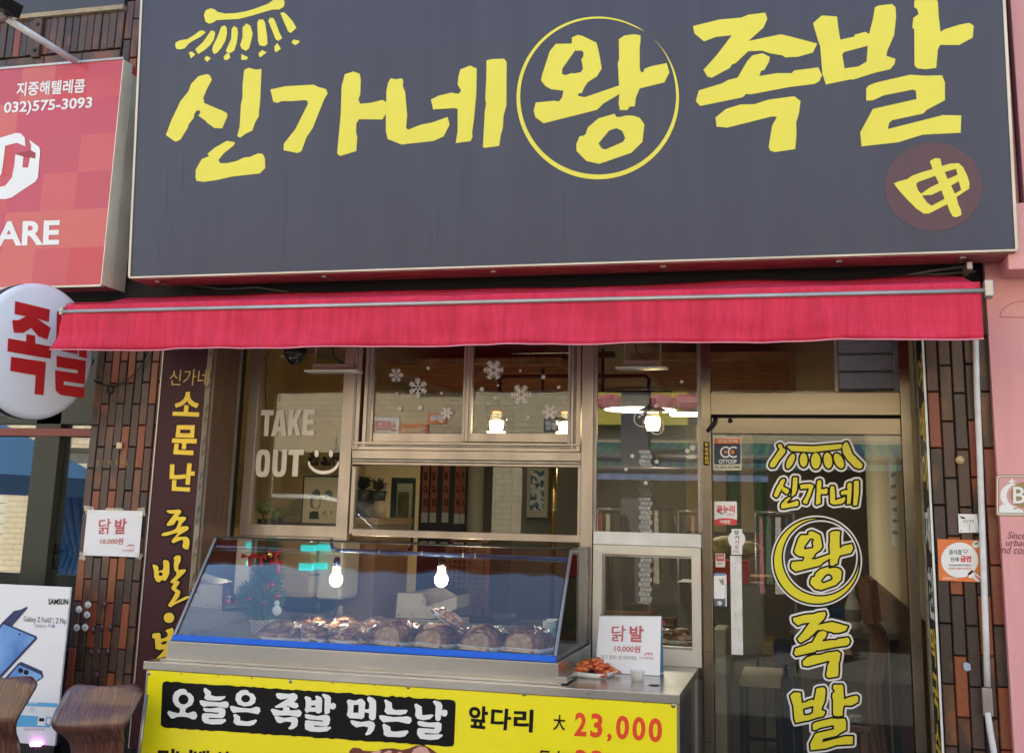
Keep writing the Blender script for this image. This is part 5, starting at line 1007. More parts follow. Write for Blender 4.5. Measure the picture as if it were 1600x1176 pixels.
potted('small succulent in a round glass-green pot inside the phone shop window',50,893,.06,.12,NY+.22,m_potd,1)
potted('spiky dark plant in the phone shop window, left of the pair by the frame',84,888,.05,.13,NY+.25,m_potd,2)
potted('spiky dark plant in the phone shop window nearest the tiled pier',100,886,.055,.15,NY+.25,m_potd,3)
a=rect(50,845,69,873,NY+.2); q=box('price_card',m_nv,None,a[0],a[1],NY+.2,NY+.21,a[2],a[3]); tag(q,'small navy and red leaflet card standing behind the phone shop window','card')
sub=poly_obj('red_print',m_redp,[[[(50,845),(60,845),(60,850),(50,850)]],[[(52,861),(66,861),(66,868),(52,868)]]],Yp(NY+.198),q)
# illuminated phone poster
LY=-.60; pb=thing('light_box_poster','white advertising light box showing blue folding phones at the lower left','poster',(-4,LY,.3))
ptr=hit(110,917,Yp(LY)); pbr=hit(86,1165,Yp(LY)); xr2=(ptr.x+pbr.x)/2
box('panel',mat('poster_white',(.78,.80,.86),.3,coat=.3),pb,-4.75,xr2,LY,LY+.014,pbr.z,ptr.z,.003); box('stand',m_black,pb,-4.7,xr2-.01,LY+.01,LY+.06,0,pbr.z-.001)
PPl=Yp(LY-.002)
tq('lettering','SAMSUN',m_blackp,75.5,935,106.5,944,PPl,pb,.03); tq('lettering','Galaxy Z Fold7 | Z Flip',m_blackp,37,962,103.5,972.5,PPl,pb,.0,.06); tq('lettering','Galaxy AI',m_greyp,54,974,80,981,PPl,pb,.0)
poly_obj('ai_star',print_mat('ai_blue',(.05,.2,.6)),[star(83.5,978,3.5,4)[0]],PPl,pb)
m_phb=print_mat('phone_dark_blue',(.012,.025,.12),.3); m_phs=mat('phone_screen_print',(.05,.17,.55),.3,c2=(.22,.45,.85),sc=5,lo=.3,hi=.7)
pq_=lambda *p:cr(0,890,4.1125,p)
poly_obj('phone_body',m_phb,[[pq_((-60,420),(20,330),(90,262),(130,255),(172,236),(180,242),(78,360),(30,345),(20,340))],[pq_((-60,440),(20,335),(235,425),(240,440),(0,700),(-60,740))],[pq_((25,700),(115,600),(135,588),(270,648),(280,685),(215,735),(30,735))]],PPl,pb)
poly_obj('phone_screen',m_phs,[[pq_((-60,455),(22,348),(225,435),(-5,680),(-60,720))],[pq_((45,700),(120,608),(262,672),(270,685),(205,730),(60,730))]],Yp(LY-.003),pb)
poly_obj('camera_lens',m_blackp,[[[(132/4.1125+r*math.cos(t*.5),890+645/4.1125+r*math.sin(t*.5)) for t in range(12)]] for r in (4,)]+[[[(168/4.1125+4*math.cos(t*.5),890+657/4.1125+4*math.sin(t*.5)) for t in range(12)]],[[(125/4.1125+1.6*math.cos(t*.5),890+413/4.1125+1.6*math.sin(t*.5)) for t in range(12)]]],Yp(LY-.004),pb)
m_sky=print_mat('sky_blue_print',(.10,.42,.75)); poly_obj('blue_band',m_sky,[[pq_((-60,838),(370,855),(368,880),(-60,862))],[pq_((-60,925),(160,932),(330,945),(322,1010),(-60,1000))]],PPl,pb)
poly_obj('phone_icon',m_whitep,[[pq_((248,920),(298,920),(290,1000),(240,998))],[pq_((305,950),(328,955),(318,995),(298,980))]],Yp(LY-.003),pb); poly_obj('icon_print',m_blackp,[[pq_((252,950),(285,950),(283,972),(250,972))]],Yp(LY-.004),pb)
tq('lettering','최대 혜택',m_whitep,46,1096,57,1100,Yp(LY-.003),pb,.02); tq('lettering','간편하게',m_sky,46,1104,54,1112,PPl,pb,.0); tq('lettering','매장에서 확인하세요',m_greyp,38,1137,70,1141,PPl,pb,.0)
for k in range(3):
    p=hit(50+k*6,1162,Yp(LY-.01)); b_=MB().ball(p,.011,8).build('led',mat('pink_led',(1,.3,.8),.3,emit=(1,.25,.85),es=2.2) if k==0 else bpy.data.materials['pink_led'],pb)
# bent plywood stools
m_ply=bpy.data.materials.new('bent_plywood'); m_ply.use_nodes=True; N=m_ply.node_tree.nodes; L=m_ply.node_tree.links; b=N['Principled BSDF']; b.inputs['Roughness'].default_value=.32; b.inputs['Coat Weight'].default_value=.4; b.inputs['Coat Roughness'].default_value=.2
tc=N.new('ShaderNodeTexCoord'); mp=N.new('ShaderNodeMapping'); mp.inputs['Scale'].default_value=(26,4,1.6); mp.inputs['Rotation'].default_value=(0,R_(12),0); L.new(tc.outputs['Object'],mp.inputs[0]); no=N.new('ShaderNodeTexNoise'); no.inputs['Scale'].default_value=6; no.inputs['Detail'].default_value=8; no.inputs['Distortion'].default_value=.6; L.new(mp.outputs[0],no.inputs[0])
rp=N.new('ShaderNodeValToRGB'); e=rp.color_ramp.elements; e[0].position=.36; e[0].color=(.045,.015,.010,1); e[1].position=.56; e[1].color=(.11,.036,.022,1); k=e.new(.64); k.color=(.19,.085,.055,1); k=e.new(.67); k.color=(.10,.034,.022,1); L.new(no.outputs[0],rp.inputs[0]); L.new(rp.outputs[0],b.inputs['Base Color'])
def stool(label,rows,Y):
    pts=[]
    cs_=[(hit(l,y,Yp(Y)),hit(r,y,Yp(Y)),dy) for y,l,r,dy in rows]
    base=thing('plywood_stool',label,'stool',((cs_[2][0].x+cs_[2][1].x)/2,Y+.2,0),'bent plywood stools on the pavement')
    xc=(cs_[-1][0].x+cs_[-1][1].x)/2; w2_=(cs_[-1][1].x-cs_[-1][0].x)/2; zz_=cs_[-1][0].z
    prof=[(l.x,r.x,(l.z+r.z)/2,dy,(r.z-l.z)/2) for l,r,dy in cs_]
    prof+=[(xc-w2_,xc+w2_,zz_-.08,.02,0),(xc-w2_*1.25,xc+w2_*1.25,.50,.06,0),(xc-.17,xc+.17,.455,.12,0),(xc-.19,xc+.19,.445,.22,0),(xc-.185,xc+.185,.45,.36,0),(xc-.16,xc+.16,.44,.43,0)]
    # smooth the profile
    R=[]; n=len(prof)
    for i in range(n-1):
        for k in range(4):
            t=k/4; p=[prof[max(i-1,0)],prof[i],prof[i+1],prof[min(i+2,n-1)]]
            R.append([.5*((2*p[1][j])+(-p[0][j]+p[2][j])*t+(2*p[0][j]-5*p[1][j]+4*p[2][j]-p[3][j])*t*t+(-p[0][j]+3*p[1][j]-3*p[2][j]+p[3][j])*t**3) for j in range(5)])
    R.append(list(prof[-1])); nu=12; vs=[];fs=[]
    for xl,xr,z,dy,tz in R:
        for i in range(nu+1): u=i/nu; vs.append((xl+(xr-xl)*u,Y+dy+.025*(1-(2*u-1)**2)*-1,z+tz*(2*u-1)))
    for j in range(len(R)-1):
        for i in range(nu): fs.append((j*(nu+1)+i,j*(nu+1)+i+1,(j+1)*(nu+1)+i+1,(j+1)*(nu+1)+i))
    mb=MB(); mb.add(vs,fs,True); o=mb.build('shell',m_ply,base); s=o.modifiers.new('solid','SOLIDIFY'); s.thickness=.011
    RAILS=(1,) if xc>-3.0 else ()
    m_leg=mat('stool_steel',(.30,.26,.22),.3,.8) if 'stool_steel' not in bpy.data.materials else bpy.data.materials['stool_steel']
    for sx in (-1,1):
        tb('leg',m_leg,base,[(xc+sx*.15,Y+.38,.435),(xc+sx*.19,Y+.42,.0)],.011,8); tb('leg',m_leg,base,[(xc+sx*.14,Y+.12,.44),(xc+sx*.19,Y+.03,.0)],.011,8)
        if sx in RAILS: tb('side_rail',m_leg,base,[(xc+sx*.165,Y+.10,.43),(xc+sx*.165,Y+.05,.56),(xc+sx*.165,Y+.07,.80)],.008,8)
    return base
stool('bent brown plywood stool between the light box poster and the yellow counter board',[(1073,122,206,.02),(1074.5,112,215,.018),(1079,105,219,.014),(1085,102,221,.008),(1100,97,217,-.008),(1115,93,213,-.03),(1128,94,208,-.045),(1136,99,203,-.04),(1146,107,198,-.02),(1158,111,195,.0),(1176,112,192,.01)],-1.05)
stool('bent brown plywood stool cut off by the left edge in front of the poster',[(1060,-48,40,.02),(1061.5,-58,49,.018),(1066,-65,54,.014),(1072,-68,56,.008),(1087,-73,51,-.008),(1105,-77,45,-.03),(1120,-75,40,-.045),(1130,-70,36,-.04),(1142,-62,31,-.02),(1156,-58,30,.0),(1176,-58,32,.01)],-1.12)
# ------------------------------------------------------------------ fixtures under the awning
m_htr=mat('heater_metal',(.30,.22,.19),.35,.8)
for i,(xa,xb,yp,lb) in enumerate(((479,562,580,'slim hanging infrared heater under the left half of the awning before the TAKE OUT window'),(963,1043,575,'slim hanging infrared heater under the right half of the awning before the lamp window'))):
    Y=-.42; a=rect(xa,yp-1.5,xb,yp+1.5,Y); h=thing('hanging_heater',lb,'heater',((a[0]+a[1])/2,Y,a[2]),'heaters under the awning')
    box('reflector_plate',m_trim,h,a[0],a[1],Y-.03,Y+.05,a[2],a[3],.001)
    x0=a[0]+.035;x1_=a[1]-.03; box('body',m_htr,h,x0,x1_,Y-.01,Y+.03,a[3]+.018,a[3]+.03)
    fin=MB(); n=22
    for k in range(n): x=x0+(x1_-x0)*(k+.5)/n; fin.box(x-.0025,x+.0025,Y-.014,Y+.034,a[3]+.0005,a[3]+.0175)
    fin.build('cooling_fins',m_htr,h,kind='stuff')
    for x in (x0+.003,x1_-.003): tb('hanger',m_alu,h,[(x,Y+.01,a[3]+.03),(x,Y+.01,2.60)],.003,6)
    tb('cable',m_black,h,[(x1_-.06,Y+.01,a[3]+.03),(x1_-.11,Y,a[3]+.07),(x1_-.14,Y,2.5),(x0+.05,Y,2.44),(x0-.03,Y,2.5)],.004,6)
p=hit(461,558,Yp(-.2)); dm=thing('dome_camera','black dome security camera under the awning above the TAKE OUT window','security camera',tuple(p)); MB().ball(p,.043,14).build('dome',mat('dome_black',(.006,.006,.007),.08,coat=.5),dm); MB().lathe(p,[(0,.06),(.055,.06),(.06,.02),(.055,.0),(.0,.0)],20).build('housing',m_black,dm)
tb('stem',m_black,dm,[(p.x,p.y,p.z+.06),(p.x,p.y,2.6)],.02,8)
cbl=tb('cable',m_black,None,[hit(a,b,Yp(-.03)) for a,b in ((421,548),(415,560),(417,580),(414,600),(416,640))],.003,6); tag(cbl,'thin black cable hanging down the left stile of the TAKE OUT window','cable')
# ------------------------------------------------------------------ inside the shop
m_lamp=mat('lamp_glow',(1,.97,.9),.4,emit=(1,.93,.80),es=3)
def area(name,loc,size,e,c,rot=(0,0,0)):
    L_=bpy.data.lights.new(name,'AREA'); L_.shape='DISK'; L_.size=size; L_.energy=e; L_.color=c; o=bpy.data.objects.new(name,L_); o.location=loc; o.rotation_euler=rot; COL.objects.link(o); return o
p=hit(1000,640,Zp(2.40)); rl=thing('ceiling_light','round glowing ceiling light seen through the right fixed window','ceiling light',tuple(p)); rw=abs(hit(1060,640,Yp(p.y)).x-hit(940,640,Yp(p.y)).x)/2
MB().lathe(p,[(0,0),(rw*.93,0)],40).build('diffuser',m_lamp,rl); MB().lathe(p,[(rw*.93,-.002),(rw,.01),(rw,.05),(rw*.9,.14),(0,.149)],40).build('housing',m_white,rl)
area('ceiling_light_lamp',(p.x,p.y,p.z-.02),rw*1.6,13,(1,.88,.66))
ql=hit(1045,639,Zp(2.45)); t=thing('strip_light','small rectangular strip light beside the round ceiling light','strip light',tuple(ql)); box('tube',m_lamp,t,ql.x-.05,ql.x+.45,ql.y+.5,ql.y+.58,2.44,2.47,.01); box('mount',m_white,t,ql.x-.05,ql.x+.45,ql.y+.49,ql.y+.59,2.471,2.549)
# lattice ceiling panels
def lattice(label,px0,px1,pyf,depth):
    a=hit(px0,pyf,Zp(2.43)); b=hit(px1,pyf,Zp(2.43)); y0=a.y; x0,x1=a.x,b.x; t=thing('lattice_panel',label,'ceiling lattice',((x0+x1)/2,y0,2.43))
    box('frame_bar',m_latt,t,x0,x1,y0,y0+.04,2.41,2.45); box('frame_bar',m_latt,t,x0,x1,y0+depth-.04,y0+depth,2.41,2.45); box('frame_bar',m_latt,t,x0,x0+.04,y0+.0405,y0+depth-.0405,2.41,2.45); box('frame_bar',m_latt,t,x1-.04,x1,y0+.0405,y0+depth-.0405,2.41,2.45)
    mb=MB(); x=x0+.06
    while x<x1-.05: mb.box(x,x+.042,y0+.041,y0+depth-.041,2.425,2.435); x+=.085
    y=y0+.07
    while y<y0+depth-.06: mb.box(x0+.041,x1-.041,y,y+.042,2.414,2.4245); y+=.085
    mb.build('slats',m_latt,t,kind='stuff'); box('backing',mat('lattice_back',(.03,.014,.006),.8) if 'lattice_back' not in bpy.data.materials else bpy.data.materials['lattice_back'],t,x0+.04,x1-.04,y0+.04,y0+depth-.04,2.451,2.456)
lattice('brown wooden lattice ceiling panel above the sliding window',596,880,566,1.9); lattice('brown wooden lattice ceiling panel above the door and right window',985,1242,557,1.9)
# pendant lamps on black pipe frame
PY=.9; pf=thing('pipe_lamp_frame','black iron pipe frame carrying glass shaded pendant lamps over the tables','pendant lamp',tuple(hit(900,600,Yp(PY))))
H=lambda a,b,Y=PY:hit(a,b,Yp(Y))
tb('pipe',m_iron,pf,[H(745,615),H(1050,613)],.014,8); tb('pipe',m_iron,pf,[H(781,612),H(781,593),H(786,588),H(1008,587),H(1014,592),H(1014,615)],.011,8)
for x in (848,942): tb('hanger',m_iron,pf,[H(x,613),H(x,545)],.009,8)
box('ceiling_plate',m_iron,pf,H(828,556).x,H(960,556).x,PY-.03,PY+.03,H(900,556).z-.01,H(900,556).z+.02)
m_cop=mat('copper_cap',(.35,.14,.06),.3,.8)
m_shg=glass('shade_glass',(.98,.93,.8),gain=1.5); m_pb=mat('pendant_bulb',(1,.9,.7),.3,emit=(1,.74,.38),es=6)
for i,(x,yt,yb,r) in enumerate(((776,625,677,.062),(884,625,680,.062),(1020,622,672,.062))):
    c=H(x,(yt+yb)/2); zt_=H(x,yt).z; zb2=H(x,yb).z
    t=thing('pendant_lamp',['lit pendant lamp with copper cap and square glass shade in the sliding window','lit pendant lamp at the right edge of the sliding window','lit pendant lamp with black funnel shade in the right fixed window'][i],'pendant lamp',tuple(c),'pendant lamps over the tables')
    tb('stem',m_iron,t,[(c.x,PY,zt_+.005),(c.x,PY,H(x,614).z)],.007,6)
    MB().lathe((c.x,PY,zt_),[(0,.004),(.018,.0),(.02,-.03),(.035,-.045),(.052 if i<2 else .085,-.07)],20).build('cap',m_cop if i<2 else m_iron,t)
    MB().lathe((c.x,PY,zt_-.0705),[(.05,0),(r,-.02),(r,-.11),(.05,-.115)],20).build('glass_shade',m_shg,t)
    MB().lathe((c.x,PY,zb2),[(0,0),(.05,.0),(.055,.01),(.055,.055),(.035,.075),(0,.08)],20).build('bulb',m_pb,t)
    L_=bpy.data.lights.new('pendant_light','POINT'); L_.energy=1.8; L_.color=(1,.72,.42); L_.shadow_soft_size=.057; lo=bpy.data.objects.new('pendant_light',L_); lo.location=(c.x,PY,zb2+.035); COL.objects.link(lo)
# left window shelf and its decorations
ws_=thing('window_shelf','pale wooden shelf inside the TAKE OUT window','shelf',(-2.5,.3,1.4)); zs=hit(450,822,Yp(.15)).z
box('board',mat('shelf_wood',(.42,.30,.16),.5,c2=(.34,.23,.12),sc=6,stretch=(.4,5,5)),ws_,-3.0,hit(538,830,Yp(.05)).x,.045,.29,zs-.014,zs,.003)
def topiary(label,px,py,r,Y,seed):
    c=hit(px,py,Yp(Y)); t=thing('topiary_ball',label,'artificial plant',(c.x,c.y,zs),'topiary balls on the window shelf'); rg=random.Random(seed); mb=MB()
    for i in range(420):
        d=Vector((rg.gauss(0,1),rg.gauss(0,1),rg.gauss(0,1))).normalized(); p=c+d*r*rg.uniform(.78,1.02); s=d.orthogonal().normalized(); u=d.cross(s); w=r*.16; an=rg.uniform(0,6.28); s2=s*math.cos(an)+u*math.sin(an); u2=d.cross(s2)
        mb.add([p-s2*w,p+u2*w*.5+d*w*.5,p+s2*w,p-u2*w*.5+d*w*.3],[(0,1,2,3)])
    mb.build('leaves',m_ltop,t,kind='stuff'); MB().ball(c,r*.8,10).build('core',m_leaf,t)
    tb('stem',m_iron,t,[(c.x,c.y,zs+.02),(c.x,c.y,c.z)],.004,6); MB().lathe((c.x,c.y,zs),[(0,.001),(.022,.001),(.028,.035),(.024,.035),(0,.03)],14).build('pot',m_potd,t)
m_ltop=mat('topiary_leaf',(.24,.28,.06),.5,c2=(.42,.44,.15),sc=60)
topiary('round topiary ball, taller left one of the two behind the TAKE OUT glass',412,792,.040,.15,1); topiary('round topiary ball, lower right one of the two behind the TAKE OUT glass',436,803,.040,.21,2)
po=thing('portrait_print','framed cartoon portrait print of an older couple inside the TAKE OUT window','framed picture',tuple(hit(500,815,Yp(.25)))); a=rect(474,745,529,817,.25)
box('backing',mat('print_paper',(.55,.47,.32),.6),po,a[0],a[1],.25,.258,a[2],a[3]); 
for k,(x0,x1_,z0,z1_) in enumerate(((a[0]-.006,a[0]-.0002,a[2],a[3]),(a[1]+.0002,a[1]+.006,a[2],a[3]),(a[0]-.006,a[1]+.006,a[3]+.0002,a[3]+.006))): box('frame_bar',m_iron,po,x0,x1_,.245,.262,z0,z1_)
PoP=Yp(.2485);PoP2=Yp(.247);PoP3=Yp(.246)
Kq=lambda *p:cr(370,540,3.92,p)
m_hair=print_mat('hair_grey_print',(.12,.12,.14)); m_skin=print_mat('skin_print',(.62,.50,.36)); m_line=m_blackp
poly_obj('hair',m_hair,[[Kq((450,990),(447,940),(465,895),(488,875),(508,888),(514,930),(510,985),(495,1005))],[Kq((538,935),(542,895),(565,880),(585,898),(586,940),(575,960),(550,960))]],PoP,po)
poly_obj('face',m_skin,[[Kq((465,960),(470,935),(500,930),(508,955),(502,985),(488,1000),(472,990))],[Kq((540,945),(560,925),(582,940),(580,975),(562,998),(545,980))]],PoP2,po)
poly_obj('clothing',m_blackp,[[Kq((443,1060),(445,1020),(470,1010),(500,1015),(503,1060))],[Kq((520,1030),(545,1008),(547,1012),(526,1034))],[Kq((575,1008),(586,1028),(582,1031),(572,1012))],[Kq((545,1020),(549,1020),(547,1055),(544,1055))]],PoP2,po)
poly_obj('facial_line',m_line,[[Kq((474,955),(480,952),(480,957))],[Kq((490,953),(497,953),(495,957))],[Kq((476,980),(487,986),(498,980),(488,983))],[Kq((547,962),(553,960),(553,964))],[Kq((566,960),(572,961),(570,964))],[Kq((552,980),(560,985),(570,979),(560,981))]],PoP3,po)
ef=thing('tower_figurine','dark lattice tower figurine on a ledge inside the TAKE OUT window','figurine',tuple(hit(524,728,Yp(.5)))); 
b0=hit(524,728,Yp(.5)); t0=hit(523,674,Yp(.5)); hh=t0.z-b0.z
for sx in (-1,1):
    for sy in (-1,1): tb('leg',m_iron,ef,[(b0.x+sx*.024,.5+sy*.024,b0.z),(b0.x+sx*.012,.5+sy*.012,b0.z+hh*.3),(b0.x+sx*.004,.5+sy*.004,b0.z+hh*.7),(b0.x,.5,b0.z+hh)],[.004,.0035,.003,.002],6)
for f,w in ((.22,.018),(.42,.011),(.8,.005)): box('platform',m_iron,ef,b0.x-w,b0.x+w,.5-w,.5+w,b0.z+hh*f,b0.z+hh*f+.006)
a=rect(474,728,529,742,.5); lg=box('wall_ledge',bpy.data.materials['shelf_wood'],None,a[0],a[1]+.1,.45,.62,a[2],a[3]); tag(lg,'small wooden ledge behind the smile sticker holding pots','ledge')
potted('small brown pot plant on the ledge left of the tower figurine',490,727,.035,.10,.52,mat('brown_pot',(.12,.07,.045),.5),8); potted('low dark green plant on the ledge between the pot and the tower figurine',508,727,.03,.05,.54,m_potd,9)
# seen in the low window: flowers, pitcher, cabinet, picture, menu strips
sc0=thing('side_cabinet','pale wooden side cabinet under the plants in the low window','cabinet',(-2.7,.9,0)); zc2=hit(580,808,Yp(.9)).z
box('top',bpy.data.materials['shelf_wood'],sc0,-3.0,hit(610,810,Yp(.9)).x,.7,1.3,zc2-.04,zc2,.004); box('body',mat('cabinet_wood',(.30,.22,.14),.6),sc0,-3.0,hit(606,810,Yp(.9)).x,.72,1.28,.02,zc2-.0405)
a=rect(552,781,575,807,.95); o=box('storage_box',mat('dark_green_box',(.03,.045,.04),.5),None,a[0],a[1],.95,1.1,zc2+.001,a[3],.003); tag(o,'dark green storage box at the left end of the cabinet top','box')
a=rect(578,782,598,806,.95); pt=thing('pitcher','cream pitcher vase with curved handle on the cabinet','pitcher',((a[0]+a[1])/2,1,zc2)); w=(a[1]-a[0])/2; MB().lathe(((a[0]+a[1])/2,1,zc2+.001),[(0,0),(w*.9,0),(w,.05),(w*.85,a[3]-zc2),(w*.78,a[3]-zc2),(0,.02)],20).build('body',mat('cream_ceramic',(.6,.52,.38),.3),pt); tb('handle',m_iron,pt,[(a[0]+.005,.93,zc2+.02),(a[0]-.0,.90,zc2+.06),(a[0]+.012,.91,zc2+.10),(a[0]+.02,.94,a[3]-.01)],.006,8)
potted('dark leafy plant on the green box in the low window',566,783,.06,.16,1.0,m_potd,12,n=60); potted('grey green leafy plant in the cream pitcher',590,784,.055,.15,1.02,m_potd,13,n=60,leafm=mat('grey_leaf',(.12,.15,.09),.5))
gp_=thing('framed_picture','tall dark green framed picture with pale mount seen in the low window','framed picture',tuple(hit(626,840,Yp(1.5)))); a=rect(609,746,646,860,1.5)
box('frame',mat('green_frame',(.02,.055,.045),.4),gp_,a[0],a[1],1.5,1.53,a[2],a[3],.004); a2=rect(619,755,643,855,1.5); box('mount',mat('mount_cream',(.5,.47,.34),.7),gp_,a2[0],a2[1],1.494,1.4995,a2[2],a2[3]); a3=rect(622,768,639,830,1.5); box('painting',mat('landscape_painting',(.08,.11,.045),.5,c2=(.22,.20,.10),sc=16),gp_,a3[0],a3[1],1.489,1.4935,a3[2],a3[3])
o=box('partition',mat('partition_slate',(.05,.055,.07),.7),None,hit(655,780,Yp(2.3)).x,hit(742,780,Yp(2.3)).x,2.3,2.36,.02,2.2); tag(o,'dark slate partition behind the orange menu strips','partition')
m_or=print_mat('strip_orange',(.50,.16,.09))
for i,(x0,x1_,yb_,tx) in enumerate(((660,670,800,'앞다리'),(673,683,800,'앞다리'),(692,702,800,'뒷다리'),(711,719,802,'미니족'),(720,727,802,'막국수'))):
    a=rect(x0,722,x1_,yb_,2.28); t=thing('menu_strip',['hanging orange menu strip, leftmost, on the slate partition','hanging orange menu strip, second from the left on the slate partition','hanging orange menu strip standing apart in the middle of the partition','hanging orange menu strip, wider one of the right pair','hanging orange menu strip, rightmost on the partition'][i],'menu strip',(a[0],2.28,a[2]),'menu strips on the slate partition')
    box('strip',m_or,t,a[0],a[1],2.28,2.284,a[2],a[3]); box('price_tag',m_whitep,t,a[0],a[1],2.278,2.283,a[2]-.07,a[2]-.002)
    for k,ch in enumerate(tx): tq('letter',ch,m_blackp,x0+2,737+k*21,x1_-2,750+k*21,Yp(2.277),t,.03)
o=tb('pillar',mat('pale_pillar',(.34,.34,.28),.6),None,[(hit(743,780,Yp(2.0)).x,2.0,.02),(hit(743,780,Yp(2.0)).x,2.0,2.54)],.055,16); tag(o,'slim pale green pillar inside the low window','pillar')
pc=thing('framed_picture','blue and white flower painting in a pale frame seen in the low window','framed picture',tuple(hit(840,806,Yp(2.2)))); a=rect(823,730,856,808,2.2); box('frame',mat('pale_frame',(.45,.44,.36),.5),pc,a[0],a[1],2.2,2.23,a[2],a[3],.004); a=rect(829,735,850,797,2.2); box('painting',mat('blue_painting',(.03,.12,.22),.5,c2=(.55,.66,.70),sc=38,detail=2,lo=.45,hi=.55),pc,a[0],a[1],2.193,2.1995,a[2],a[3])
o=box('screen_wall',mat('grey_screen_wall',(.16,.16,.135),.7),None,hit(801,780,Yp(2.3)).x,hit(905,780,Yp(2.3)).x,2.3,2.36,.02,2.54); tag(o,'grey green wall section carrying the flower painting','wall')
o=MB().lathe((hit(865,790,Yp(1.9)).x,1.9,.02),[(0,0),(.016,0),(.016,1.55),(.02,1.56),(.02,1.86),(0,1.87)],14).build('brass_pole',mat('brass',(.55,.40,.15),.25,.9),None); tag(o,'tall brass pole standing before the flower painting wall','pole')
# behind the display case: work table, machines, boxes
wt=thing('work_table','stainless work table behind the display case carrying machines','table',(-1.8,1.0,0)); box('top',m_steel,wt,-2.9,-1.1,.60,1.5,.93,.96,.003)
for x in (-2.85,-1.15):
    for y in (.64,1.45): box('leg',m_alud,wt,x-.02,x+.02,y-.02,y+.02,.02,.9295)
wd=thing('water_dispenser','beige water dispenser with four turquoise windows behind the case','dispenser',tuple(hit(475,945,Yp(.32)))); a=rect(424,840,534,935,.32)
box('body',mat('dispenser_tan',(.52,.42,.26),.3,c2=(.46,.37,.23),sc=2),wd,a[0],a[0]+(a[1]-a[0])*.62,.32,.58,a[2],a[3],.03); box('side_body',mat('dispenser_white',(.62,.60,.52),.35),wd,a[0]+(a[1]-a[0])*.62+.001,a[1],.335,.58,a[2],a[3],.02); a2=rect(436,936,500,958,.33); box('base',m_black,wd,a2[0],a2[1],.34,.58,a2[2],a2[3],.03)
m_tq=mat('turquoise_window',(.05,.62,.60),.2,emit=(.05,.75,.72),es=.25)
for x0,y0,x1_,y1_ in ((470,851,492,861),(495,850,514,860),(467,880,489,891),(491,879,510,889)): a=rect(x0,y0,x1_,y1_,.31); box('window',m_tq,wd,a[0],a[1],.304,.3345,a[2],a[3],.004)
tq('lettering','Korea Mall',m_nv,482,895,499,899,Yp(.3185),wd,.02)
sl_=thing('meat_slicer','white metal meat slicer with sloping steel top behind the right bulb','slicer',tuple(hit(665,965,Yp(.62)))); 
P=[hit(a,b,Yp(.62)) for a,b in ((618,965),(679,966),(679,949),(664,947),(664,936),(658,927),(621,926))]
b_=MB(); n=len(P); b_.add(P+[v+Vector((.0,.04,0)) for v in P],[tuple(range(n))[::-1],tuple(range(n,2*n))]+[(i,(i+1)%n,n+(i+1)%n,n+i) for i in range(n)]); b_.build('side_plate',m_beige,sl_)
P=[hit(a,b,Yp(.66)) for a,b in ((664,947),(714,931),(713,950),(679,966))]; MB().hull8([P[3],P[2],P[1],P[0]],[v+Vector((0,.25,0)) for v in (P[3],P[2],P[1],P[0])]).build('body',m_beige,sl_)
P=[hit(a,b,Yp(.66)) for a,b in ((640,925),(664,946),(714,930),(690,916))]; MB().hull8([v for v in P],[v+Vector((0,.2,.004)) for v in P]).build('sloping_top',m_steel,sl_)
box('foot',m_beige,sl_,hit(622,968,Yp(.64)).x,hit(712,968,Yp(.64)).x,.64,.9,.961,hit(660,967,Yp(.64)).z-.001)
for a_,b_2 in ((623,960),(643,960),(661,937),(661,942)): MB().lathe(hit(a_,b_2,Yp(.619)),[(0,-.001),(.005,0)],8,'Y').build('screw',m_greyp,sl_)
ph=thing('telephone_scale','beige desk scale with dark stand under the left bulb','scale',tuple(hit(555,930,Yp(.9)))); P=[hit(a,b,Yp(.9)) for a,b in ((516,925),(570,935),(577,925),(573,918),(530,908))]
n=5; b_=MB(); b_.add(P+[v+Vector((0,.22,0)) for v in P],[tuple(range(n))[::-1],tuple(range(n,2*n))]+[(i,(i+1)%n,n+(i+1)%n,n+i) for i in range(n)]); b_.build('body',m_beige,ph); a=rect(560,928,574,933,.9); box('display',print_mat('display_blue',(.1,.3,.35)),ph,a[0],a[1],.893,.899,a[2],a[3]); tb('stand',m_navy,ph,[hit(556,920,Yp(.95)),hit(550,905,Yp(.95)),hit(551,900,Yp(.95))],.018,8); box('pedestal',m_black,ph,P[0].x,P[2].x,.92,1.1,.961,P[0].z-.005)
for i,(x0,y0,x1_,y1_,Y,lb) in enumerate(((430,953,494,966,.58,'long white lid box stacked behind the pot, upper one'),(424,967,490,985,.56,'long white plastic box behind the pot, lower one'),(498,944,517,962,.66,'small cream box standing behind the second food tray'))):
    a=rect(x0,y0,x1_,y1_,Y); o=box('plastic_box',m_beige if i else m_white,None,a[0],a[1],Y-(.02 if i==1 else 0),Y+.14,a[2],a[3],.006); tag(o,lb,'box','boxes on the work table')
ck=thing('cream_bottle','small cream round jar with glass stopper behind the rear trays','jar',tuple(hit(531,958,Yp(.6)))); p=hit(531,960,Yp(.6)); MB().lathe(p,[(0,0),(.018,0),(.02,.02),(.013,.03),(.017,.04),(.010,.05),(0,.052)],16).build('jar',m_beige,ck)
st=thing('folding_screen','wicker lattice room screen with arched top behind the slicer','room screen',tuple(hit(730,960,Yp(1.7)))); a=rect(694,852,764,965,1.7); m_wk=mat('wicker',(.30,.16,.10),.6,c2=(.20,.10,.06),sc=12)
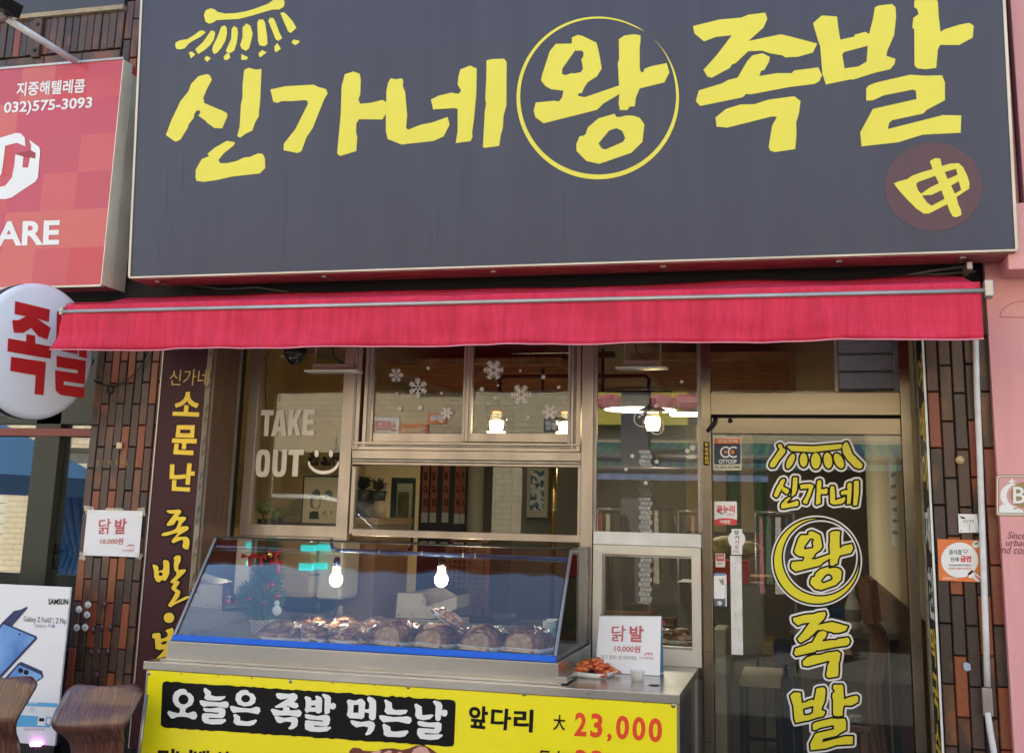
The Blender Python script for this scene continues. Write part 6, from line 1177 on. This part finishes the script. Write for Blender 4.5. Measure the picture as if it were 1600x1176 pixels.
box('post',m_wk,st,a[0],a[0]+.03,1.7,1.74,.02,a[3]); box('post',m_wk,st,a[1]-.03,a[1],1.7,1.74,.02,a[3]); tb('arch_rail',m_wk,st,[(a[0]+.015,1.72,a[3]),((a[0]+a[1])/2-.1,1.72,a[3]+.04),((a[0]+a[1])/2+.1,1.72,a[3]+.04),(a[1]-.015,1.72,a[3])],.016,8)
zz_=a[3]-.35; box('rail',m_wk,st,a[0]+.0305,a[1]-.0305,1.7,1.73,zz_-.03,zz_)
mb=MB(); k=0; x=a[0]+.04
while x<a[1]-.04:
    mb.box(x,x+.012,1.712,1.716,zz_+.001,a[3]+.02); x+=.034
z=zz_+.02
while z<a[3]: mb.box(a[0]+.031,a[1]-.031,1.7165,1.72,z,z+.012); z+=.034
mb.build('lattice',m_wk,st,kind='stuff')
mb=MB(); z=.9; r_=0
while z<zz_-.035:
    x=a[0]+.032; 
    while x<a[1]-.09: mb.box(x,x+.05,1.712+.004*((r_+int(x*20))%2),1.72+.004*((r_+int(x*20))%2),z,z+.022); x+=.056
    z+=.025; r_+=1
mb.build('woven_panel',mat('woven_reed',(.36,.24,.19),.6),st,kind='stuff')
bc=thing('office_chair','dark low chair back in the shadow behind the right trays','chair',tuple(hit(785,985,Yp(1.3)))); a=rect(764,957,806,990,1.3); box('backrest',mat('chair_grey',(.10,.12,.16),.6),bc,a[0],a[1],1.3,1.36,a[2],a[3],.03); box('seat',bpy.data.materials['chair_grey'],bc,a[0],a[1],.85,1.29,.44,.50,.03)
for sx in (a[0]+.03,a[1]-.03):
    for sy in (.9,1.32): tb('leg',m_iron,bc,[(sx,sy,.44),(sx,sy,.02)],.012,6)
    tb('back_post',m_iron,bc,[(sx,1.34,.5),(sx,1.34,a[2]+.02)],.01,6)
tc_=thing('paper_cup_stack','stacked white paper cups on a teal tray at the right end of the case','cups',(-.95,-.2,TD)); p=hit(886,1003,Yp(-.15)); a_=p.x
box('teal_tray',mat('teal_plastic',(.04,.30,.32),.35),tc_,a_-.10,a_+.03,-.28,-.08,TD,TD+.05,.004)
for k,(dx,dy) in enumerate(((-.07,-.23),(-.02,-.13),(-.075,-.13))):
    for j in range(3): MB().lathe((a_+dx,dy,TD+.051+j*.012),[(0,0),(.022,0),(.028,.026),(.030,.027),(.026,.024),(0,.004)],18).build('cup',m_foam,tc_)
# small Christmas tree in a basket
xt_=thing('christmas_tree','small Christmas tree with red bows and gold bauble in a silver basket','Christmas tree',tuple(hit(407,990,Zp(TD)))); pb_=hit(407,993,Zp(TD)); bx_,by_=pb_.x,-.44; zb3=TD
bx_=hit(408,985,Yp(by_)).x; hb_=hit(407,967,Yp(by_)).z-zb3
MB().lathe((bx_,by_,zb3),[(0,0),(.038,0),(.052,hb_),(.048,hb_),(0,hb_-.02)],24).build('basket_core',m_iron,xt_)
bk_=MB(); nb_=7
for j in range(nb_): bk_.tube([(bx_+(.041+.013*j/nb_)*math.cos(t*.2618),by_+(.041+.013*j/nb_)*math.sin(t*.2618),zb3+hb_*(j+.5)/nb_+.0025*(1 if (t+j)%2 else -1)) for t in range(25)],.0052,5,False)
bk_.build('woven_rings',mat('silver_wicker',(.50,.42,.33),.35,.4),xt_,kind='stuff')
def foliage(c,rx,rz,n,seed,L_=.022):
    rg=random.Random(seed); mb=MB()
    for i in range(n):
        d=Vector((rg.gauss(0,1),rg.gauss(0,1),rg.gauss(0,1))).normalized()*rg.uniform(.35,1); p=Vector(c)+Vector((d.x*rx,d.y*rx*.8,d.z*rz)); q=(d+Vector((rg.uniform(-.5,.5),rg.uniform(-.5,.5),rg.uniform(-.3,.6)))).normalized()*L_*rg.uniform(.6,1.2); s=q.orthogonal().normalized()*.0022
        mb.add([p-s,p+q,p+s],[(0,1,2)])
    return mb
U=lambda px,py:hit(px,py,Yp(by_))
m_tin=mat('tinsel_needles',(.03,.13,.06),.35,c2=(.07,.20,.14),sc=50,coat=.4)
c1_=U(408,930);c2_=U(418,900);c3_=U(424,868); mb=MB()
for c,rx,rz,n,s in ((c1_,.115,.085,2600,1),(c2_,.075,.09,1500,2),(c3_,.055,.09,1200,3),(U(410,955),.09,.04,900,4)):
    f_=foliage(c,rx,rz,n,s); mb.add(f_.v,f_.f)
mb.build('needles',m_tin,xt_,kind='stuff'); tb('trunk',m_iron,xt_,[(bx_,by_,zb3+.05),(bx_+.0,by_,c1_.z),(c3_.x,by_,c3_.z)],.006,6)
m_rib=mat('red_ribbon',(.50,.02,.02),.35); m_goldb=mat('gold_bauble',(.70,.42,.08),.2,.9); m_mg=mat('magenta_bauble',(.40,.01,.05),.2,.5)
for a_,b_2 in ((416,868),(438,862),(398,868),(442,878)):
    p=U(a_,b_2)+Vector((0,-.07,0))
    for sx in (-1,1): MB().hull8([p,p+Vector((sx*.03,-.004,.014)),p+Vector((sx*.034,0,-.010)),p+Vector((0,0,-.004))],[v+Vector((0,.006,0)) for v in (p,p+Vector((sx*.03,-.004,.014)),p+Vector((sx*.034,0,-.010)),p+Vector((0,0,-.004)))]).build('bow_loop',m_rib,xt_)
    MB().hull8([p,p+Vector((.012,0,0)),p+Vector((.022,0,-.045)),p+Vector((.006,0,-.048))],[v+Vector((0,.004,0)) for v in (p,p+Vector((.012,0,0)),p+Vector((.022,0,-.045)),p+Vector((.006,0,-.048)))]).build('bow_tail',m_rib,xt_)
MB().ball(U(435,865)+Vector((0,-.085,0)),.012,10).build('gold_bauble',m_goldb,xt_)
for a_,b_2,r in ((437,911,.015),(447,930,.013),(365,929,.009),(404,934,.010),(426,940,.008)): MB().ball(U(a_,b_2)+Vector((0,-.09,0)),r,10).build('red_bauble',m_mg,xt_)
snp=U(446,951)+Vector((0,-.09,0)); MB().ball(snp,.0225,12,(1,.35,1)).build('snowman_body',m_whitep,xt_); MB().ball(snp+Vector((-.002,0,.033)),.013,10,(1,.35,1)).build('snowman_head',m_whitep,xt_)
gl=MB(); rg=random.Random(6)
for i in range(18):
    an=rg.uniform(.2,3.0); p=U(428,922)+Vector((0,-.095,0)); d=Vector((math.cos(an),rg.uniform(-.3,.1),math.sin(an)*.6+.1))*rg.uniform(.025,.05); s=d.cross(Vector((0,1,0))).normalized()*.004; gl.add([p,p+d*.5+s,p+d,p+d*.5-s],[(0,1,2,3)])
gl.build('gold_leaves',m_goldb,xt_,kind='stuff')
# food seen through the serving window
p=hit(1065,1008,Yp(.25)); box('inner_shelf',m_steel,None,-1.0,-.50,.05,.55,p.z-.03,p.z,kind='structure')
for i,(x) in enumerate((1066,1038)): p=hit(x,1006,Yp(.28)); tray(['wrapped food tray behind the serving window at its right','wrapped food tray behind the serving window half hidden by the calendar'][i],(p.x,.28,p.z),.16,.14,.05,'c',.1,60+i,group='trays behind the serving window')
# ------------------------------------------------------------------ seen through the glass door
bt=thing('side_table','small side table with pale wood top and black steel legs behind the door','side table',tuple(hit(1190,1150,Yp(1.1))))
tz=hit(1155,1062,Yp(.9)).z; xa=hit(1155,1062,Yp(.9)).x; xb=hit(1220,1066,Yp(.9)).x; yk=1.5
box('top',mat('pale_table_wood',(.42,.38,.27),.5,c2=(.34,.30,.21),sc=5,stretch=(.5,6,6)),bt,xa,xb,.9,yk,tz-.03,tz,.003)
for x in (xa+.01,xb-.01):
    for y in (.92,yk-.02): box('leg',m_iron,bt,x-.011,x+.011,y-.011,y+.011,.02,tz-.0305)
box('stretcher',m_iron,bt,xa+.022,xb-.022,yk-.03,yk-.012,.35,.37); box('stretcher',m_iron,bt,xa+.022,xb-.022,.912,.93,.04,.06)
ch=thing('wooden_chair','curved brown wooden chair with silver cushion seen through the door','chair',tuple(hit(1360,1150,Yp(.9)))); m_cw=mat('chair_wood',(.26,.11,.04),.35,c2=(.18,.07,.025),sc=5,stretch=(5,5,.5),coat=.3)
def lath(px_pts,Y,w,d,nm):
    P=[hit(a,b,Yp(Y)) for a,b in px_pts]; mb=MB(); vs=[]
    for p in P: vs+=[p+Vector((-w,-d,0)),p+Vector((w,-d,0)),p+Vector((w,d,0)),p+Vector((-w,d,0))]
    fs=[(0,3,2,1)]+[(4*i+k,4*i+(k+1)%4,4*i+4+(k+1)%4,4*i+4+k) for i in range(len(P)-1) for k in range(4)]+[tuple(4*(len(P)-1)+k for k in range(4))]
    mb.add(vs,fs); mb.build(nm,m_cw,ch,.006)
for k,dx in enumerate((0,8,16)): lath([(1352+dx,970),(1363+dx,985),(1368+dx,1005),(1364+dx,1030),(1358+dx,1060),(1357+dx,1100),(1362+dx,1150),(1372+dx,1200)],.72+.10*k,.016,.03,'back_post')
lath([(1348,900),(1352,930),(1356,965),(1360,975)],.62,.03,.02,'back_slat'); lath([(1360,905),(1364,935),(1368,970)],.70,.03,.02,'back_slat')
a=hit(1322,1122,Yp(.7)); box('seat',m_cw,ch,a.x-.18,a.x+.12,.62,1.0,a.z-.05,a.z-.015,.008); box('cushion',mat('silver_fabric',(.45,.45,.42),.35,.3,c2=(.15,.16,.15),sc=70),ch,a.x-.16,a.x+.08,.64,.98,a.z-.0145,a.z+.035,.015)
for x in (a.x-.16,a.x+.08):
    for y in (.66,.96): box('leg',m_cw,ch,x-.018,x+.018,y-.018,y+.018,.02,a.z-.0505)
dt_=thing('dining_table','dark framed dining table with blue basket and bottle behind the door lettering','table',tuple(hit(1300,1020,Yp(1.5)))); zt_=hit(1290,978,Yp(1.5)).z; xa=hit(1235,978,Yp(1.5)).x; xb=.49
box('top',mat('table_grey',(.20,.19,.18),.4),dt_,xa,xb,1.2,2.1,zt_-.03,zt_,.003)
for x in (xa+.03,xb-.03):
    for y in (1.24,2.05): box('leg',m_iron,dt_,x-.02,x+.02,y-.02,y+.02,.02,zt_-.0305)
p=hit(1333,978,Yp(1.4)); bo_=thing('milky_bottle','tall white plastic bottle on the dining table','bottle',(p.x,1.4,zt_)); hB=hit(1333,920,Yp(1.4)).z-zt_; MB().lathe((p.x,1.4,zt_+.001),[(0,0),(.04,.0),(.042,.01),(.042,hB*.55),(.028,hB*.75),(.016,hB*.85),(.016,hB*.92),(0,hB*.93)],20).build('body',m_white,bo_); MB().lathe((p.x,1.4,zt_+hB*.93),[(0,.0),(.018,.0),(.018,.022),(0,.023)],16).build('lid',m_white,bo_); MB().lathe((p.x,1.4,zt_),[(.0426,hB*.2),(.0426,hB*.5)],20).build('label',m_greyp,bo_)
ba=thing('plastic_basket','blue perforated plastic basket on the dining table left of the bottle','basket',tuple(hit(1308,975,Yp(1.5)))); a=rect(1292,948,1326,976,1.5); m_bb=mat('basket_blue',(.02,.08,.20),.35)
box('base',m_bb,ba,a[0],a[1],1.42,1.62,zt_+.001,zt_+.008)
for y in (1.42,1.62):
    mb=MB(); x=a[0]
    while x<a[1]-.004: mb.box(x,x+.006,y-.003,y+.003,zt_+.0085,a[3]-.021); x+=.014
    z=zt_+.02
    while z<a[3]-.03: mb.box(a[0],a[1],y-.0028,y+.0028,z,z+.006); z+=.016
    mb.build('perforated_wall',m_bb,ba,kind='stuff'); box('rim',m_bb,ba,a[0]-.004,a[1]+.004,y-.006,y+.006,a[3]-.0205,a[3])
for x in (a[0],a[1]): box('end_wall',m_bb,ba,x-.002,x+.002,1.424,1.616,zt_+.0085,a[3])
for i,(x0,y0,x1_,y1_,Y,m_,lb) in enumerate(((1114,983,1135,1040,1.0,mat('carton_white',(.40,.38,.33),.6),'tall printed carton on the floor left behind the door handle'),(1192,1000,1210,1024,2.0,mat('carton_tan',(.38,.30,.18),.6),'small tan carton behind the side table'),(1210,1005,1236,1060,1.9,m_navy,'dark blue cooler box beside the side table'),(1150,930,1192,1010,2.6,mat('steel_drum',(.30,.30,.28),.35,.5),'grey wrapped container in the dim back behind the door'),(1165,900,1205,915,2.8,mat('brown_crate',(.22,.12,.06),.5),'brown crate on the back shelf behind the door'))):
    a=rect(x0,y0,x1_,y1_,Y); b0_=.02 if i in (0,2) else a[2]; o=box('storage_box',m_,None,a[0],a[1],Y,Y+.3,b0_,a[3],.01); tag(o,lb,'box')
o=box('back_shelf',m_wood,None,-1.6,.3,2.75,3.2,hit(1185,1016,Yp(2.7)).z-.05,hit(1185,1016,Yp(2.7)).z-.002); tag(o,'low dark wooden shelf at the back of the shop','shelf')
for i,(px,w,m_,lb) in enumerate(((1130,.35,mat('cloth_cream',(.55,.48,.30),.8,c2=(.35,.28,.15),sc=14),'heap of cream and red cloth at the back left of the door'),)):
    p=hit(px,862,Yp(2.4)); t=thing('cloth_pile',lb,'cloth',(p.x,2.4,p.z)); 
    for k in range(5): MB().ball((p.x-.06+.05*k,2.4+.05*(k%2),p.z+.03*(k%3)),.09,8,(1.4,1,.55)).build('cloth_fold',m_,t)
    box('red_box',m_redpaint,t,p.x-.15,p.x+.17,2.35,2.6,p.z-.2,p.z-.055,.01); box('cabinet',mat('grey_cabinet',(.2,.2,.18),.6),t,p.x-.3,p.x+.25,2.3,2.7,.02,p.z-.201)
# table and chairs deeper, seen in serving window
for i,(px,py,Y) in enumerate(((1010,870,2.6),(1055,872,3.2),(975,872,3.6))):
    p=hit(px,py,Yp(Y)); c_=thing('dining_chair',['dark wooden dining chair nearest behind the serving window','dark wooden dining chair further back right behind the serving window','dark wooden dining chair furthest back left behind the serving window'][i],'chair',(p.x,Y,.02),'dining chairs in the dim room'); 
    box('seat',m_wood,c_,p.x-.2,p.x+.2,Y-.2,Y+.2,.44,.47,.006)
    for sx in (-.18,.18):
        for sy in (-.18,.18): box('leg',m_wood,c_,p.x+sx-.018,p.x+sx+.018,Y+sy-.018,Y+sy+.018,.02,.4395)
        box('back_post',m_wood,c_,p.x+sx-.015,p.x+sx+.015,Y+.165,Y+.195,.4705,.9)
    for k in range(3): box('back_slat',m_wood,c_,p.x-.164,p.x+.164,Y+.17,Y+.19,.58+.11*k,.62+.11*k)
# ------------------------------------------------------------------ across the street (what the glass mirrors)
ob=thing('opposite_building','cream brick building across the street with dark shop openings','building',(-4,-9.2,0))
m_cb=bpy.data.materials.new('cream_brick'); m_cb.use_nodes=True; N=m_cb.node_tree.nodes; L=m_cb.node_tree.links; b=N['Principled BSDF']; bt_=N.new('ShaderNodeTexBrick'); tc=N.new('ShaderNodeTexCoord'); mp=N.new('ShaderNodeMapping'); mp.inputs['Rotation'].default_value=(R_(90),0,0); L.new(tc.outputs['Object'],mp.inputs[0]); L.new(mp.outputs[0],bt_.inputs[0]); bt_.inputs['Color1'].default_value=(.66,.56,.38,1); bt_.inputs['Color2'].default_value=(.60,.50,.33,1); bt_.inputs['Mortar'].default_value=(.42,.36,.26,1); bt_.inputs['Scale'].default_value=1; bt_.inputs['Brick Width'].default_value=.22; bt_.inputs['Row Height'].default_value=.075; bt_.inputs['Mortar Size'].default_value=.008; L.new(bt_.outputs[0],b.inputs['Base Color']); b.inputs['Roughness'].default_value=.8
box('wall',m_cb,ob,-15,9,-12,-9.2,2.35,7.2); 
for x in (-15,-11.2,-7.6,-4.0,-.9,2.5,6,8.6): box('pier',m_cb,ob,x,x+.4,-9.5,-9.2,0,2.349)
box('shop_recess',mat('dark_shop',(.03,.03,.032),.7),ob,-15,9,-10.6,-10.5,0,2.349)
m_wf=mat('dark_window_glass',(.03,.04,.05),.1)
for k in range(11):
    x=-14+k*2.1; f=box('window',m_alu,ob,x,x+1.2,-9.23,-9.195,4.2,5.5); box('window_glass',m_wf,ob,x+.06,x+1.14,-9.194,-9.19,4.26,5.44)
os_=thing('street_shop_sign','yellow fascia sign with pink flourishes on the building across the street','shop sign',tuple(mir(1000,660,9.0))); pa=mir(915,640,9.0);pb2=mir(1075,664,9.0); box('panel',mat('fascia_yellow',(.75,.62,.12),.5),os_,pa.x,pb2.x,-9.15,-9.02,pb2.z,pb2.z+.7,.01)
for k in range(4): MB().ball((pa.x+.3+k*(pb2.x-pa.x)*.25,-9.01,pb2.z+.3),.13,8,(1.4,.1,.8)).build('flourish',mat('fascia_pink',(.6,.15,.2),.5) if k==0 else bpy.data.materials['fascia_pink'],os_)
def striped(nm,label,px0,px1,pyt,pyb,D0,D1,c1,c2,n):
    a0=mir(px0,pyt,D1);a1=mir(px1,pyt,D1);b0_=mir(px0,pyb,D0);b1_=mir(px1,pyb,D0); t=thing(nm,label,'awning',tuple(b0_)); x0,x1_=b0_.x,b1_.x
    for ci,c in enumerate((c1,c2)):
        mb=MB()
        for k in range(ci,n,2):
            xa=x0+(x1_-x0)*k/n; xb=x0+(x1_-x0)*(k+1)/n; mb.add([(xa,-D0,b0_.z+.12),(xb,-D0,b0_.z+.12),(xb,-D1,a0.z),(xa,-D1,a0.z)],[(0,1,2,3)]); mb.add([(xa,-D0+.003,b0_.z),(xb,-D0+.003,b0_.z),(xb,-D0+.003,b0_.z+.118),(xa,-D0+.003,b0_.z+.118)],[(0,1,2,3)])
        mb.build('striped_cloth',c,t,kind='stuff')
    tb('front_bar',m_alu,t,[(x0,-D0+.02,b0_.z+.125),(x1_,-D0+.02,b0_.z+.125)],.03,8); return t
m_gr=mat('awning_green',(.02,.24,.13),.6); m_bl=mat('awning_teal_blue',(.03,.08,.22),.6)
striped('striped_awning','green and blue striped awning across the street mirrored in the right window',900,1430,690,729,7.6,9.1,m_gr,m_bl,60)
striped('striped_awning','blue and white canopy edge below the green awning across the street',905,1200,735,748,7.2,7.9,mat('canopy_blue',(.15,.25,.50),.6),mat('canopy_blue_pale',(.22,.33,.58),.6),24)
pl2=thing('street_pillar','dark grey pillar with white brick face across the street','pillar',tuple(mir(990,830,7.4))); a=mir(970,700,7.4);b_=mir(1012,700,7.4); box('shaft',mat('pillar_grey',(.13,.13,.15),.7),pl2,a.x,b_.x,-7.7,-7.4,0,3.1)
mb=MB(); z=.3; x0=a.x+(b_.x-a.x)*.68; k=0
while z<2.3:
    for j in range(3): mb.box(x0+j*.045+(.02 if k%2 else 0),x0+j*.045+.04+(.02 if k%2 else 0),-7.399,-7.39,z,z+.045)
    z+=.052;k+=1
mb.build('brick_face',m_white,pl2,kind='stuff')
m_cl=[mat('garment_'+n_,c,.8) for n_,c in (('red',(.45,.04,.07)),('cream',(.60,.52,.38)),('black',(.03,.03,.03)),('pink',(.6,.25,.3)),('green',(.1,.2,.12)),('white',(.7,.7,.68)),('navy',(.04,.06,.15)))]
for i,(px0,px1,py,D) in enumerate(((934,972,795,7.3),(1018,1055,790,7.6),(1060,1095,798,7.4),(1180,1240,800,7.4))):
    a=mir(px0,py,D);b_=mir(px1,py,D); t=thing('clothes_rack',['clothes rack across the street left of the grey pillar','clothes rack across the street right of the grey pillar','clothes rack across the street mirrored at the steel door post','clothes rack across the street mirrored in the glass door'][i],'clothes rack',(a.x,-D,0),'clothes racks across the street')
    tb('rail',m_alu,t,[(a.x,-D,a.z),(b_.x,-D,a.z)],.018,8)
    for x in (a.x,b_.x): tb('upright',m_alu,t,[(x,-D,0),(x,-D,a.z)],.016,8)
    x=a.x+.04;k=i
    while x<b_.x-.06:
        w=.05+.02*(k%3); MB().hull8([(x,-D+.16,a.z-.75-.1*(k%2)),(x+w,-D+.16,a.z-.75-.1*(k%2)),(x+w*.8,-D+.18,a.z-.05),(x+w*.2,-D+.18,a.z-.05)],[(x,-D-.2,a.z-.75-.1*(k%2)),(x+w,-D-.2,a.z-.75-.1*(k%2)),(x+w*.8,-D-.18,a.z-.05),(x+w*.2,-D-.18,a.z-.05)]).build('garment',m_cl[k%7],t); x+=w+.02;k+=1
# parked dark car
a=mir(560,800,6.9);b_=mir(803,800,6.9); cx0=b_.x-4.4;cx1=b_.x; car=thing('parked_car','dark parked car across the street mirrored in the low window','car',((cx0+cx1)/2,-7.3,-.125)); m_car=mat('car_paint',(.035,.045,.06),.2,coat=.8); m_cg=mat('car_glass',(.02,.025,.03),.05)
def prof(pts,y0,y1,m_,nm,bev=.03,inset=0):
    n=len(pts); mb=MB(); mb.add([(cx0+x,y0,z) for x,z in pts]+[(cx0+x,y1,z) for x,z in pts],[tuple(range(n)),tuple(range(n,2*n))[::-1]]+[(i,n+i,n+(i+1)%n,(i+1)%n) for i in range(n)]); return mb.build(nm,m_,car,bev)
prof([(0,.35),(0,.95),(.15,1.12),(3.25,1.14),(4.1,1.0),(4.38,.8),(4.4,.35)],-8.15,-6.4,m_car,'body',.06)
prof([(.35,1.142),(.75,1.62),(1.1,1.74),(2.3,1.74),(2.6,1.66),(3.3,1.142)],-8.0,-6.55,m_car,'roof',.05)
prof([(.6,1.18),(.88,1.58),(1.3,1.66),(1.55,1.66),(1.55,1.18)],-6.549,-6.535,m_cg,'side_window',0); prof([(1.65,1.18),(1.65,1.66),(2.25,1.66),(2.5,1.60),(3.05,1.18)],-6.549,-6.535,m_cg,'side_window',0)
tb('window_trim',m_trim,car,[(cx0+.5,-6.53,1.17),(cx0+3.15,-6.53,1.17),(cx0+2.55,-6.53,1.64),(cx0+2.25,-6.53,1.69),(cx0+1.2,-6.53,1.69)],.012,6)
for x in (.85,3.5):
    for y in (-6.42,-8.13):
        MB().lathe((cx0+x,y,.2),[(0,-.1),(.30,-.1),(.33,-.06),(.33,.06),(.30,.1),(0,.1)],24,'Y').build('wheel',m_black,car); MB().lathe((cx0+x,y,.2),[(0,.115),(.2,.112),(.21,.101)],18,'Y').build('rim',m_alu,car)
# blue market tent at the left
tp0=mir(-60,760,5.6);tp1=mir(52,760,5.6); zt1=mir(0,742,5.6).z; tn=thing('market_tent','blue market tent with gathered side curtains mirrored in the phone shop window','tent',((tp0.x+tp1.x)/2,-6.2,0)); m_tn=mat('tent_blue',(.07,.24,.52),.6,trans=.3)
x0,x1_=tp0.x-1.2,tp1.x; xm=(x0+x1_)/2; za=zt1; 
MB().add([(x0,-5.2,za),(x1_,-5.2,za),(x1_,-7.4,za),(x0,-7.4,za),(xm,-6.3,za+.75)],[(0,1,4),(1,2,4),(2,3,4),(3,0,4)]).build('roof',m_tn,tn)
box('valance',m_tn,tn,x0,x1_,-5.2,-5.19,za-.22,za-.001); box('valance',m_tn,tn,x1_-.01,x1_,-7.4,-5.201,za-.22,za-.001)
for x in (x0+.03,x1_-.03):
    for y in (-5.23,-7.37): tb('pole',m_white,tn,[(x,y,-.12),(x,y,za-.001)],.02,8)
mb=MB()
for k in range(7): mb.tube([(x1_-.05-.16*k,-7.3,za-.02),(x1_-.05-.07*k,-7.3,za-.9),(x1_-.1-.12*k,-7.3,.2)],[.09,.04,.08],6)
mb.build('gathered_curtain',m_tn,tn,kind='stuff')
# bollard mirrored in the serving window
p=mir(1001,900,2.5); bl2=thing('street_bollard','black round bollard standing at the kerb mirrored in the serving window','bollard',(p.x,-2.5,0)); MB().lathe((p.x,-2.5,0),[(.07,0.005),(.06,.05),(.055,.85),(0,.85)],18).build('shaft',m_navy,bl2); MB().lathe((p.x,-2.5,.851),[(0,0),(.09,.0),(.09,.02),(.05,.06),(0,.07)],18).build('cap',m_black,bl2)

# added bounce shutters, signs and fittings on the building across the street
m_sh=mat('bounce_shutter_cream',(.62,.58,.48),.5,c2=(.54,.50,.41),sc=4)  # pale shutters added to throw more low bounce light onto the shop front
for x0,x1_ in ((-14.6,-11.2),(-10.8,-7.6),(2.9,6.0),(6.4,8.6)):
    z=.05
    while z<2.3: box('bounce_shutter_slat',m_sh,ob,x0+.02,x1_-.02,-9.42,-9.40,z,z+.14,.006); z+=.15
def far_sign(label,px0,py0,px1,py1,D,m_,txt,tm):
    a=mir(px0,py0,D);b=mir(px1,py1,D); t=thing('street_banner',label,'banner',((a.x+b.x)/2,-D,b.z)); box('panel',m_,t,a.x,b.x,-D-.05,-D,b.z,a.z)
    vs,fs=text_geo(txt,.03); w=(b.x-a.x); h=a.z-b.z; mb=MB(); mb.add([(b.x-w*(.08+.84*u),-D+.003,b.z+h*(.15+.7*v)) for u,v in vs],[f[::-1] for f in fs]); mb.build('lettering',tm,t)
far_sign('white street banner with red letters mirrored in the left sash',575,652,622,680,8.9,m_whitep,'소머리국밥',m_redp)
far_sign('orange street banner mirrored in the left sash beside the white one',624,662,668,682,8.85,m_orange,'칼국수보쌈',m_cream_p)
far_sign('small orange street sign mirrored near the middle of the sliding window',669,645,697,662,8.9,m_orange,'왕족',m_whitep)
far_sign('navy street sign mirrored at the right end of the sliding window',850,652,884,675,8.9,m_nv,'부동산',m_whitep)
for i,(x,z) in enumerate(((-8.9,3.3),(-5.2,3.4),(-2.2,3.5),(3.6,3.3))):
    t=thing('air_conditioner',['air conditioner box on the far building, leftmost in the mirror image','air conditioner box on the far building left of the pillar line','air conditioner box on the far building above the yellow sign side','air conditioner box on the far building at its right end'][i],'air conditioner',(x,-9.1,z),'air conditioners across the street')
    box('case',m_white,t,x,x+.8,-9.19,-8.9,z,z+.55,.02); MB().lathe((x+.3,-8.895,z+.28),[(0,.002),(.2,.002),(.22,-.004)],20,'Y').build('fan_grille',m_greyp,t)
# small stock on the shelf behind the door
zs2=hit(1185,1016,Yp(2.7)).z-.0015
for i in range(4):
    x=-1.30+.27*i; t=thing('storage_jar',['cream jar at the left end of the dim back shelf','red tin jar second in the row on the dim back shelf','tall green jar on the dim back shelf','beige jar at the right end of the dim back shelf'][i],'jar',(x,2.9,zs2),'jars on the dim back shelf'); h=.12+.04*(i%3)
    MB().lathe((x,2.9,zs2),[(0,0),(.05,0),(.055,h*.9),(.03,h),(0,h)],16).build('jar',[m_cream_p,m_redpaint,m_leaf,m_beige][i%4],t); MB().lathe((x,2.9,zs2+h),[(.034,.0),(.036,.02),(0,.021)],16).build('lid',m_alud,t)
wpz=thing('wall_poster','pale poster with dark lines on the right interior wall behind the door','poster',(.51,1.6,1.6)); box('sheet',m_paper,wpz,.512,.5185,1.2,1.75,1.45,1.95)
for k in range(6): box('text_line',m_greyp,wpz,.5105,.5115,1.27,1.68-.05*(k%3),1.52+.065*k,1.54+.065*k)
cur=thing('door_curtain','strip of patterned fabric hanging in the dim shop behind the door','curtain',(-.3,2.2,2.2))
for k in range(6): box('fabric_strip',[m_cl[1],m_cl[4]][k%2],cur,-.75+k*.09,-.67+k*.09,2.2,2.21,1.5,2.2)
